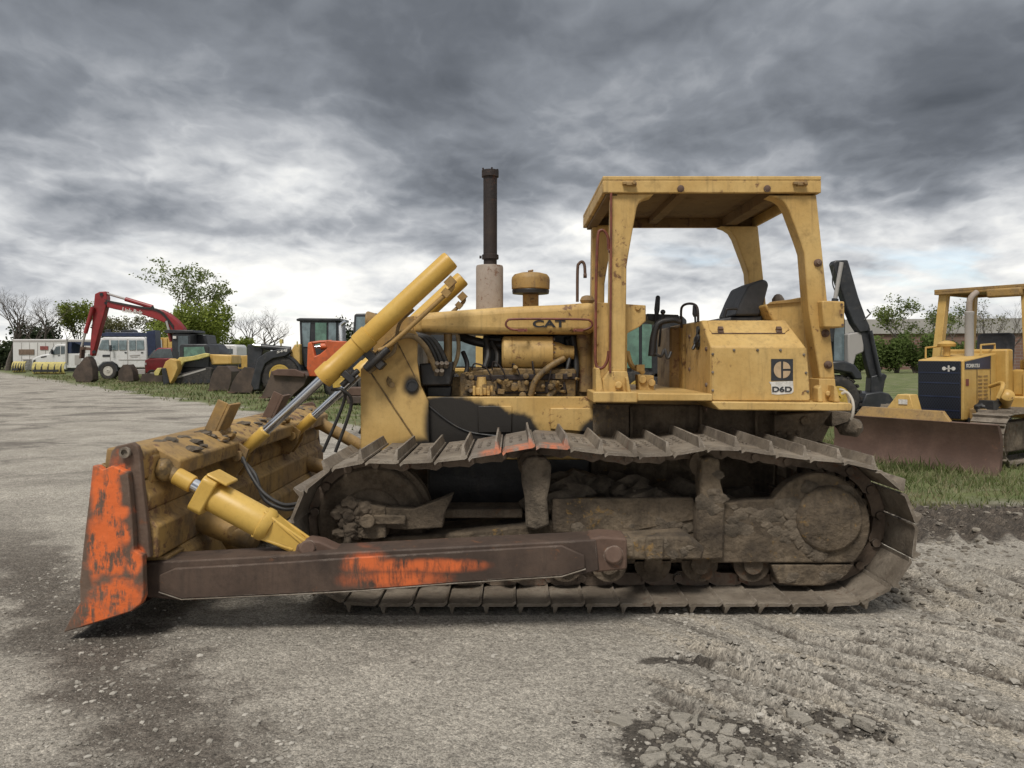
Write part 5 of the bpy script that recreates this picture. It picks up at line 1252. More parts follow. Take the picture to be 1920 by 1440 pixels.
def plow(label, x0, x1, yb, Yd):
    r_ = V(label, 'snow_plow', 'snow plow', (x0 + x1) / 2, 0, Yd, 'yellow snow plows on the grass')
    zt = 1.0; L0, L1 = P(x0, 0, Yd).x, P(x1, 0, Yd).x
    m = MB(); pr = [(0.25, 0.05), (0.12, 0.12), (0.02, 0.35), (0.02, 0.65), (0.15, 0.92), (0.32, 1.02), (0.30, 1.06), (0.10, 0.97), (-0.04, 0.66), (-0.04, 0.34), (0.06, 0.08)]
    m.yz([(Yd + a, b) for a, b in pr], L0, L1); done(m, 'moldboard', M['plow_yellow'], r_, 0)
    m = MB()
    for k in range(5):
        x = L0 + (L1 - L0) * (k + 0.5) / 5; m.yz([(Yd - 0.2, 0.12), (Yd - 0.02, 0.3), (Yd - 0.02, 0.75), (Yd + 0.1, 0.95), (Yd - 0.12, 0.6)], x, x + 0.07)
    m.box(L0 + 0.3, L1 - 0.3, Yd - 0.45, Yd - 0.25, 0.22, 0.42)
    done(m, 'frame', M['black'], r_, 0)
    m = MB(); m.box(L0, L1, Yd + 0.18, Yd + 0.24, 0, 0.14); done(m, 'cutting_edge', M['rust'], r_, 0)
plow('pale yellow snow plow standing in front of the white plow truck', 60, 120, 702, 65)
plow('short pale yellow snow plow in front of the left end of the white trailer', 22, 46, 697, 72)

# ------------------------------------------------------------------ red excavator
Yd = 45
e_ = V('red tracked excavator with its boom arched over the white crew cab truck', 'excavator', 'excavator', 345, 0, Yd + 1)
bm_ = prt(e_, 'boom', 'exc_red', [(198, 566), (204, 566), (220, 567), (270, 576), (300, 580), (314, 587), (330, 600), (343, 615), (344, 622), (322, 622), (313, 607), (296, 600), (266, 590), (216, 580), (200, 576)], Yd, Yd + 0.55, 0.04)
text_part('Link-Belt', 'lettering', M['decal_white'], bm_, P(229, 585, Yd - 0.012), P(266, 591.5, Yd) - P(229, 585, Yd), P(230, 576, Yd) - P(229, 585, Yd), 9 * Yd / F, 38 * Yd / F, 0.01, 0.03)
st = prt(e_, 'stick', 'exc_red', [(177.5, 551), (186, 547), (197.5, 546), (200, 558), (199, 572), (194, 592), (185, 622), (178, 650), (173, 668), (168, 666), (170, 630), (175, 575)], Yd + 0.05, Yd + 0.5, 0.04)
def cylp(parent, name, a, b, r, k, mat='exc_red', yo=0.25):
    a, b = P(*a, Yd + yo), P(*b, Yd + yo); c = a + (b - a) * k
    m = MB(); m.cyl(a, c, r, n=14); q = done(m, name, M[mat], parent, 0)
    m = MB(); m.cyl(c, b, r * 0.55, n=12); done(m, 'piston_rod', M['fascia'], q, 0)
cylp(bm_, 'stick_cylinder', (286, 576), (199, 550), 0.13, 0.58); cylp(st, 'bucket_cylinder', (174, 576), (153, 650), 0.12, 0.66, yo=-0.1)
cylp(e_, 'boom_cylinder', (322, 640), (312, 602), 0.12, 0.5, yo=-0.1)
prt(st, 'linkage', 'rust', [(150, 650), (170, 652), (172, 657), (153, 656), (152, 672), (148, 672)], Yd + 0.05, Yd + 0.45, 0.02)
m = MB(); q = [(137, 704), (141, 694), (150, 683), (158, 672), (164, 668), (170, 675), (175, 690), (176, 712), (170, 717), (146, 716)]
m.px(q, Yd - 0.1, Yd + 0.55, Yd)
for k in range(4):
    x = P(143 + 9 * k, 712, Yd).x; m.ext([(x, Yd - 0.1 + 0.13 * k, 0.16), (x + 0.16, Yd - 0.1 + 0.13 * k, 0.16), (x + 0.05, Yd - 0.1 + 0.13 * k, 0.0)], (0, 0.12, 0))
done(m, 'bucket', M['bucket'], e_, 0.03)
m = MB()
for k in range(3): m.tube([P(326, 618 - 3 * k, Yd - 0.02), P(300, 586 - 2 * k, Yd - 0.04), P(262, 577 - k, Yd - 0.04), P(214, 568 - k, Yd - 0.04), P(196, 562, Yd - 0.02)], 0.025, 5, 5)
done(m, 'hose', M['rubber'], bm_, 0)
m = MB()
for a_, b_ in ((199, 568), (190, 552), (312, 604), (286, 577), (176, 660), (174, 577)): m.cyl(P(a_, b_, Yd - 0.03), P(a_, b_, Yd + 0.58), 0.10, n=12)
done(m, 'pivot_pin', M['black'], bm_, 0)
hs = prt(e_, 'house', 'black', [(340, 640), (392, 645), (404, 660), (404, 690), (330, 690), (326, 672)], Yd + 0.4, Yd + 2.9, 0.08)
cb_ = prt(e_, 'cab', 'black', [(322, 626), (331, 624), (356, 625), (357, 690), (331, 690), (322, 665)], Yd - 0.6, Yd + 0.4, 0.05)
prt(cb_, 'roof', 'black', [(308, 618), (362, 619), (364, 624), (309, 625)], Yd - 0.7, Yd + 1.0, 0.03)
prt(cb_, 'window', 'glass', [(334, 630), (353, 630), (353, 655), (334, 660)], Yd - 0.63, Yd - 0.59, 0)
prt(cb_, 'lamp', 'decal_white', [(324, 630), (330, 630), (330, 635), (324, 635)], Yd - 0.7, Yd - 0.6, 0)
prt(e_, 'engine_cover', 'black', [(356, 625), (386, 628), (389, 646), (357, 650)], Yd + 0.5, Yd + 2.0, 0.05)
for yo in (-0.4, 2.2):
    m = MB(); q = [(P(a, b, Yd).x, P(a, b, Yd).z) for a, b in ((300, 700), (306, 692), (400, 692), (407, 700), (400, 715), (306, 715))]; m.xz([(a, max(b, 0.0) * 1.0) for a, b in q], Yd + yo, Yd + yo + 0.6); done(m, 'track', M['tyre'], e_, 0.05)

# ------------------------------------------------------------------ white crew cab truck
Yd = 50
t_ = V('white crew cab truck with one pale wheel in view, under the red excavator boom', 'crew_truck', 'truck', 225, 0, Yd)
cb_ = prt(t_, 'cab', 'white', [(173, 688), (172.5, 680), (176, 672), (178, 660), (187, 635), (194, 632), (270, 632), (274, 637), (276, 660), (276, 690), (222, 690), (219, 684), (210, 679), (194, 680), (185, 688), (181, 696), (175, 696)], Yd, Yd + 2.3, 0.08)
for q in ([(184, 655), (191, 638), (203, 637), (204, 656)], [(208, 656), (208, 638), (221, 638), (221, 656)], [(223, 638), (237, 638), (237, 656), (223, 656)], [(242, 656), (242, 638), (254, 638), (254, 656)], [(256, 638), (269, 638), (270, 655), (256, 656)]):
    prt(cb_, 'window', 'glass_pale', q, Yd - 0.05, Yd + 0.02, 0)
prt(cb_, 'headlamp', 'glass', [(173, 677), (179, 677), (179, 683), (173, 683)], Yd - 0.05, Yd + 0.1, 0.01)
prt(cb_, 'vent', 'black', [(192, 665), (206, 665), (206, 669), (192, 669)], Yd - 0.03, Yd + 0.02, 0)
m = MB(); m.px([(222, 674), (276, 674), (276, 675), (222, 675)], Yd - 0.03, Yd); m.px([(238.6, 636), (239.6, 636), (239.6, 690), (238.6, 690)], Yd - 0.02, Yd); m.px([(206, 658), (206.8, 658), (206.8, 680), (206, 680)], Yd - 0.02, Yd); done(m, 'door_seam', M['fascia'], cb_, 0)
m = MB(); m.px([(182, 696), (184, 689), (192, 681), (202, 678), (212, 680), (219, 687), (221, 696), (218, 696), (216, 689), (210, 683), (202, 681), (194, 684), (187, 690), (185, 696)], Yd - 0.08, Yd + 0.3); done(m, 'wheel_arch', M['black'], cb_, 0)
m = MB(); m.px([(205, 647), (208, 647), (208, 659), (205, 659)], Yd - 0.35, Yd - 0.25); m.tube([P(206, 650, Yd - 0.3), P(209, 652, Yd)], 0.025, 6); done(m, 'mirror', M['black'], cb_, 0)
m = MB(); m.px([(233, 660), (237, 660), (237, 661.5), (233, 661.5)], Yd - 0.05, Yd); m.px([(264, 660), (268, 660), (268, 661.5), (264, 661.5)], Yd - 0.05, Yd); done(m, 'door_handle', M['black'], cb_, 0)
m = MB(); m.px([(243, 666), (262, 665), (262, 666.5), (243, 667.5)], Yd - 0.02, Yd); m.px([(246, 669), (258, 668.5), (258, 669.5), (246, 670)], Yd - 0.02, Yd); done(m, 'door_stripe', M['fascia'], cb_, 0)
m = MB(); m.box(P(171.5, 0, Yd).x, P(173.5, 0, Yd).x, Yd - 0.05, Yd + 2.35, 0.55, 0.85); done(m, 'bumper', M['fascia'], t_, 0.02)
m = MB(); m.box(P(172, 0, Yd).x - 0.02, P(172, 0, Yd).x + 0.05, Yd + 0.5, Yd + 1.8, 0.95, 1.25); done(m, 'grille', M['black'], t_, 0)
m = MB(); m.px([(196, 618), (204, 617), (204, 624), (196, 624)], Yd + 0.5, Yd + 0.8); m.px([(226, 619), (246, 618), (250, 624), (226, 624)], Yd + 0.4, Yd + 1.2); done(m, 'roof_gear', M['black'], t_, 0.03)
prt(t_, 'lamp_bar', 'navy', [(190, 625), (200, 623), (258, 623), (262, 631), (190, 631)], Yd + 0.3, Yd + 1.6, 0.04)
prt(t_, 'body_box', 'navy', [(274, 621), (290, 619), (292, 655), (290, 668), (277, 668)], Yd - 0.02, Yd + 0.8, 0.03)
prt(t_, 'chassis', 'black', [(190, 688), (300, 688), (300, 700), (190, 700)], Yd + 0.4, Yd + 1.9, 0)
prt(t_, 'step_tank', 'fascia', [(246, 692), (272, 692), (272, 702), (246, 702)], Yd - 0.02, Yd + 0.4, 0.03)
wheel(t_, 202, 698, Yd - 0.06, 16.5, 0.45); wheel(t_, 202, 698, Yd + 1.9, 16.5, 0.45); wheel(t_, 330, 698, Yd - 0.06, 16.5, 0.45)

# yellow box behind, white pickup, red pickup
Yd = 58
t_ = V('yellow steel dump body standing behind the blue box of the white truck', 'dump_body', 'dump body', 305, 0, Yd)
prt(t_, 'body', 'k_yellow', [(288, 633), (330, 633), (328, 655), (291, 655)], Yd, Yd + 2.4, 0.03)
m = MB()
for k in range(4): m.px([(293 + 9 * k, 634), (295 + 9 * k, 634), (295 + 9 * k, 655), (293 + 9 * k, 655)], Yd - 0.1, Yd)
done(m, 'rib', M['k_yellow'], t_, 0); prt(t_, 'chassis', 'black', [(290, 655), (330, 655), (330, 706), (290, 706)], Yd + 0.3, Yd + 2.0, 0)
Yd = 47.5
t_ = V('red pickup with a dark windscreen, half hidden between the white truck and the black cab', 'pickup', 'pickup truck', 295, 0, Yd)
prt(t_, 'body', 'exc_red', [(270, 684), (271, 675), (280, 672), (300, 671), (340, 671), (340, 700), (272, 700)], Yd, Yd + 1.9, 0.08)
cb_ = prt(t_, 'cab', 'exc_red', [(278, 672), (290, 657), (296, 652), (322, 652), (330, 672)], Yd + 0.05, Yd + 1.8, 0.08)
prt(cb_, 'window', 'glass', [(280, 671), (291, 658), (297, 654), (320, 654), (326, 671)], Yd + 0.02, Yd + 0.07, 0.0); prt(cb_, 'windscreen', 'glass', [(276, 672), (289, 656), (291, 657), (280, 672)], Yd + 0.12, Yd + 1.7, 0)
wheel(t_, 285, 703, Yd - 0.02, 11, 0.3); wheel(t_, 332, 703, Yd - 0.02, 11, 0.3)
m = MB(); m.px([(271, 680), (274, 680), (274, 684), (271, 684)], Yd - 0.05, Yd + 0.2); done(m, 'headlamp', M['decal_white'], t_, 0)
Yd = 46
def bucket(label, pts, Yd, w, group=None, tilt=0, mat='bucket', attach=None):
    r_ = attach or V(label, 'loader_bucket', 'bucket', sum(p[0] for p in pts) / len(pts), 0, Yd, group)
    w_ = [(P(a, b, Yd).x, max(P(a, b, Yd).z, 0.0)) for a, b in pts]
    m = MB(); cx = sum(a for a, _ in w_) / len(w_); cz = sum(b for _, b in w_) / len(w_)
    inner = [(cx + (a - cx) * 0.93, cz + (b - cz) * 0.93) for a, b in w_]
    m.xz(w_, Yd, Yd + 0.05); m.xz(w_, Yd + w - 0.05, Yd + w); m.xz(inner, Yd + 0.05, Yd + w - 0.05)
    bk = done(m, 'shell', M[mat], r_, 0.015) if not attach else done(m, 'bucket', M[mat], r_, 0.015)
    m = MB(); z = min(b for _, b in w_); xl_ = min(a for a, _ in w_)
    m.box(xl_ - 0.05, xl_ + 0.25, Yd - 0.01, Yd + w + 0.01, z, z + 0.05); done(m, 'cutting_edge', M['rust'], bk, 0)
    return r_
bucket('rounded rusty bucket on the grass right of the white truck wheel', [(221, 712), (222, 696), (230, 684), (240, 683), (248, 695), (251, 714), (236, 716)], 45.5, 0.7, 'rusty buckets lying along the row')
bucket('low dark rusty bucket between the white truck and the compact loader', [(262, 716), (266, 701), (282, 700), (304, 704), (305, 718), (280, 719)], 44.5, 0.8, 'rusty buckets lying along the row')

# ------------------------------------------------------------------ compact track loader
Yd = 42
t_ = V('black and yellow compact track loader with yellow lift arms, left of the two upright buckets', 'track_loader', 'track loader', 370, 0, Yd)
cb_ = prt(t_, 'cab', 'black', [(336, 649), (340, 645), (388, 645), (392, 652), (392, 690), (340, 690), (336, 670)], Yd, Yd + 1.5, 0.05)
prt(cb_, 'window', 'glass_green', [(343, 651), (382, 650), (386, 664), (370, 676), (343, 676)], Yd - 0.03, Yd + 0.02, 0); prt(cb_, 'windscreen', 'glass', [(334.5, 650), (337, 649), (340, 672), (336, 672)], Yd + 0.1, Yd + 1.4, 0)
prt(cb_, 'door_frame', 'black', [(342, 650), (344, 650), (344, 676), (342, 676)], Yd - 0.06, Yd - 0.03, 0)
prt(t_, 'engine_cover', 'k_yellow', [(392, 664), (434, 666), (435, 683), (396, 684)], Yd, Yd + 1.5, 0.06)
prt(t_, 'body', 'black', [(338, 676), (432, 680), (430, 700), (340, 704)], Yd + 0.1, Yd + 1.4, 0.05)
for yo in (-0.35, 1.5): prt(t_, 'lift_arm', 'plow_yellow', [(328, 678), (336, 670), (360, 668), (384, 662), (392, 663), (392, 668), (372, 674), (345, 679), (338, 690), (332, 700), (326, 694)], Yd + yo, Yd + yo + 0.2, 0.03)
for yo in (-0.45, 1.35):
    m = MB(); m.px([(318, 714), (322, 707), (338, 702), (395, 688), (402, 690), (402, 716), (396, 720), (324, 721)], Yd + yo, Yd + yo + 0.45, Yd); tk_ = done(m, 'track', M['tyre'], t_, 0.06)
    m = MB(); m.px([(330, 708), (392, 690), (392, 693), (332, 711)], Yd + yo - 0.02, Yd + yo, Yd); done(m, 'guide_rail', M['fascia'], tk_, 0)
    m = MB()
    for k in range(5): c = P(335 + 14 * k, 715, Yd + yo); m.lathe([(0.10, -0.02), (0.11, 0.1)], c, (0, 1, 0), 14)
    done(m, 'track_roller', M['black'], tk_, 0)
gr = root('grapple', (P(312, 0, Yd - 0.9).x, Yd - 0.9, 0), 'yellow and black grapple attachment at the front of the compact track loader', 'attachment')
prt(gr, 'grapple_plate', 'k_yellow', [(305, 690), (310, 678), (320, 672), (330, 676), (333, 690), (327, 706), (319, 720), (315, 712), (312, 700)], Yd - 0.9, Yd - 0.3, 0.03)
prt(gr, 'grapple_claw', 'plow_yellow', [(288, 698), (295, 690), (303, 690), (297, 704), (290, 704)], Yd - 0.9, Yd - 0.2, 0.02)
prt(gr, 'backing_plate', 'black', [(303, 690), (310, 690), (317, 718), (312, 722), (306, 722)], Yd - 1.0, Yd + 0.5, 0.02)

# white pickup with canopy, yellow flatbed behind
Yd = 52
t_ = V('white van body behind the compact track loader', 'van', 'van', 420, 0, Yd)
prt(t_, 'body', 'white', [(393, 660), (398, 650), (404, 646), (440, 646), (444, 650), (445, 700), (393, 700)], Yd, Yd + 2.0, 0.08)
prt(t_, 'window', 'glass', [(406, 654), (436, 654), (436, 663), (406, 663)], Yd - 0.04, Yd + 0.02, 0)
prt(t_, 'door_seam', 'fascia', [(431, 650), (432, 650), (432, 698), (431, 698)], Yd - 0.03, Yd, 0)
for cx in (402, 436): wheel(t_, cx, 704, Yd - 0.05, 9, 0.3)
Yd = 50
t_ = V('orange yellow machine hood between the white van and the black wheel loader', 'yellow_machine', 'machine', 450, 0, Yd)
prt(t_, 'hood', 'k_yellow', [(445, 667), (464, 666), (464, 692), (445, 692)], Yd, Yd + 1.8, 0.05); prt(t_, 'chassis', 'black', [(444, 692), (464, 692), (464, 712), (444, 712)], Yd, Yd + 1.6, 0.03)
prt(t_, 'grille', 'black', [(447, 672), (452, 672), (452, 688), (447, 688)], Yd - 0.03, Yd + 0.02, 0)

# two upright buckets
bucket('tall rusty bucket standing on the grass, left of the two upright ones', [(391, 732), (394, 712), (400, 696), (408, 686), (426, 687), (434, 696), (433, 716), (428, 733)], 33.5, 1.1, 'rusty buckets lying along the row')

# ------------------------------------------------------------------ black wheel loader
Yd = 31
t_ = V('black and yellow wheel loader with a tall glazed cab and white number on its arm', 'wheel_loader', 'wheel loader', 560, 0, Yd)
cb_ = prt(t_, 'cab', 'black', [(561, 602), (566, 600), (630, 600), (634, 606), (634, 690), (570, 690), (563, 660)], Yd + 0.5, Yd + 2.0, 0.05)
prt(cb_, 'roof', 'black', [(555, 598), (562, 596), (638, 597), (638, 602), (556, 602)], Yd + 0.4, Yd + 2.1, 0.03)
for q, g_ in (([(566, 605), (582, 605), (580, 650), (568, 650)], 'glass_pale'), ([(591, 605), (612, 605), (612, 650), (591, 648)], 'glass_green'), ([(616, 605), (630, 605), (630, 650), (616, 650)], 'glass_pale')):
    prt(cb_, 'window', g_, q, Yd + 0.46, Yd + 0.52, 0)
prt(t_, 'front_frame', 'k_yellow', [(541, 676), (546, 656), (552, 646), (562, 645), (563, 690), (541, 690)], Yd + 0.2, Yd + 1.9, 0.04)
prt(t_, 'engine_hood', 'black', [(630, 645), (720, 650), (720, 700), (630, 700)], Yd + 0.4, Yd + 2.0, 0.05)
prt(t_, 'chassis', 'black', [(540, 690), (720, 690), (720, 720), (540, 720)], Yd + 0.6, Yd + 1.8, 0)
arm = prt(t_, 'lift_arm', 'black', [(476, 732), (470, 720), (478, 690), (482, 672), (500, 660), (520, 655), (541, 653), (545, 660), (535, 668), (512, 672), (497, 682), (490, 700), (486, 730)], Yd - 0.1, Yd + 0.25, 0.03)
text_part('544J', 'lettering', M['decal_white'], arm, P(519, 664, Yd - 0.115), P(539, 659, Yd) - P(519, 664, Yd), (0, 0, 1), 5.5 * Yd / F, 20 * Yd / F, 0.01, 0.03)
prt(t_, 'bucket_link', 'black', [(463, 646), (488, 644), (494, 655), (482, 700), (463, 690)], Yd + 0.4, Yd + 1.4, 0.04)
m = MB(); m.cyl(P(474, 647, Yd + 0.3), P(492, 649, Yd + 0.3), 0.06, n=12); done(m, 'piston_rod', M['chrome'], t_, 0)
m = MB(); m.cyl(P(490, 650, Yd + 0.3), P(545, 655, Yd + 0.3), 0.11, n=12); done(m, 'bucket_cylinder', M['black'], t_, 0)
m = MB(); c = P(524, 0, Yd); ro, ri = 42 * Yd / F, 38 * Yd / F
q = [(c.x + ro * math.cos(R(a)), 0.75 + ro * math.sin(R(a))) for a in range(0, 130, 8)] + [(c.x + ri * math.cos(R(a)), 0.75 + ri * math.sin(R(a))) for a in range(128, -1, -8)]
m.xz(q, Yd + 0.02, Yd + 0.6); done(m, 'mudguard', M['black'], t_, 0)
wheel(t_, 524, 705, Yd - 0.0, 36, 0.55, 'rim_yellow', 22); wheel(t_, 680, 705, Yd - 0.0, 36, 0.55, 'rim_yellow', 22)
bucket('', [(429, 736), (436, 716), (446, 700), (458, 688), (476, 690), (484, 704), (480, 722), (470, 737)], 31.2, 1.6, attach=t_)
m = MB(); m.px([(556, 640), (558, 640), (558, 650), (556, 650)], Yd, Yd + 0.05); m.px([(524, 636), (529, 636), (529, 644), (524, 644)], Yd + 0.3, Yd + 0.5); m.px([(525.5, 644), (527, 644), (527, 655), (525.5, 655)], Yd + 0.35, Yd + 0.45); done(m, 'work_lamp', M['plow_yellow'], t_, 0)

# ------------------------------------------------------------------ orange loader
Yd = 26.5
t_ = V('orange red loader with dark low bucket, just left of the yellow lift cylinders', 'orange_loader', 'loader', 620, 0, Yd)
for yo in (0, 1.6):
    prt(t_, 'lift_arm', 'loader_orange', [(577, 643), (584, 641), (590, 668), (600, 664), (614, 652), (608, 644), (612, 638), (650, 640), (650, 652), (634, 664), (612, 690), (604, 706), (580, 706), (575, 690)], Yd + yo, Yd + yo + 0.3, 0.03)
m = MB(); m.cyl(P(604, 650, Yd + 0.9), P(586, 651, Yd + 0.9), 0.05, n=12); done(m, 'piston_rod', M['chrome'], t_, 0)
m = MB(); m.cyl(P(602, 650, Yd + 0.9), P(646, 648, Yd + 0.9), 0.12, n=14); m.tube([P(580, 644, Yd + 0.3), P(600, 641, Yd + 0.3), P(622, 640, Yd + 0.3)], 0.05); done(m, 'bucket_cylinder', M['loader_orange'], t_, 0)
prt(t_, 'body', 'black', [(640, 640), (700, 640), (705, 700), (640, 705)], Yd + 0.4, Yd + 1.7, 0.05)
cb_ = prt(t_, 'cab', 'black', [(664, 590), (668, 588), (706, 587), (712, 592), (716, 660), (660, 660)], Yd + 0.6, Yd + 2.0, 0.04)
prt(cb_, 'window', 'glass_pale', [(668, 594), (706, 594), (710, 640), (666, 640)], Yd + 0.55, Yd + 0.61, 0)
m = MB(); m.tube([P(640, 640, Yd + 0.5), P(639, 612, Yd + 0.5), P(642, 607, Yd + 0.5), P(648, 603, Yd + 0.5)], 0.07, 10, 4); done(m, 'exhaust_pipe', M['chrome'], t_, 0)
prt(t_, 'counterweight', 'black', [(600, 700), (700, 690), (710, 735), (610, 740)], Yd + 0.5, Yd + 1.6, 0.05)
wheel(t_, 640, 722, Yd + 0.0, 30, 0.5, 'rim_yellow', 20); wheel(t_, 700, 722, Yd + 0.0, 30, 0.5, 'rim_yellow', 20)
bucket('', [(489, 745), (498, 726), (505, 708), (508, 696), (560, 698), (577, 704), (570, 722), (552, 738), (545, 747)], Yd - 0.3, 1.8, attach=t_)
prt(t_, 'bucket_lip', 'blade_rust', [(508, 697), (520, 692), (552, 692), (570, 700), (570, 707), (512, 704)], Yd - 0.45, Yd - 0.3, 0.02)

# rusty steel blocks left of the front guard
r_ = V('stack of rusty steel weights on the grass left of the yellow front guard', 'steel_weight', 'steel weights', 670, 0, 24)
prt(r_, 'block', 'rust', [(652, 727), (705, 727), (705, 742), (652, 742)], 24, 24.8, 0.02); prt(r_, 'block', 'bucket', [(650, 743), (700, 743), (700, 757), (650, 757)], 23.9, 24.8, 0.02)

# ------------------------------------------------------------------ machines seen through the main bulldozer
Yd = 23
t_ = V('yellow framed machine cab seen through the engine bay of the big bulldozer', 'cab_machine', 'loader', 850, 0, Yd)
cb_ = prt(t_, 'cab', 'black', [(800, 600), (905, 600), (905, 692), (800, 692)], Yd + 0.1, Yd + 1.6, 0.04)
prt(cb_, 'window', 'glass_pale', [(802, 640), (892, 640), (892, 687), (802, 687)], Yd + 0.04, Yd + 0.11, 0)
prt(t_, 'frame', 'k_yellow', [(892, 600), (906, 600), (906, 697), (800, 697), (800, 690), (892, 690)], Yd, Yd + 0.2, 0.02)
prt(t_, 'body', 'k_yellow', [(780, 692), (1060, 692), (1060, 738), (780, 738)], Yd + 0.1, Yd + 1.8, 0.04)
prt(t_, 'engine_hood', 'k_yellow', [(906, 650), (1050, 655), (1060, 692), (906, 692)], Yd + 0.2, Yd + 1.6, 0.05)
wheel(t_, 835, 735, Yd - 0.1, 34, 0.5, 'rim_yellow', 20); wheel(t_, 1010, 735, Yd - 0.1, 34, 0.5, 'rim_yellow', 20)
Yd = 21
t_ = V('dark machine with green tinted cab glass, seen between the canopy post and the seat pedestal', 'green_cab_machine', 'loader', 1220, 0, Yd)
cb_ = prt(t_, 'cab', 'black', [(1160, 592), (1280, 592), (1288, 600), (1288, 720), (1160, 720)], Yd + 0.1, Yd + 1.7, 0.04)
prt(cb_, 'window', 'glass_green', [(1164, 608), (1198, 608), (1198, 690), (1164, 690)], Yd + 0.04, Yd + 0.11, 0); prt(cb_, 'window', 'glass_green', [(1204, 608), (1222, 608), (1222, 690), (1204, 690)], Yd + 0.04, Yd + 0.11, 0)
prt(cb_, 'lamp', 'amber', [(1250, 690), (1256, 690), (1256, 697), (1250, 697)], Yd, Yd + 0.1, 0)
prt(t_, 'body', 'black', [(1150, 700), (1400, 690), (1400, 745), (1150, 745)], Yd + 0.1, Yd + 1.8, 0.05)
wheel(t_, 1200, 745, Yd - 0.1, 40, 0.5, 'rim_yellow', 20); wheel(t_, 1370, 745, Yd - 0.1, 40, 0.5, 'rim_yellow', 20)

# ------------------------------------------------------------------ backhoe at the right
Yd = 18.5
t_ = V('backhoe loader with a raised black boom and hanging digger bucket, right of the canopy', 'backhoe_loader', 'backhoe', 1580, 0, Yd)
bm_ = prt(t_, 'boom', 'black', [(1562, 494), (1566, 488), (1590, 487), (1594, 500), (1610, 556), (1626, 600), (1632, 612), (1628, 622), (1612, 624), (1600, 606), (1586, 572), (1572, 530)], Yd, Yd + 0.28, 0.03)
m = MB(); m.cyl(P(1578, 492, Yd - 0.06), P(1566, 560, Yd - 0.06), 0.05, n=12); b_ = done(m, 'dipper_cylinder', M['fascia'], bm_, 0)
m = MB(); m.cyl(P(1566, 560, Yd - 0.06), P(1556, 640, Yd - 0.06), 0.08, n=12); done(m, 'cylinder_barrel', M['black'], b_, 0)
m = MB(); m.tube([P(1564, 500, Yd - 0.03), P(1561, 530, Yd - 0.03), P(1568, 550, Yd - 0.03)], 0.015, 6, 5); m.tube([P(1620, 600, Yd), P(1632, 588, Yd), P(1626, 580, Yd)], 0.02, 6); done(m, 'hose', M['rubber'], bm_, 0)
st = prt(t_, 'dipper_stick', 'black', [(1612, 610), (1628, 606), (1632, 616), (1640, 660), (1650, 700), (1653, 724), (1638, 730), (1630, 700), (1622, 664)], Yd + 0.04, Yd + 0.24, 0.02)
m = MB(); m.cyl(P(1632, 620, Yd - 0.04), P(1650, 706, Yd - 0.04), 0.045, n=10); done(m, 'bucket_cylinder', M['black'], st, 0)
prt(t_, 'bucket_link', 'black', [(1634, 706), (1658, 700), (1664, 704), (1660, 714), (1656, 736), (1632, 736)], Yd, Yd + 0.3, 0.02)
m = MB(); m.px([(1611, 778), (1618, 752), (1624, 738), (1652, 734), (1668, 738), (1678, 752), (1676, 776), (1660, 788), (1636, 790)], Yd - 0.2, Yd + 0.5); done(m, 'digger_bucket', M['black'], t_, 0.03)
prt(t_, 'swing_post', 'fascia', [(1590, 626), (1612, 622), (1622, 630), (1620, 660), (1606, 666), (1600, 690), (1590, 690)], Yd + 0.05, Yd + 0.5, 0.03)
prt(t_, 'mudguard', 'black', [(1560, 678), (1584, 676), (1604, 684), (1616, 700), (1618, 712), (1604, 712), (1596, 700), (1560, 694)], Yd - 0.3, Yd + 0.4, 0.04)
wheel(t_, 1572, 740, Yd - 0.25, 42, 0.5, 'rim_yellow', 22)
cb_ = prt(t_, 'cab', 'black', [(1470, 580), (1580, 580), (1586, 600), (1586, 700), (1470, 700)], Yd + 0.3, Yd + 1.7, 0.05)
prt(cb_, 'window', 'glass_pale', [(1564, 596), (1583, 598), (1583, 680), (1564, 680)], Yd + 0.24, Yd + 0.31, 0); prt(cb_, 'window', 'glass_pale', [(1475, 596), (1556, 596), (1556, 680), (1475, 680)], Yd + 0.24, Yd + 0.31, 0)
prt(t_, 'body', 'k_yellow', [(1330, 670), (1560, 690), (1560, 760), (1330, 750)], Yd + 0.3, Yd + 1.6, 0.06)
wheel(t_, 1370, 745, Yd - 0.1, 30, 0.4, 'rim_yellow', 18)

# ------------------------------------------------------------------ small bulldozer at the right, built facing +x and turned
k_ = root('bulldozer', (0, 0, 0), 'smaller yellow bulldozer with dark grille and wide rusty blade, parked on the grass', 'bulldozer')
def K(mb, name, mat, bevel=0.01, parent=None): return done(mb, name, M[mat], parent or k_, bevel)
m = MB(); pr = [(0.10, 0.0), (0.02, 0.10), (-0.02, 0.30), (0.0, 0.50), (0.07, 0.66), (0.02, 0.67), (-0.07, 0.52), (-0.09, 0.30), (-0.05, 0.08)]
m.xz(pr, -1.17, 1.17); kb = K(m, 'blade', 'blade_rust', 0.0)
m = MB(); m.ext([(0.05, -0.80, 0.66), (0.05, 0.58, 0.66), (0.0, 0.45, 0.80), (-0.02, -0.72, 0.80)], (-0.07, 0, 0)); K(m, 'blade_guard', 'yellow_dirty', 0.008, kb)
m = MB(); m.ext([(-0.1, -0.42, 0.75), (-0.1, 0.02, 0.75), (-0.12, -0.06, 1.0), (-0.12, -0.24, 1.0)], (-0.22, 0, 0)); K(m, 'tilt_cover', 'k_yellow', 0.012, kb)
m = MB(); m.box(-0.098, -0.094, -0.21, -0.08, 0.86, 0.93); K(m, 'sticker', 'decal_white', 0, kb)
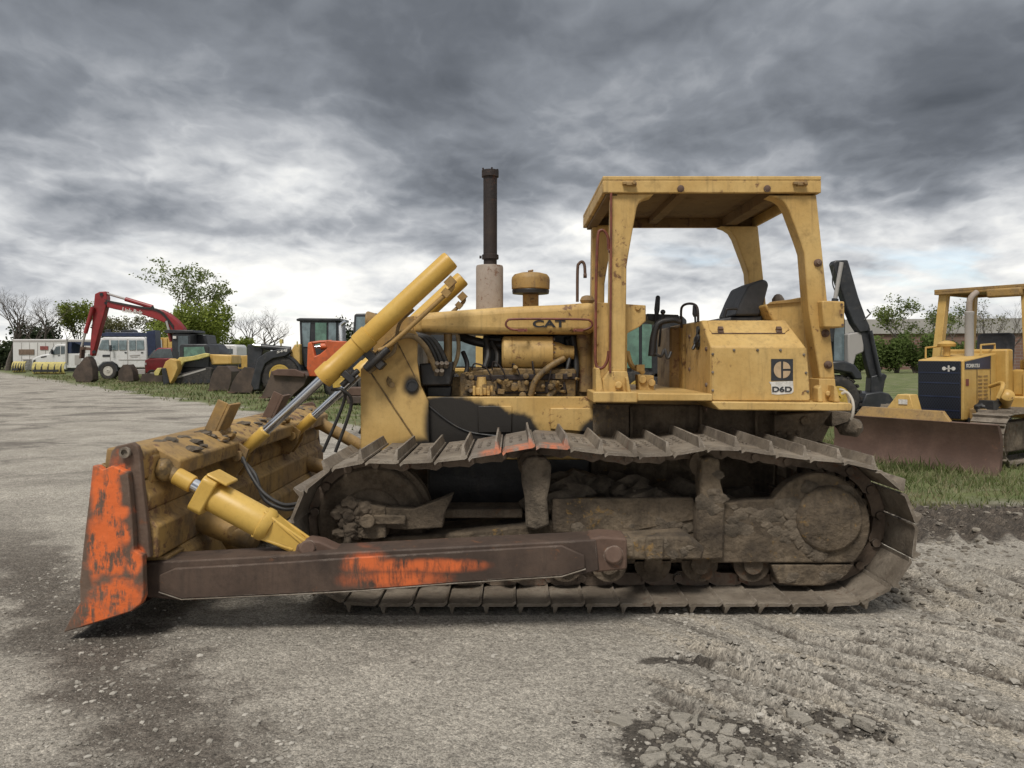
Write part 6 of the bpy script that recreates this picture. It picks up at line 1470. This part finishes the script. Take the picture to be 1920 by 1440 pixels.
m = MB(); m.box(-0.45, -0.06, -0.5, 0.5, 0.22, 0.42); m.bar((-0.3, -0.75, 0.3), (-1.6, -0.75, 0.4), 0.12, 0.18); m.bar((-0.3, 0.75, 0.3), (-1.6, 0.75, 0.4), 0.12, 0.18); m.box(-0.42, -0.25, -0.8, 0.8, 0.22, 0.42); K(m, 'blade_frame', 'yellow_dirty', 0.01)
G0, G1, HW_ = -0.86, -1.9, 0.33
m = MB(); m.xz([(G0, 0.62), (G0, 1.49), (G0 - 0.02, 1.50), (G1, 1.60), (G1, 0.62)], -HW_, HW_); K(m, 'hood', 'k_yellow', 0.02)
m = MB(); m.box(G0 + 0.002, G0 + 0.03, -HW_ + 0.02, HW_ - 0.03, 0.64, 1.48); kg = K(m, 'grille', 'navy_grille', 0.008)
m = MB()
for z in (0.75, 0.95, 1.15, 1.30): m.box(G0 + 0.03, G0 + 0.036, -HW_ + 0.03, HW_ - 0.04, z, z + 0.015)
K(m, 'grille_bar', 'navy', 0, kg)
m = MB()
for q in (-0.066, 0.066): m.lathe([(0.028, 0), (0.028, 0.006)], (G0 + 0.032, 0.14 + q, 1.37), (1, 0, 0), 16)
m.lathe([(0.016, 0), (0.016, 0.006)], (G0 + 0.032, 0.14, 1.37), (1, 0, 0), 12); m.box(G0 + 0.033, G0 + 0.038, 0.128, 0.152, 1.325, 1.415); m.box(G0 + 0.033, G0 + 0.038, 0.09, 0.19, 1.362, 1.378)
K(m, 'emblem', 'decal_white', 0, kg)
m = MB(); m.xz([(G0 - 0.03, 1.36), (G0 - 0.03, 1.47), (G1 + 0.2, 1.56), (G1 + 0.2, 1.36)], HW_ + 0.002, HW_ + 0.006); ks = K(m, 'side_stripe', 'navy', 0)
text_part('KOMATSU', 'lettering', M['decal_white'], ks, (G0 - 0.06, HW_ + 0.012, 1.385), (-1, 0, 0), (0, 0, 1), 0.055, 0.40, 0.004, 0.02)
m = MB()
for c in range(2):
    for r in range(8): m.box(-1.42 - 0.17 * c, -1.30 - 0.17 * c, HW_ + 0.002, HW_ + 0.008, 0.86 + 0.055 * r, 0.88 + 0.055 * r)
K(m, 'louvre', 'yellow_dirty', 0)
m = MB(); m.box(G0 - 0.15, G0 - 0.06, HW_ + 0.002, HW_ + 0.005, 1.12, 1.22); K(m, 'sticker', 'sign_red', 0)
m = MB(); m.tube([(-1.26, HW_ + 0.004, 0.64), (-1.26, HW_ + 0.004, 1.36)], 0.006, 6); m.tube([(-1.68, HW_ + 0.004, 0.64), (-1.68, HW_ + 0.004, 1.55)], 0.008, 6); K(m, 'door_seam', 'engine', 0)
m = MB(); m.lathe([(0.062, -0.05), (0.062, 0.62), (0.070, 0.64), (0.070, 0.67), (0.05, 0.68)], (-1.45, 0.14, 1.55), (0, 0, 1), 22); kx = K(m, 'exhaust_muffler', 'fascia', 0.0)
m = MB(); m.tube([(-1.45, 0.14, 2.2), (-1.45, 0.14, 2.35), (-1.48, 0.16, 2.45), (-1.56, 0.20, 2.52)], 0.042, 14, 4); K(m, 'exhaust_pipe', 'muffler', 0, kx)
m = MB(); m.lathe([(0.10, 0), (0.12, 0.0), (0.13, 0.04), (0.10, 0.07), (0.03, 0.09)], (-1.35, -0.14, 1.70), (0, 0, 1), 20); m.cyl((-1.35, -0.14, 1.55), (-1.35, -0.14, 1.70), 0.05); K(m, 'precleaner', 'k_yellow', 0)
m = MB(); m.tube([(-1.0, -0.28, 1.52), (-1.0, -0.28, 1.68), (-1.7, -0.28, 1.72), (-1.7, -0.28, 1.58)], 0.014, 8); m.tube([(-1.5, 0.28, 1.58), (-1.5, 0.28, 1.72), (-1.95, 0.28, 1.74), (-1.95, 0.28, 1.6)], 0.014, 8); K(m, 'handrail', 'k_yellow', 0)
m = MB(); m.box(-2.1, -1.9, -0.5, 0.48, 0.7, 1.66); m.box(-3.2, -2.0, -0.75, 0.75, 0.62, 0.95); m.box(-3.0, -2.1, 0.45, 0.78, 0.95, 1.35); m.box(-3.0, -2.1, -0.78, -0.45, 0.95, 1.35); K(m, 'cockpit', 'k_yellow', 0.03)
m = MB(); m.box(-2.75, -2.25, 0.5, 0.82, 1.35, 1.5); m.cyl((-2.3, 0.84, 1.42), (-2.3, 0.80, 1.42), 0.06, n=16); K(m, 'armrest_box', 'k_yellow', 0.02)
m = MB(); m.obox((-2.62, 0.0, 1.62), (0.16, 0.56, 0.62), (0, -0.15, 0)); m.box(-2.6, -2.15, -0.27, 0.27, 1.12, 1.3); ks = K(m, 'seat', 'seat', 0.1)
for (x, y) in ((-2.25, -0.60), (-2.25, 0.60), (-3.2, -0.60), (-3.2, 0.60)):
    m = MB(); m.bar((x + (0.10 if x > -3 else -0.05), y * 1.15, 1.3), (x, y, 2.62), 0.13, 0.13, (1, 0, 0)); m.bar((x + 0.1, y * 1.15, 0.9), (x + 0.1, y * 1.15, 1.3), 0.16, 0.16, (1, 0, 0)); K(m, 'canopy_post', 'k_yellow', 0.01)
m = MB(); m.box(-3.35, -2.1, -0.70, 0.75, 2.60, 2.645); m.box(-2.16, -2.1, -0.70, 0.75, 2.56, 2.60); m.box(-3.35, -3.29, -0.70, 0.75, 2.56, 2.60); m.box(-3.29, -2.16, 0.70, 0.75, 2.56, 2.60); m.box(-3.29, -2.16, -0.70, -0.65, 2.56, 2.60); kc = K(m, 'canopy_roof', 'yellow_dirty', 0.006)
m = MB(); m.obox((-2.12, 0.35, 2.53), (0.10, 0.5, 0.14)); K(m, 'roof_lug', 'yellow_dirty', 0.03, kc)
m = MB(); m.lathe([(0.05, 0), (0.09, 0.02), (0.09, 0.30), (0.04, 0.34)], (-1.45, 0.62, 0.86), (0.5, 0.3, 0.3), 18); m.tube([(-1.5, 0.4, 1.1), (-1.4, 0.6, 1.16), (-1.2, 0.7, 1.1), (-1.15, 0.66, 0.95)], 0.03, 8, 5); K(m, 'lift_cylinder', 'k_yellow', 0)
m = MB(); m.cyl((-1.1, 0.6, 0.80), (-1.45, 0.62, 0.95), 0.05); m.obox((-1.05, 0.58, 0.84), (0.16, 0.2, 0.16)); m.box(-1.6, -0.95, 0.34, 0.66, 0.5, 0.66); m.lump((-1.0, 0.5, 0.80), (0.06, 0.1, 0.08), 4, 0.3); K(m, 'lift_linkage', 'dark', 0.01)
m = MB(); m.box(-1.5, -0.95, 0.36, 0.60, 0.45, 0.80); m.cyl((-0.94, 0.48, 0.62), (-1.0, 0.48, 0.62), 0.06, n=16); K(m, 'side_case', 'yellow_dirty', 0.02)
def small_track(y):
    R_, zc, xa, xb = 0.34, 0.40, -0.98, -2.75
    path = [(xa + R_ * math.cos(R(a)), zc + R_ * math.sin(R(a))) for a in np.linspace(-90, 90, 14)] + [(x, zc + R_) for x in np.linspace(xa, xb, 14)[1:-1]] + [(xb + R_ * math.cos(R(a)), zc + R_ * math.sin(R(a))) for a in np.linspace(90, 270, 14)] + [(x, zc - R_) for x in np.linspace(xb, xa, 14)[1:-1]]
    pts = np.array(path + path[:1]); cl = np.concatenate([[0], np.cumsum(np.hypot(*np.diff(pts, axis=0).T))]); n = round(cl[-1] / 0.155)
    tr = MB()
    m0 = MB(); m0.box(-2.75, -0.98, y - 0.12, y + 0.12, 0.2, 0.62); m0.lathe([(0.05, 0), (0.30, 0.0), (0.30, 0.14), (0.05, 0.14)], (xa, y - 0.07, zc), (0, 1, 0), 28); m0.lathe([(0.05, 0), (0.30, 0.0), (0.30, 0.14), (0.05, 0.14)], (xb, y - 0.07, zc), (0, 1, 0), 28)
    par = K(m0, 'track', 'mud', 0.02)
    for i in range(n):
        s = (i + 0.5) * cl[-1] / n; x = np.interp(s, cl, pts[:, 0]); z = np.interp(s, cl, pts[:, 1]); x2 = np.interp(s + 0.01, cl, pts[:, 0]); z2 = np.interp(s + 0.01, cl, pts[:, 1])
        tv = Vector((x2 - x, 0, z2 - z)).normalized(); nv_ = Vector((-tv.z, 0, tv.x)); cc = Vector((x, y, z))
        if nv_.dot(cc - Vector((max(min(x, xa), xb), y, zc))) < 0: nv_ = -nv_
        q = [cc + tv * a + nv_ * b + Vector((0, -0.23, 0)) for a, b in ((-0.074, 0), (0.070, 0), (0.070, 0.012), (0.05, 0.015), (0.042, 0.055), (0.028, 0.055), (0.020, 0.015), (-0.076, 0.012))]
        m1 = MB(); m1.ext(q, (0, 0.46, 0)); K(m1, 'track_shoe', 'steel_worn', 0, par)
small_track(0.72); small_track(-0.72)
k_.location = (5.63, 10.75, 0); k_.rotation_euler = (0, 0, math.atan2(-0.567, -0.823))
# ------------------------------------------------------------------ trees and shrubs
def leaf_mat(name, a, b_, trans=0.25, dry=None):
    m, t, b = newmat(name); p = pos(t)
    oi = t.nodes.new('ShaderNodeNewGeometry')
    c = mix(t, oi.outputs['Random Per Island'], a, b_)
    c = mix(t, sstep(t, noise(t, p, 0.7, 4, 0.6), 0.4, 0.65), c, tuple(k * 0.62 for k in a))
    if dry: c = mix(t, mth(t, 'MULTIPLY', sstep(t, mth(t, 'ADD', noise(t, p, 0.9, 5, 0.65), mth(t, 'MULTIPLY', oi.outputs['Random Per Island'], 0.25)), 0.56, 0.74), 0.85), c, dry)
    lk(t, c, b.inputs['Base Color']); b.inputs['Roughness'].default_value = 0.7; b.inputs['Specular IOR Level'].default_value = 0.2
    tr = t.nodes.new('ShaderNodeBsdfTranslucent'); lk(t, c, tr.inputs[0])
    ms = t.nodes.new('ShaderNodeMixShader'); ms.inputs[0].default_value = trans
    lk(t, b.outputs[0], ms.inputs[1]); lk(t, tr.outputs[0], ms.inputs[2]); lk(t, ms.outputs[0], t.nodes['Material Output'].inputs[0])
    return m
M['bark'] = plain('grey_bark', (0.095, 0.080, 0.066), 0.9, var=0.3)
M['bark_pale'] = plain('pale_grey_bark', (0.16, 0.14, 0.12), 0.9, var=0.3)
M['leaf_spring'] = leaf_mat('spring_green_leaves', (0.20, 0.255, 0.045), (0.34, 0.39, 0.09), 0.5)
M['leaf_tall'] = leaf_mat('fresh_green_leaves', (0.16, 0.21, 0.055), (0.27, 0.32, 0.10), 0.55)
M['leaf_dark'] = leaf_mat('dark_green_leaves', (0.028, 0.042, 0.018), (0.05, 0.068, 0.028), 0.15)
M['leaf_shrub'] = leaf_mat('mid_green_leaves', (0.13, 0.185, 0.05), (0.21, 0.27, 0.09), 0.5)
M['leaf_olive'] = leaf_mat('olive_brown_buds', (0.15, 0.15, 0.065), (0.24, 0.23, 0.11), 0.45)

def tree(name, label, cx, base_y, Yd, h, spread, seed, bark='bark', leaf=None, nleaf=0, lsize=0.25, r0=0.16, depth=5, lean=0.0, crown_from=0.35, group=None, cat='tree', up=0.5, twigs=2.6):
    rnd = random.Random(seed); b = P(cx, 0, Yd); b.z = 0
    rt = root(name, b, label, cat, group)
    mb = MB(); tips = []
    def grow(p, d, L, r, lv):
        n = 3; pts = [p]; dd = d.copy()
        for i in range(n):
            dd = (dd + Vector((rnd.gauss(0, 0.16), rnd.gauss(0, 0.16), rnd.gauss(0, 0.10) + 0.06 * up))).normalized()
            pts.append(pts[-1] + dd * (L / n))
        mb.tube(pts, [r, r * 0.62], 6 if lv < 2 else 4 if lv < 4 else 3)
        if lv >= 2: tips.extend(pts[1:])
        if lv >= depth: return
        k = rnd.choice((2, 3, 3)) if lv else rnd.choice((4, 5))
        for i in range(int(k * (1 if lv < depth - 2 else twigs / 2))):
            a = rnd.uniform(0.35, 0.95) * (1.0 if lv else 0.85); ph = rnd.uniform(0, 6.283)
            t_ = Vector((math.cos(ph) * spread, math.sin(ph) * spread, 0))
            nd_ = (dd * math.cos(a) + t_ * math.sin(a) + Vector((0, 0, 0.18 * up))).normalized()
            q = pts[rnd.choice((2, 3, 3))] if lv else pts[rnd.choice((2, 3))] + Vector((0, 0, rnd.uniform(-0.08, 0) * L))
            grow(q, nd_, L * rnd.uniform(0.62, 0.82), r * rnd.uniform(0.45, 0.6), lv + 1)
    grow(Vector((b.x, Yd, -0.05)), Vector((lean, 0, 1)).normalized(), h * crown_from, r0, 0)
    # scale the skeleton so the tree stands h metres tall
    top = max(v[2] for v in mb.v); s = h / top
    o = b
    mb.v = [(o.x + (x - o.x) * s, o.y + (y - o.y) * s, z * s) for x, y, z in mb.v]
    done(mb, 'trunk', M[bark], rt, 0, smooth=60)
    if nleaf:
        tips = [Vector((o.x + (p.x - o.x) * s, o.y + (p.y - o.y) * s, p.z * s)) for p in tips]
        lm = MB()
        for i in range(nleaf):
            p = rnd.choice(tips); q = p + Vector((rnd.gauss(0, 0.30), rnd.gauss(0, 0.30), rnd.gauss(0, 0.22))) * (lsize * 2.6)
            u = Vector((rnd.gauss(0, 1), rnd.gauss(0, 1), rnd.gauss(0, 0.6))).normalized(); w = u.cross(Vector((rnd.gauss(0, 1), rnd.gauss(0, 1), rnd.gauss(0, 1)))).normalized()
            a_ = lsize * rnd.uniform(0.6, 1.25)
            lm.add([q - u * a_ * 0.5, q + w * a_ * 0.32, q + u * a_ * 0.5, q - w * a_ * 0.32], [(0, 1, 2, 3)])
        done(lm, 'crown', M[leaf], rt, 0, smooth=0)
    return rt

def bush(name, label, cx, Yd, w, h, seed, leaf, n, lsize=0.3, group=None, cat='shrub'):
    rnd = random.Random(seed); b = P(cx, 0, Yd); rt = root(name, (b.x, Yd, 0), label, cat, group)
    blobs = [(rnd.uniform(-0.38, 0.38) * w, rnd.uniform(-0.25, 0.25) * w, rnd.uniform(0.25, 0.72) * h, rnd.uniform(0.20, 0.36)) for _ in range(11)]
    lm = MB(); st_ = MB()
    for bx, by, bz, br in blobs: st_.tube([Vector((b.x + bx * 0.15, Yd, 0)), Vector((b.x + bx * 0.6, Yd + by * 0.5, bz * 0.6)), Vector((b.x + bx, Yd + by, bz))], [0.06, 0.02], 5)
    for i in range(n):
        bx, by, bz, br = rnd.choice(blobs); v = Vector((rnd.gauss(0, 1), rnd.gauss(0, 1), rnd.gauss(0, 1))).normalized() * (rnd.random() ** 0.4)
        q = Vector((b.x + bx + v.x * br * w, Yd + by + v.y * br * w, max(0.1, bz + v.z * br * h * 0.85)))
        u = Vector((rnd.gauss(0, 1), rnd.gauss(0, 1), rnd.gauss(0, 0.6))).normalized(); w_ = u.cross(Vector((rnd.gauss(0, 1), rnd.gauss(0, 1), rnd.gauss(0, 1)))).normalized(); a_ = lsize * rnd.uniform(0.6, 1.3)
        lm.add([q - u * a_ * 0.5, q + w_ * a_ * 0.34, q + u * a_ * 0.5, q - w_ * a_ * 0.34], [(0, 1, 2, 3)])
    done(st_, 'stem', M['bark'], rt, 0); done(lm, 'crown', M[leaf], rt, 0, smooth=0); return rt

px2m = lambda py, Yd: CH + (HZ - py) * Yd / F
tree('bare_tree', 'tall bare tree at the left edge of the photo', 14, 0, 82, px2m(537, 82), 0.8, 3, 'bark', None, 0, r0=0.26, depth=6, crown_from=0.30, group='bare trees')
tree('bare_tree', 'bare tree leaning right, above the dark evergreen clump', 52, 0, 84, px2m(552, 84), 0.85, 8, 'bark', None, 0, r0=0.22, depth=6, lean=0.25, crown_from=0.32, group='bare trees')
bush('evergreen_shrub', 'dark evergreen clump behind the white trailer', 66, 88, 4.6, px2m(592, 88), 4, 'leaf_dark', 3800, 0.34)
bush('evergreen_shrub', 'low dark thicket at the left edge, beneath the bare tree', 4, 86, 5.0, px2m(634, 86), 14, 'leaf_dark', 2600, 0.32)
tree('leafy_tree', 'light green young tree left of the red excavator arm', 148, 0, 90, px2m(564, 90), 0.62, 6, 'bark', 'leaf_spring', 3600, 0.28, r0=0.14, depth=5, crown_from=0.28, up=0.9)
tree('bare_tree', 'thin budding tree behind the red excavator arm', 196, 0, 92, px2m(590, 92), 0.9, 16, 'bark', 'leaf_olive', 1800, 0.24, r0=0.10, depth=5, group='budding trees')
tree('bare_tree', 'thin budding tree below the middle of the red boom', 232, 0, 92, px2m(596, 92), 1.0, 17, 'bark', 'leaf_olive', 2200, 0.24, r0=0.10, depth=5, group='budding trees')
tree('bare_tree', 'thin budding tree below the right part of the red boom', 268, 0, 94, px2m(592, 94), 1.0, 18, 'bark', 'leaf_olive', 2200, 0.24, r0=0.10, depth=5, group='budding trees')
tree('tall_tree', 'tallest tree, open crown of fresh leaves above the red excavator boom', 352, 0, 86, px2m(486, 86), 0.85, 25, 'bark_pale', 'leaf_tall', 3600, 0.30, r0=0.22, depth=5, crown_from=0.36, up=0.55, twigs=2.0)
bush('leafy_shrub', 'large bright green tree mass under the tallest tree, right of the boom', 372, 80, 7.2, px2m(545, 80), 7, 'leaf_spring', 15000, 0.30, cat='tree')
bush('leafy_shrub', 'bright green bush behind the black excavator cab', 330, 82, 5.5, px2m(575, 82), 17, 'leaf_spring', 7000, 0.30)
bush('leafy_shrub', 'bright green bush between the van and the leafless pair of trees', 440, 84, 4.0, px2m(628, 84), 27, 'leaf_spring', 4200, 0.28)
tree('bare_tree', 'leafless tree left of the wheel loader cab, left of a pair', 458, 0, 88, px2m(578, 88), 0.95, 31, 'bark', None, 0, r0=0.20, depth=6, crown_from=0.30, group='bare trees')
tree('bare_tree', 'leafless tree left of the wheel loader cab, right of a pair', 490, 0, 86, px2m(573, 86), 0.95, 45, 'bark', None, 0, r0=0.22, depth=6, crown_from=0.32, group='bare trees')
bush('evergreen_tree', 'round dark evergreen between the loader cab and the yellow cylinder', 652, 60, 2.4, px2m(588, 60), 5, 'leaf_dark', 3000, 0.2, cat='tree')
tree('slim_tree', 'half leafed tall tree left of the small bulldozer canopy', 1722, 0, 74, px2m(551, 74), 0.75, 12, 'bark_pale', 'leaf_tall', 1900, 0.24, r0=0.15, depth=6, crown_from=0.34, up=0.8)
tree('slim_tree', 'half leafed tree framed by the left part of the small bulldozer canopy', 1788, 0, 76, px2m(572, 76), 0.8, 13, 'bark_pale', 'leaf_tall', 1300, 0.24, r0=0.13, depth=5, crown_from=0.36, up=0.7)
tree('slim_tree', 'bare slim tree behind the small bulldozer exhaust', 1838, 0, 76, px2m(552, 76), 0.8, 19, 'bark', 'leaf_olive', 500, 0.2, r0=0.12, depth=5, crown_from=0.38, up=0.8)
tree('slim_tree', 'bare slim tree right of the small bulldozer exhaust', 1866, 0, 72, px2m(560, 72), 0.6, 23, 'bark', None, 0, r0=0.12, depth=5, crown_from=0.42, up=0.9)
for i, (cx, yt, w, lb) in enumerate(((1648, 624, 2.4, 'dense green shrub right behind the backhoe stick'), (1682, 618, 2.8, 'dense green shrub between the backhoe stick and the small bulldozer canopy'), (1716, 616, 3.0, 'dense green shrub at the foot of the half leafed tall tree'), (1758, 628, 2.6, 'dense green shrub behind the left canopy post of the small bulldozer'), (1800, 626, 2.8, 'dense green shrub under the canopy of the small bulldozer'), (1610, 652, 2.2, 'small green shrub left of the backhoe stick'))):
    bush('green_shrub', lb, cx, 70, w, px2m(yt, 70), 60 + i, 'leaf_shrub', 4200, 0.24, 'green shrubs along the far fence')

# far wood that reads as one mass
rnd = random.Random(77); lm = MB()
for i in range(26000):
    x = rnd.uniform(-75, 75); y = 108 + rnd.gauss(0, 3); hh = 2.6 + 1.6 * fbm(np.array(x * 0.12), np.array(0.0), 4, 3) * 2
    z = rnd.random() ** 0.8 * float(hh) ; q = Vector((x, y, z)); a_ = rnd.uniform(0.25, 0.6)
    u = Vector((rnd.gauss(0, 1), rnd.gauss(0, 1), rnd.gauss(0, 1))).normalized(); w_ = u.cross(Vector((rnd.gauss(0, 1), rnd.gauss(0, 1), rnd.gauss(0, 1)))).normalized()
    lm.add([q - u * a_ * 0.5, q + w_ * a_ * 0.4, q + u * a_ * 0.5, q - w_ * a_ * 0.4], [(0, 1, 2, 3)])
tag(done(lm, 'far_wood', leaf_mat('far_wood_leaves', (0.05, 0.06, 0.028), (0.085, 0.09, 0.045), 0.2), None, 0, smooth=0), kind='stuff')

# ------------------------------------------------------------------ grass, gravel, clods
def grass_field(n, xr, yr, hmin, hmax, wid, seed, name, dens=None):
    rng = np.random.default_rng(seed)
    xs = rng.uniform(*xr, n); t = rng.random(n); ys = yr[0] + (yr[1] - yr[0]) * t ** 1.5
    keep = ys > grass_edge(xs) + rng.normal(0.25, 0.35, n) * (1 + ys * 0.03) - 1.4 * fbm(xs * 0.5, ys * 0.5, 3, 8)
    keep &= fbm(xs * 0.9, ys * 0.9, 3, 21) + rng.normal(0, 0.12, n) > -0.10
    xs, ys = xs[keep], ys[keep]; n = len(xs); zs = height(xs, ys)
    a = rng.uniform(0, 2 * np.pi, n); h = rng.uniform(hmin, hmax, n) * (0.6 + 1.2 * (fbm(xs * 1.5, ys * 1.5, 3, 4) + 0.5)); w = wid * (0.6 + 0.8 * rng.random(n)) * (1 + ys * 0.02)
    lx, ly = rng.normal(0, 0.5, n) * h, rng.normal(0, 0.5, n) * h
    v = np.empty((n, 3, 3))
    v[:, 0] = np.stack([xs - np.cos(a) * w, ys - np.sin(a) * w, zs - 0.005], -1); v[:, 1] = np.stack([xs + np.cos(a) * w, ys + np.sin(a) * w, zs - 0.005], -1); v[:, 2] = np.stack([xs + lx, ys + ly, zs + h], -1)
    me = bpy.data.meshes.new(name); me.from_pydata(v.reshape(-1, 3).tolist(), [], np.arange(3 * n).reshape(-1, 3).tolist())
    me.materials.append(GR); o = bpy.data.objects.new(name, me); COL.objects.link(o); return tag(o, kind='stuff')
GR = leaf_mat('grass_blades', (0.10, 0.135, 0.038), (0.21, 0.225, 0.09), 0.35, (0.30, 0.26, 0.16))
grass_field(90000, (3.6, 16), (7.6, 24), 0.03, 0.10, 0.006, 1, 'grass')
grass_field(90000, (-40, 6), (10, 60), 0.05, 0.14, 0.014, 2, 'grass')

def ico_stones(n, name, mats, xr, yr, rmin, rmax, seed):
    rng = np.random.default_rng(seed); bm = bmesh.new(); bmesh.ops.create_icosphere(bm, subdivisions=1, radius=1)
    bv = np.array([v.co[:] for v in bm.verts]); bf = np.array([[v.index for v in f.verts] for f in bm.faces]); bm.free()
    t = rng.random(n); xs = rng.uniform(*xr, n); ys = yr[0] + (yr[1] - yr[0]) * t ** 1.4
    keep = fbm(xs * 1.1, ys * 1.1, 4, seed) + rng.normal(0, 0.13, n) > -0.02; xs, ys = xs[keep], ys[keep]; n = len(xs)
    r = rmin * (rmax / rmin) ** (rng.random(n) ** 3.2); zs = height(xs, ys)
    V_ = bv[None] * (1 + rng.normal(0, 0.16, (n, len(bv), 1))) * (r[:, None, None] * np.stack([rng.uniform(0.8, 1.4, n), rng.uniform(0.8, 1.4, n), rng.uniform(0.4, 0.75, n)], -1)[:, None])
    a = rng.uniform(0, 6.28, n)[:, None]; x_ = V_[..., 0] * np.cos(a) - V_[..., 1] * np.sin(a); y_ = V_[..., 0] * np.sin(a) + V_[..., 1] * np.cos(a)
    V_ = np.stack([x_ + xs[:, None], y_ + ys[:, None], V_[..., 2] + (zs + r * 0.12)[:, None]], -1)
    F_ = (bf[None] + (np.arange(n) * len(bv))[:, None, None]).reshape(-1, 3)
    me = bpy.data.meshes.new(name); me.from_pydata(V_.reshape(-1, 3).tolist(), [], F_.tolist()); me.materials.append(mats)
    o = bpy.data.objects.new(name, me); COL.objects.link(o); return tag(o, kind='stuff')
def stone_mat(name, a, b_):
    m, t, b = newmat(name); g = t.nodes.new('ShaderNodeNewGeometry')
    lk(t, ramp(t, g.outputs['Random Per Island'], [(0, a), (0.7, tuple((p + q) / 2 for p, q in zip(a, b_))), (1, b_)]), b.inputs['Base Color']); b.inputs['Roughness'].default_value = 0.9; return m
SG = stone_mat('gravel_stone', (0.19, 0.172, 0.145), (0.42, 0.39, 0.34))
ico_stones(30000, 'gravel', SG, (-3.4, 3.6), (2.7, 6.2), 0.0025, 0.015, 5)
ico_stones(6000, 'gravel', SG, (0.8, 3.4), (2.75, 6.2), 0.005, 0.022, 6)
ico_stones(5000, 'gravel', stone_mat('mud_crumb', (0.10, 0.085, 0.068), (0.27, 0.24, 0.195)), (2.4, 6.5), (4.4, 8.0), 0.008, 0.035, 7)

CR = stone_mat('soil_crumb', (0.055, 0.047, 0.039), (0.20, 0.175, 0.14))
ico_stones(2600, 'soil_crumbs', CR, (0.25, 1.3), (2.74, 3.35), 0.003, 0.016, 12); ico_stones(500, 'soil_crumbs', CR, (1.15, 1.62), (3.08, 3.36), 0.003, 0.014, 13)
# plates of dried mud, cracked apart, in the broken patches
rnd = random.Random(9)
def clip(poly, mx, my, nx_, ny_):
    out = []
    for i in range(len(poly)):
        a, b = poly[i], poly[(i + 1) % len(poly)]
        da, db = (a[0] - mx) * nx_ + (a[1] - my) * ny_, (b[0] - mx) * nx_ + (b[1] - my) * ny_
        if da <= 0: out.append(a)
        if da * db < 0:
            q = da / (da - db); out.append((a[0] + (b[0] - a[0]) * q, a[1] + (b[1] - a[1]) * q))
    return out
def plates(cx, cy, rx, ry, ang, n, drop, gap):
    ca, sa = math.cos(ang), math.sin(ang); sd = []
    for k in range(n * 40):
        a, q = rnd.uniform(0, 6.283), math.sqrt(rnd.random()); u, v = rx * q * math.cos(a), ry * q * math.sin(a)
        p = (cx + u * ca - v * sa, cy + u * sa + v * ca, q)
        if all(math.hypot(p[0] - o[0], p[1] - o[1]) > rnd.choice((0.03, 0.05, 0.08)) for o in sd): sd.append(p)
        if len(sd) >= n: break
    res = []
    for i, p in enumerate(sd):
        if rnd.random() < drop * (0.35 + p[2]): continue
        r0 = 0.085; poly = [(p[0] + r0 * math.cos(a), p[1] + r0 * math.sin(a)) for a in [k * 0.449 + rnd.uniform(-0.15, 0.15) for k in range(14)]]
        for j, o in enumerate(sd):
            if i == j: continue
            dx, dy = o[0] - p[0], o[1] - p[1]; d = math.hypot(dx, dy)
            if d > 0.25: continue
            poly = clip(poly, p[0] + dx * 0.5 - dx / d * gap * rnd.uniform(0.4, 1.5), p[1] + dy * 0.5 - dy / d * gap * rnd.uniform(0.4, 1.5), dx / d, dy / d)
            if len(poly) < 3: break
        if len(poly) >= 3: res.append((p[0], p[1], poly))
    return res
CL = plates(0.77, 3.00, 0.36, 0.18, -0.55, 70, 0.42, 0.006) + plates(1.41, 3.2, 0.17, 0.075, -0.5, 10, 0.35, 0.006)
CM = weathered('dried_mud_crust', (0.31, 0.282, 0.235), (0.39, 0.355, 0.30), rust_amt=0, grime=(0.15, 0.132, 0.11), grime_amt=0.35, rough=0.95, bump=0.8, scale=4)
for x, y, poly in CL:
    z = float(height(x, y)); th = rnd.uniform(0.007, 0.016); pts = []
    for i in range(len(poly)):      # ragged edges: every side split once and pushed about
        a, b = poly[i], poly[(i + 1) % len(poly)]; pts.append(a)
        if math.hypot(b[0] - a[0], b[1] - a[1]) > 0.018: pts.append(((a[0] + b[0]) / 2 + rnd.gauss(0, 0.0035), (a[1] + b[1]) / 2 + rnd.gauss(0, 0.0035)))
    n = len(pts); gx_, gy_ = sum(q[0] for q in pts) / n, sum(q[1] for q in pts) / n
    tx, ty = rnd.gauss(0, 0.05), rnd.gauss(0, 0.05); vs, fs = [], []
    for lev, (k, h) in enumerate(((1.0, -0.02), (1.0, th * 0.6), (0.90, th), (0.45, th * 1.08))):
        for q in pts:
            dx, dy = (q[0] - gx_) * k, (q[1] - gy_) * k; vs.append((gx_ + dx, gy_ + dy, z + h + (dx * tx + dy * ty if lev else 0) + (rnd.gauss(0, 0.0022) if lev > 1 else 0)))
    for lev in range(3):
        for i in range(n): j = (i + 1) % n; fs.append((lev * n + i, lev * n + j, (lev + 1) * n + j, (lev + 1) * n + i))
    fs.append(tuple(range(3 * n, 4 * n)))
    mb = MB(); mb.add(vs, fs); o = done(mb, 'mud_clod', CM, None, 0, smooth=25)
    tag(o, 'flat grey clod of dried mud in the broken patch at the lower right', 'mud clod', 'dried mud clods')
